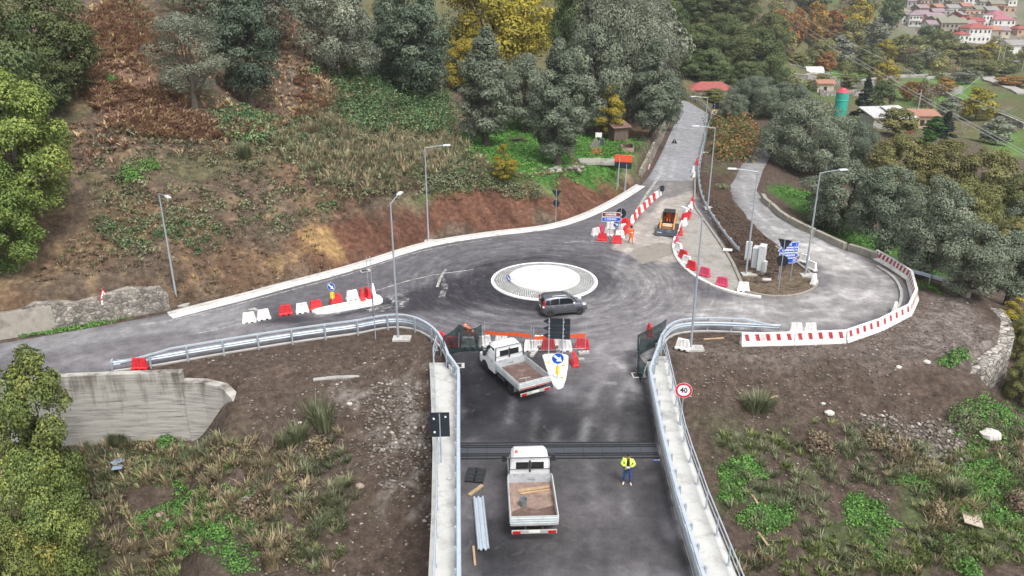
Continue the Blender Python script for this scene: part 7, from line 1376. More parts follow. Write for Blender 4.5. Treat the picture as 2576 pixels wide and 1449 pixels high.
def bush(key, label, x, y, h_, r_, kindn='wiry'):
    p = gh(x, y); rng = np.random.default_rng(int(x*7+y)); q = np.array([[0., 0.]])
    global zs; keep = zs; zs = lambda q_: np.zeros(len(q_))
    if kindn == 'wiry': V_, F_, T_ = tufts(np.repeat(q, 5, 0)+rng.normal(0, r_*.25, (5, 2)), 150, h_, r_, .035, rng, .8*r_/h_*1.2)
    else: V_, F_, T_ = herbs(np.repeat(q, 6, 0)+rng.normal(0, r_*.3, (6, 2)), 130, h_, r_*.75, .13, rng)
    zs = keep; o = npmesh('bush', V_, F_, LEAF[key], None, False, None, T_); o.location = p; return tag(o, label, 'bush')
for a in [('scrub', 'tall dark wiry broom bush on the gravel left of the bridge', 805, 1075, 2.0, 1.2), ('scrub', 'smaller wiry bush below the tall broom left of the bridge', 735, 1125, 1.1, .8), ('dry', 'straw coloured bush right below the tall broom', 800, 1140, .9, .8, 'l'), ('dry', 'drooping straw coloured grass tuft at the bottom left of the bridge', 682, 1430, 1.1, .5), ('dryred', 'brown dead bush right of the green clover on the left slope', 640, 1290, .9, .8, 'l'), ('scrub', 'wiry bush at the foot of the concrete wall', 300, 1115, .9, .6), ('green', 'bright green bush at the foot of the concrete wall', 420, 1125, .7, .7, 'l'), ('scrub', 'wiry grey bush midway up the bare right slope', 1905, 1030, 1.1, 1.0), ('dryred', 'brown scrub bush on the upper right slope', 2060, 1130, .8, .9, 'l'), ('dry', 'straw bush on the rubble edge of the right slope', 2210, 1120, .9, .8, 'l'), ('scrub', 'grey-green bush above the board in the weeds', 2400, 1240, .9, .8), ('dryred', 'round brown bush at the right edge of the weeds', 2550, 1280, 1.0, .8, 'l'), ('dry', 'dry bush next to the pale board in the weeds', 2360, 1300, .8, .5, 'l'), ('green', 'dark green bush near the bottom right corner', 2440, 1440, .7, .7, 'l'),
          ('scrub', 'round green broom bush on the litter slope below the big oak', 618, 400, 1.5, .8), ('green', 'green bush on the litter slope left of the broom', 330, 455, 1.1, .9, 'l'), ('green', 'low green bush in the middle of the litter slope', 385, 425, .9, 1.0, 'l'), ('scrub', 'dark bush below the leftmost lamp head', 258, 570, .9, .9, 'l'), ('green', 'green shrub at the left edge above the stone wall', 22, 690, 2.2, 1.4, 'l'), ('scrub', 'grey bush on the lip of the cut left of the big dark sign', 1340, 500, 1.4, 1.4, 'l'), ('green', 'bright green bush under the broad olive', 1440, 365, 1.2, 1.3, 'l'), ('bramble', 'dark green ivy bush beside the far road wall', 1612, 380, 2.0, 1.4, 'l'), ('green', 'round green bush in front of the brick oven', 1556, 395, 1.1, .9, 'l'), ('green', 'small lime green bush alone in the bracken', 282, 212, .9, .7, 'l'), ('dry', 'pale dry shrub on the slope left of the brambles', 765, 340, 1.6, 1.4), ('scrub', 'low green tuft on the bank behind the soil median', 1815, 470, .5, .8, 'l'), ('scrub', 'sage green bush at the foot of the dry stone wall', 2430, 1070, 1.2, 1.2, 'l')]: bush(*a)
# ============================================================= STONES
def stones(q, smin, smax, rng, power=2.5):
    n = len(q); s_ = smin+(smax-smin)*rng.random(n)**power; base = np.array([(1, 0, 0), (.3, .95, 0), (-.8, .6, 0), (-.8, -.6, 0), (.3, -.95, 0), (.1, 0, .75), (0, 0, -.6)])
    fc = np.array([(0, 1, 5), (1, 2, 5), (2, 3, 5), (3, 4, 5), (4, 0, 5), (1, 0, 6), (2, 1, 6), (3, 2, 6), (4, 3, 6), (0, 4, 6)])
    a = rng.uniform(0, 2*PI, n); c_, sn = np.cos(a), np.sin(a); B = base[None]*rng.uniform(.7, 1.25, (n, 7, 1))*s_[:, None, None]*np.array([1, .8, .7])
    X_ = B[..., 0]*c_[:, None]-B[..., 1]*sn[:, None]; Y_ = B[..., 0]*sn[:, None]+B[..., 1]*c_[:, None]; z = zs(q)
    V_ = np.stack([X_+q[:, :1], Y_+q[:, 1:], B[..., 2]+z[:, None]+.02], -1).reshape(-1, 3); F_ = (np.arange(n)[:, None, None]*7+fc[None]).reshape(-1, 3); return V_, F_, np.repeat(rng.random(n), 7)
M_st = leafmat('stone', hue=0, val=.03, trans=0, gain=1., stops= [(0, (.08, .066, .056)), (.5, (.165, .14, .12)), (.88, (.26, .23, .20)), (1, (.48, .45, .42))], rough=.9)
qa = patchy(inpoly([(850, 950), (1085, 930), (1085, 1330), (930, 1200), (830, 1060)], 2400, g5), 2.5, .44, 80); qb = patchy(inpoly([(2150, 1040), (2420, 1060), (2460, 1260), (2330, 1260), (2200, 1120)], 2200, g5), 2.5, .42, 81); qc = inpoly([(1700, 890), (2130, 868), (2320, 760), (2440, 750), (2500, 850), (2470, 930), (2100, 1000), (1750, 1000)], 2600, g5); qd = inpoly([(480, 900), (1085, 870), (1085, 1449), (650, 1449), (620, 980)], 2000, g5); qe = inpoly([(1720, 980), (2300, 960), (2500, 1250), (1850, 1300)], 1500, g5)
qh = inpoly([(280, 640), (480, 560), (800, 570), (860, 690), (450, 780)], 900, g5)
stuff('rubble', 'loose rubble and gravel scattered over the bare soil slopes', 'rubble', [stones(qa, .03, .20, g5), stones(qb, .03, .22, g5), stones(qc, .02, .13, g5), stones(qd, .02, .14, g5), stones(qe, .02, .12, g5), stones(qh, .02, .13, g5)], M_st)
M_clod = mat('dark_clods', (.075, .05, .036), .95, var=.3, scale=3)
qk = inpoly([(1790, 500), (1830, 520), (1930, 600), (1990, 650), (1960, 700), (1900, 720), (1850, 640), (1800, 560)], 1500, g5); sk_ = stuff('clods', 'dark brown clods of freshly turned soil on the median', 'soil', [stones(qk, .05, .28, g5)], M_clod)
RK = [(1400, 1046, 0, 0, '')]
for i, (x, y, s_, lb) in enumerate([(2085, 1045, .3, 'white boulder on the bare right slope'), (2490, 1105, .62, 'large flat white boulder at the right edge below the stone wall'), (1322, 905, 0, ''), (880, 1020, .18, 'pale stone left on the gravel beside the bridge'), (905, 1228, .26, 'orange tinted stone on the soil near the left walkway'), (2260, 925, .2, 'pale rock in the rubble behind the striped barriers'), (2330, 915, .24, 'brown rock next to the pale one behind the striped barriers'), (1208, 1002, 0, ''), (620, 1265, .3, 'pale rock among clover on the left slope'), (420, 1310, .34, 'light stone on the heap in the left clover'), (405, 1302, .3, 'pinkish stone on the heap in the left clover'), (480, 1360, .36, 'flat pink slab below the stone heap on the left'), (2070, 1020, .16, 'small white rock left of the white boulder'), (755, 1068, .13, 'white stone below the culvert slab')]):
    if not s_: continue
    p = gh(x, y); rr_ = random.Random(i); mb = MB(); rings = []
    for j in range(6):
        ph = -PI/2+PI*j/5; k_ = max(math.cos(ph), .08); rings.append([(s_*k_*math.cos(2*PI*q/9)*rr_.uniform(.8, 1.2), s_*.8*k_*math.sin(2*PI*q/9)*rr_.uniform(.8, 1.2), s_*.6*math.sin(ph)*rr_.uniform(.85, 1.1)) for q in range(9)])
    mb.loft(rings); o = mb.build('rock', mat('pale_rock', (.52, .50, .46) if 'white' in lb or 'pale' in lb else (.33, .25, .20), .9, var=.2, scale=4, bump=.5)); o.location = p+Vector((0, 0, s_*.2)); tag(o, lb, 'rock')
# ============================================================= FAR BUILDINGS
M_gl = mat('dark_opening', (.025, .025, .028), .4)
WC = {'white': (.70, .69, .66), 'grey': (.36, .34, .32), 'stone': (.34, .29, .24), 'pink': (.58, .30, .32), 'peach': (.50, .34, .24), 'red': (.42, .10, .08), 'cream': (.55, .47, .38), 'brick': (.42, .22, .15)}
RC_ = {'red': (.31, .085, .075), 'pinkred': (.34, .13, .155), 'grey': (.26, .25, .24), 'mauve': (.27, .20, .22), 'terracotta': (.34, .17, .12), 'tin': (.45, .45, .45), 'moss': (.22, .21, .16)}
WM = {k: mat('wall_'+k, v, .85, var=.15, scale=.6, dirt=tuple(x*.5 for x in v), damt=.5, dscale=.5) for k, v in WC.items()}; RM = {k: mat('roof_'+k, v, .85, var=.25, scale=1.5) for k, v in RC_.items()}
def house(b, rz, w_, d_, h_, wall_, roof, style, label, rows=2, cols=3, balcony=False, name='house', door=True):
    """front face looks along -y of the house; style gable / hip / flat / shed"""
    t_ = thing(name, label, 'house', b, rz); mb = MB(); mb.box((0, 0, h_/2-1.5), (w_, d_, h_+3)); wl = mb.build('wall', WM[wall_], t_)
    mb = MB(); e = .45; rh = .22*d_; W2, D2 = w_/2+e, d_/2+e
    if style == 'gable': mb.loft([[(x, -D2, h_-.05), (x, 0, h_+rh), (x, D2, h_-.05), (x, D2, h_-.25), (x, 0, h_+rh-.2), (x, -D2, h_-.25)] for x in (-W2, W2)]); mb.add([(-w_/2, -d_/2, h_-.1), (-w_/2, d_/2, h_-.1), (-w_/2, 0, h_+rh-.2)], [(0, 2, 1)], 1); mb.add([(w_/2, -d_/2, h_-.1), (w_/2, d_/2, h_-.1), (w_/2, 0, h_+rh-.2)], [(0, 1, 2)], 1)
    elif style == 'hip': mb.add([(-W2, -D2, h_), (W2, -D2, h_), (W2, D2, h_), (-W2, D2, h_), (-W2+D2*.9, 0, h_+rh*1.1), (W2-D2*.9, 0, h_+rh*1.1), (-W2, -D2, h_-.2), (W2, -D2, h_-.2), (W2, D2, h_-.2), (-W2, D2, h_-.2)], [(0, 1, 5, 4), (1, 2, 5), (2, 3, 4, 5), (3, 0, 4), (6, 7, 1, 0), (7, 8, 2, 1), (8, 9, 3, 2), (9, 6, 0, 3)])
    elif style == 'shed': mb.loft([[(x, -D2, h_), (x, D2, h_+rh*1.3), (x, D2, h_+rh*1.3-.2), (x, -D2, h_-.2)] for x in (-W2, W2)])
    else: mb.box((0, 0, h_+.12), (w_+.5, d_+.5, .25))
    mb.build('roof', [RM[roof], WM[wall_]], t_)
    for r_ in range(rows):
        for c in range(cols):
            if random.random() < .1: continue
            x = -w_/2+w_*(c+.5)/cols+random.uniform(-.2, .2); z = h_-1.7-(h_/rows)*r_*.98
            if z < .8: continue
            mb = MB(); mb.box((x, -d_/2-.02, z), (.95, .08, 1.35)); mb.build('window', M_gl, t_)
    for s_ in (-1, 1):
        for r_ in range(min(rows, 2)): mb = MB(); mb.box((s_*(w_/2+.02), random.uniform(-.2, .2)*d_, h_-1.7-2.9*r_), (.08, .9, 1.2)); mb.build('window', M_gl, t_)
    if balcony: mb = MB(); mb.box((0, -d_/2-.6, h_-3.0), (w_*.8, 1.2, .18)); mb.box((0, -d_/2-1.15, h_-2.5), (w_*.8, .08, .9)); mb.build('balcony', WM['white'], t_)
    return t_
def hpx(x, yb, yt, wpx, Y=None): 
    b = gh(x, yb) if Y is None else Vector((px2m(x-1288, Y, yb), Y, gy(x, yb, Y).z)); return b, px2m(wpx, b.y, yb), max(3, gy(x, yt, b.y).z-b.z)
VH = [ # x, base y, eave y, width px, depth m, wall, roof, style, rows, cols, rz, label
 (2398, 92, 62, 62, 11, 'stone', 'moss', 'gable', 3, 6, -6, 'long grey stone house with three rows of windows at the front of the village'),
 (2345, 88, 66, 24, 9, 'white', 'mauve', 'gable', 3, 3, 0, 'narrow pale house at the left end of the long stone house'),
 (2418, 122, 92, 28, 8, 'white', 'red', 'hip', 3, 2, 8, 'slim white tower house with a red roof, lowest in the village'),
 (2459, 110, 76, 58, 10, 'white', 'red', 'hip', 2, 5, 4, 'wide white house with an open loggia under a red roof'),
 (2500, 105, 80, 30, 9, 'stone', 'terracotta', 'gable', 3, 2, 10, 'stone house right of the loggia house'),
 (2462, 74, 58, 30, 9, 'white', 'red', 'gable', 2, 4, -14, 'white house with a small red gable behind the loggia house'),
 (2478, 72, 42, 26, 9, 'white', 'grey', 'flat', 4, 3, 5, 'tall white house beside the magenta roofed one'),
 (2522, 76, 54, 56, 11, 'white', 'pinkred', 'hip', 2, 5, 3, 'large house with a broad magenta roof on the right'),
 (2516, 56, 43, 46, 9, 'white', 'pinkred', 'hip', 1, 6, 3, 'upper floor house with white pillars and a magenta roof'),
 (2538, 46, 22, 28, 9, 'peach', 'terracotta', 'flat', 2, 2, -8, 'bare brick coloured block at the upper right of the village'),
 (2420, 56, 42, 24, 8, 'red', 'grey', 'gable', 1, 1, 20, 'bright red painted house in the village centre'),
 (2442, 52, 30, 34, 10, 'peach', 'moss', 'flat', 2, 3, 0, 'unfinished peach brick house above the red one'),
 (2382, 46, 30, 26, 8, 'grey', 'grey', 'flat', 1, 1, 4, 'grey concrete house with one wide window'),
 (2322, 58, 40, 30, 9, 'pink', 'mauve', 'gable', 1, 2, -4, 'pink house with a mauve roof on the left of the village'),
 (2302, 66, 42, 30, 9, 'white', 'mauve', 'hip', 2, 4, -4, 'white house with a balustraded balcony beside the pink one'),
 (2276, 60, 34, 28, 9, 'white', 'moss', 'hip', 2, 2, 12, 'white house with a dark roof at the left edge of the village'),
 (2250, 72, 38, 26, 9, 'stone', 'moss', 'shed', 3, 2, 0, 'ruined roofless stone house at the far left of the village'),
 (2290, 22, 6, 24, 8, 'grey', 'mauve', 'gable', 2, 2, 6, 'grey house at the top left of the village'),
 (2330, 20, 3, 28, 8, 'cream', 'grey', 'gable', 2, 3, -6, 'cream house with a wide front gable at the top'),
 (2335, 30, 14, 20, 7, 'peach', 'terracotta', 'flat', 1, 2, -6, 'small ochre house below the cream gable house'),
 (2378, 20, -2, 40, 9, 'grey', 'mauve', 'gable', 2, 4, 3, 'grey house with mauve roofs at the top centre'),
 (2405, 30, 8, 30, 9, 'stone', 'moss', 'flat', 3, 3, 0, 'shabby stone tenement at the top centre'),
 (2440, 20, -14, 34, 9, 'white', 'grey', 'flat', 3, 3, 0, 'blank white tall house at the top of the village'),
 (2476, 26, 8, 34, 9, 'grey', 'moss', 'gable', 2, 3, 8, 'mossy roofed grey house above the peach one'),
 (2510, 32, 14, 34, 9, 'peach', 'moss', 'gable', 1, 3, -4, 'peach house with a mossy gable roof'),
 (2518, 14, -4, 40, 9, 'white', 'mauve', 'gable', 1, 4, 6, 'pale mauve roofed house at the top right'),
 (2490, 8, -10, 30, 9, 'cream', 'terracotta', 'gable', 2, 3, 0, 'cream house cut by the top edge at the right'),
 (2545, 22, 4, 22, 8, 'white', 'grey', 'flat', 2, 2, 0, 'small white house at the upper right end'),
 (2360, 38, 22, 22, 8, 'stone', 'terracotta', 'gable', 1, 2, 10, 'little stone house behind the grey one with the wide window'),
 (2350, 62, 46, 44, 9, 'grey', 'mauve', 'gable', 1, 3, 6, 'low mauve roofed row house right of the pink one'),
 (2560, 135, 122, 60, 10, 'white', 'grey', 'gable', 1, 4, 10, 'long low white house with a grey roof at the right edge'),
 (2570, 92, 78, 26, 8, 'peach', 'red', 'hip', 1, 2, 0, 'small house with a red roof at the right edge'),
 (2365, 72, 54, 34, 9, 'stone', 'moss', 'gable', 2, 3, 8, 'stone house tucked behind the long grey one'), (2400, 68, 52, 30, 9, 'grey', 'moss', 'hip', 2, 3, -8, 'grey house directly behind the middle of the long grey one'), (2440, 84, 66, 30, 9, 'grey', 'mauve', 'gable', 2, 3, 0, 'grey house between the long stone house and the loggia house'), (2362, 50, 34, 26, 8, 'cream', 'mauve', 'gable', 2, 2, -10, 'cream house above the mauve row house'), (2398, 40, 24, 30, 8, 'white', 'grey', 'gable', 2, 3, 4, 'pale house between the red one and the stone tenement'), (2432, 40, 20, 24, 8, 'stone', 'terracotta', 'gable', 2, 2, -4, 'stone house left of the unfinished peach house'), (2466, 44, 28, 30, 9, 'cream', 'moss', 'gable', 2, 3, 6, 'cream house right of the unfinished peach one'), (2496, 46, 30, 28, 9, 'stone', 'grey', 'gable', 2, 2, 0, 'stone house behind the white pillared upper floor'), (2320, 40, 24, 26, 8, 'stone', 'mauve', 'gable', 2, 2, 8, 'stone house above the pink one'), (2350, 10, -8, 30, 8, 'stone', 'mauve', 'gable', 2, 2, 0, 'stone house at the top edge above the cream gable'), (2306, 10, -6, 24, 8, 'cream', 'terracotta', 'gable', 2, 2, 5, 'cream house at the top edge far left'), (2420, 8, -14, 30, 9, 'cream', 'mauve', 'gable', 2, 3, -5, 'cream house at the top edge left of the blank white one'), (2460, 6, -12, 26, 8, 'grey', 'terracotta', 'gable', 2, 2, 5, 'grey house at the top edge right of the blank white one'), (2540, 64, 48, 26, 9, 'stone', 'moss', 'gable', 2, 2, 0, 'stone house at the right behind the broad magenta roof'), (2475, 100, 84, 24, 8, 'cream', 'terracotta', 'gable', 2, 2, 5, 'cream house wedged behind the loggia house'), (2525, 96, 82, 30, 9, 'cream', 'mauve', 'gable', 2, 2, -5, 'cream house below the broad magenta roof'),
 (2502, 160, 146, 28, 7, 'grey', 'pinkred', 'hip', 1, 2, -6, 'small hut with a pink roof below the village road')]
for x, yb, yt, wp, d_, wl, rf, st, rows, cols, rz, lb in VH:
    b, w_, h_ = hpx(x, yb, yt, wp); house((b.x, b.y+d_/2, b.z), R(rz), w_, d_, h_+1.0, wl, rf, st, lb, rows, cols, 'balcon' in lb)
# near and middle buildings
b = Vector((px2m(1786-1288, 176, 230), 176, -1.5)); house(tuple(b), R(-4), 9.5, 6, gy(1786, 222, 176).z-b.z, 'white', 'red', 'hip', 'white house with a red roof half hidden by trees at the far road bend', 1, 4)
b, w_, h_ = hpx(2070, 234, 217, 44); house(tuple(b), R(-4), w_*.9, 4, h_, 'cream', 'terracotta', 'gable', 'small cream hut below the valley road wall', 1, 1)
b, w_, h_ = hpx(2255, 326, 300, 44); t_ = house(tuple(b), R(14), w_, 6, h_*.95, 'red', 'tin', 'shed', 'dark red shed with a white sheet metal roof in the valley', 0, 0)
b, w_, h_ = hpx(2205, 318, 303, 60); house(tuple(b), R(10), w_, 5, h_*.8, 'grey', 'tin', 'shed', 'grey sheet roofed shed left of the dark red one', 0, 0)
b, w_, h_ = hpx(2316, 320, 307, 62); house(tuple(b), R(-4), w_, 3.5, h_, 'peach', 'terracotta', 'shed', 'low ochre outbuilding with a flat terracotta roof right of the red shed', 1, 4)
b, w_, h_ = hpx(2045, 182, 172, 44); t_ = thing('greenhouse', 'low white plastic greenhouse tunnel in the valley', 'greenhouse', b); mb = MB(); n = 9
mb.loft([[(x, 2.5*math.cos(PI*i/n), 2.0*math.sin(PI*i/n)) for i in range(n+1)] for x in (-w_/2, w_/2)]); mb.build('cover', mat('plastic_film', (.68, .70, .70), .5), t_)
# water tank, valley road and walls
p = gy(2116, 262, 172); hz = H(p.x, p.y); t_ = thing('water_tank', 'turquoise cylindrical tank with a red conical lid standing in the valley', 'tank', (p.x, p.y, hz)); r_ = px2m(14, 172)
zt = gy(2116, 232, 172).z-hz; zl = gy(2116, 222, 172).z-hz
mb = MB(); mb.lathe([(r_, 0), (r_, zt*.33), (r_*1.05, zt*.34), (r_*1.05, zt*.37), (r_, zt*.38), (r_, zt*.68), (r_*1.05, zt*.69), (r_*1.05, zt*.72), (r_, zt*.73), (r_, zt)], 20); mb.build('body', mat('turquoise_plastic', (.03, .36, .28), .5, var=.1), t_, True)
mb = MB(); mb.lathe([(r_*1.04, zt), (r_*.95, zt+.15), (r_*.55, zt+.55), (r_*.5, zl-.2), (r_*.4, zl)], 20); mb.build('lid', mat('lid_red', (.62, .05, .09), .5), t_, True)
def vpts(l, dz=0.): return [gh(*q)+Vector((0, 0, dz)) for q in l]
def strip(name, l, wd, m, dz=.25):
    l = resample([(p.x, p.y) for p in vpts(l)], 4); a, b = off([tuple(p) for p in l], wd/2), off([tuple(p) for p in l], -wd/2); mb = MB()
    rings = []
    for p, q in zip(a, b): z = max(H(*p), H(*q), H((p[0]+q[0])/2, (p[1]+q[1])/2))+dz; rings.append([(p[0], p[1], z-2.5), (p[0], p[1], z), (q[0], q[1], z), (q[0], q[1], z-2.5)])
    mb.loft(rings); return tag(mb.build(name, m), kind='structure')
M_vroad = mat('valley_road', (.33, .31, .28), .9, var=.15, scale=.3)
strip('road', [(2010, 205), (2110, 205), (2250, 197), (2330, 193), (2420, 190)], 5, M_vroad, .6)
strip('road', [(2490, 150), (2480, 175), (2490, 205), (2520, 215), (2576, 240)], 4, M_vroad, .4); strip('road', [(2476, 130), (2500, 140), (2540, 150), (2576, 160)], 5, mat('village_road', (.2, .2, .21), .8), .4)
def vwall(label, l, h_, m, th=.6, name='valley_wall', cat='wall'):
    l = resample([(p.x, p.y) for p in vpts(l)], 4); o0 = Vector((l[0].x, l[0].y, H(l[0].x, l[0].y))); l = [(p.x, p.y) for p in l]; a, b = off(l, th/2), off(l, -th/2); mb = MB()
    mb.loft([[(p[0]-o0.x, p[1]-o0.y, H(*p)-o0.z-2), (p[0]-o0.x, p[1]-o0.y, H(*c)-o0.z+h_), (q[0]-o0.x, q[1]-o0.y, H(*c)-o0.z+h_), (q[0]-o0.x, q[1]-o0.y, H(*q)-o0.z-2)] for p, q, c in zip(a, b, l)])
    o = mb.build(name, m); o.location = o0; return tag(o, label, cat)
M_vw = wallmat('valley_stone', (.36, .34, .31), (.17, .15, .13), .9)
vwall('long stone retaining wall under the valley road', [(2010, 216), (2110, 216), (2250, 207)], 2.2, M_vw); vwall('white parapet along the valley road bridge', [(2330, 200), (2420, 192)], 1.0, M_conc, .4); vwall('grey concrete wall behind the fir in the meadow', [(2320, 238), (2420, 236)], 2.2, M_conc2)
vwall('long stone garden wall running down the right meadow', [(2360, 232), (2420, 262), (2480, 290), (2576, 325)], 1.3, M_vw); vwall('low terrace wall below the valley road', [(2060, 240), (2180, 240)], 1.6, M_vw)
# posts, pylon and cables
def vpost(x, yb, yt, Y, label, name='utility_pole', r_=.13):
    p = gy(x, yb, Y); z = H(p.x, p.y); mb = MB(); mb.cyl((0, 0, -.5), (0, 0, gy(x, yt, Y).z-z), r_, r_*.8, 7); o = mb.build(name, M_conc); o.location = (p.x, p.y, z); return tag(o, label, 'pole')
vpost(2312, 262, 226, 195, 'white concrete post standing in the valley meadow'); vpost(2504, 180, 100, 330, 'left tall pole by the pink roofed hut'); vpost(2516, 185, 105, 320, 'right tall pole by the pink roofed hut'); vpost(2570, 180, 120, 320, 'pole at the right edge of the valley')
p = gy(1895, 30, 420); z = H(p.x, p.y); zt = gy(1895, -14, 420).z-z; t_ = thing('power_pylon', 'thin lattice power pylon on the wooded hill at the top', 'pylon', (p.x, p.y, z)); mb = MB()
for sx_ in (-1, 1):
    for sy_ in (-1, 1): mb.tube([(sx_*1.6, sy_*1.6, 0), (sx_*.35, sy_*.35, zt)], .12, 4)
for k in range(8): a_ = k/8; w_ = 1.6-1.25*a_; w3 = 1.6-1.25*(k+1)/8; mb.tube([(-w_, -w_, zt*a_), (w3, -w3, zt*(k+1)/8)], .07, 4); mb.tube([(w_, -w_, zt*a_), (-w3, -w3, zt*(k+1)/8)], .07, 4)
mb.build('lattice', M_galv2, t_)
mb = MB()
for q in (.72, .86, .98): mb.box((0, 0, zt*q), (7, .2, .2))
mb.build('cross_arm', M_galv2, t_); top = Vector((p.x, p.y, z+zt*.9))
M_cab_ = mat('cable_grey', (.42, .43, .44), .5)
def cable(a, b, sag, label, r_=.05):
    pts = [a.lerp(b, i/30)-Vector((0, 0, sag*4*(i/30)*(1-i/30))) for i in range(31)]; mb = MB(); mb.tube([q-a for q in pts], r_, 5); o = mb.build('power_cable', M_cab_); o.location = a; tag(o, label, 'cable')
cable(top+Vector((2, 0, 1)), gy(2640, 330, 130), 2.5, 'uppermost overhead cable running down from the pylon'); cable(top+Vector((0, 0, 0)), gy(2660, 425, 120), 2.0, 'middle overhead cable running down from the pylon'); cable(top+Vector((-2, 0, -2)), gy(2680, 445, 118), 1.6, 'lowest overhead cable running down from the pylon'); cable(gy(1915, 142, 260), gy(2620, 195, 300), 5, 'overhead cable crossing the valley from side to side', .06); cable(gy(2240, 268, 215), gy(2470, 190, 260), 4, 'slack cable over the meadow post', .05); cable(gy(2504, 158, 330), gy(2600, 205, 250), 2, 'cable leading right from the poles by the hut', .05)
def vcar(x, y, rz, label):
    p = gh(x, y); t_ = thing('parked_car', label, 'car', p, rz); mb = MB(); mb.loft([[(xx, -.85, .3), (xx, -.85, zz), (xx, .85, zz), (xx, .85, .3)] for xx, zz in ((-2.1, .7), (-1.9, .95), (.9, .95), (2.0, .75), (2.15, .5))]); mb.loft([[(xx, -.72, .9), (xx, -.66, zz), (xx, .66, zz), (xx, .72, .9)] for xx, zz in ((-1.8, 1.0), (-1.4, 1.45), (.2, 1.48), (1.0, .95))]); mb.build('body', M_trk, t_)
    mb = MB(); mb.box((-.5, 0, 1.2), (1.9, 1.42, .28)); mb.build('windows', M_glass, t_)
    for xx in (-1.3, 1.3):
        for yy in (-.8, .8): mb = MB(); mb.cyl((xx, yy-.1, .32), (xx, yy+.1, .32), .32, .32, 10); mb.build('wheel', M_tyre, t_)
vcar(2497, 116, R(10), 'left white parked car on the village road'); vcar(2512, 112, R(10), 'right white parked car on the village road')
# ============================================================= THE GARDEN CORNER BY THE FAR ROAD
p = gh(1555, 352); t_ = thing('garden_hut', 'small brown wooden hut under the yellow tree beside the far road', 'hut', p, R(20)); mb = MB(); mb.box((0, 0, .9), (2.2, 1.8, 2.4)); mb.build('wall', mat('hut_boards', (.13, .09, .075), .9, var=.3), t_); mb = MB(); mb.box((0, 0, 2.2), (2.9, 2.6, .1), 0, 0, (1, 1), R(14)); mb.build('roof', mat('hut_roof', (.20, .12, .10), .9, var=.3), t_)
p = gh(1576, 382); t_ = thing('brick_oven', 'open pinkish brick fire pit with a brown lean-to roof in the garden corner', 'oven', p, R(10)); mb = MB()
mb.box((0, .5, .4), (1.6, .15, 1.0)); mb.box((-.75, 0, .4), (.15, 1.1, 1.0)); mb.box((.75, 0, .4), (.15, 1.1, 1.0)); mb.box((0, -.5, .25), (1.6, .15, .7)); mb.build('wall', mat('pink_block', (.34, .22, .19), .9, var=.2), t_); mb = MB(); mb.box((.25, .15, 1.25), (1.3, 1.2, .05), 0, 0, (1, 1), 0, R(18)); mb.build('roof', mat('brown_sheet', (.16, .08, .065), .7), t_)
def pile(name, label, x, y, n, L_, m, seed, spread=.7, up=False):
    p = gh(x, y); rr_ = random.Random(seed); mb = MB()
    for i in range(n):
        a = rr_.uniform(-.5, .5)+(0 if not up else PI/2*0); c = Vector((rr_.uniform(-spread, spread), rr_.uniform(-.35, .35), .08+rr_.random()*.45)); d_ = Vector((math.cos(a), math.sin(a)*.6, rr_.uniform(-.15, .25) if not up else 1.6)).normalized()*L_/2*rr_.uniform(.6, 1); mb.tube([c-d_, c+d_], rr_.uniform(.03, .07), 5)
    o = mb.build(name, m); o.location = p; tag(o, label, 'wood pile')
pile('wood_pile', 'heap of brown branches lying on the lawn behind the thick olive trunk', 1300, 358, 22, 1.9, M_bark, 1); pile('wood_pile', 'heap of whitish poles stacked left of the broad olive trunk', 1377, 352, 26, 1.6, M_barkpale, 2, .7, True); pile('wood_pile', 'grey stacked boards leaning at the garden corner', 1496, 372, 20, 1.8, mat('grey_boards', (.27, .25, .23), .9, var=.25), 3, .5, True)
p = gh(1500, 388); mb = MB(); rr_ = random.Random(4)
for i in range(40): mb.box((rr_.uniform(-.6, .6), rr_.uniform(-.3, .3), rr_.uniform(.05, .75)), (.25, .12, .09), rr_.uniform(0, 3))
o = mb.build('brick_pile', mat('orange_brick', (.46, .19, .09), .9, var=.3, scale=6)); o.location = p; tag(o, 'heap of orange bricks in front of the grey stacked boards', 'brick pile')
p = gh(1508, 375); mb = MB(); mb.box((0, 0, .5), (.55, .05, 1.3), R(-20), 0, (1, 1), R(35)); o = mb.build('metal_sheet', mat('blue_grey_sheet', (.25, .31, .37), .5), None); o.location = p+Vector((.3, -.4, .5)); tag(o, 'blue-grey metal sheet leaning on the orange bricks', 'sheet')
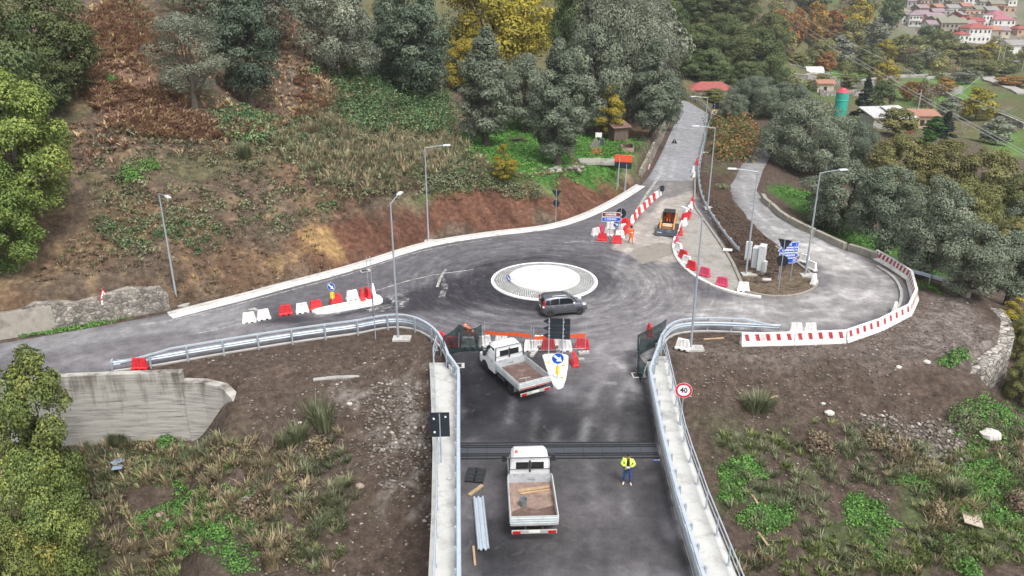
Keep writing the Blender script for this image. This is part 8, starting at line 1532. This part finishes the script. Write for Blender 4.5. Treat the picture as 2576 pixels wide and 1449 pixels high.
for i, (x, y, a, lb) in enumerate([(1486, 410, 8, 'left cracked grey concrete slab terrace edge above the cut'), (1528, 412, 5, 'right cracked grey concrete slab terrace edge above the cut')]):
    p = gh(x, y); mb = MB(); mb.box((0, 0, .15), (3.0, 2.0, .35), 0, 0, (.96, .94)); o = mb.build('concrete_slab', mat('mossy_slab', (.30, .29, .26), .9, var=.25, dirt=(.13, .15, .08), damt=.7, dscale=1.2), None, False, .04); o.location = p; o.rotation_euler = (R(4), 0, R(a)); tag(o, lb, 'slab')
p = gh(1470, 345); mb = MB(); mb.box((0, 0, .9), (.9, .5, .6)); mb.cyl((-.3, 0, -.2), (-.3, 0, .6), .05, .05, 6); mb.cyl((.3, 0, -.2), (.3, 0, .6), .05, .05, 6); o = mb.build('white_container', M_wplas, None, False, .06); p = gh(1505, 356); o.location = p; tag(o, 'small white container on legs in the shade beside the yellow tree', 'container')
# rubble heap on the terrace lip
for i, (x, y, lb) in enumerate([(1375, 432, 'row of rough terrace stones at the lip of the lawn, left part'), (1430, 428, 'brown terrace stones and roots at the lip of the lawn, right part')]):
    p = gh(x, y); rr_ = random.Random(20+i); mb = MB()
    for k in range(22): mb.ell((rr_.uniform(-1.6, 1.6), rr_.uniform(-.4, .4), rr_.uniform(-.1, .35)), (rr_.uniform(.15, .35), rr_.uniform(.15, .3), rr_.uniform(.12, .25)), 6, 4)
    o = mb.build('terrace_wall', M_rubble); o.location = p; tag(o, lb, 'stone wall')
p = gh(1240, 402); mb = MB(); rr_ = random.Random(31)
# ============================================================= THE AIR: faint autumn haze
hz_, t, p = newmat('haze_air'); t.nodes.remove(p); pv = N(t, 'ShaderNodeVolumePrincipled', Density=.00022, Anisotropy=.2); pv.inputs['Color'].default_value = (.92, .95, 1, 1)
t.links.new(pv.outputs[0], t.nodes['Material Output'].inputs['Volume'])
zlo, zhi = float(GZ.min())-8, max(60., float(GZ.max())+25)
mb = MB(); mb.box(((ax_[0]+ax_[-1])/2, (ay_[-1]-20)/2, (zlo+zhi)/2), (ax_[-1]-ax_[0]+20, ay_[-1]+40, zhi-zlo)); tag(mb.build('haze', hz_), 'thin pale haze over the valley', None, None, 'stuff')
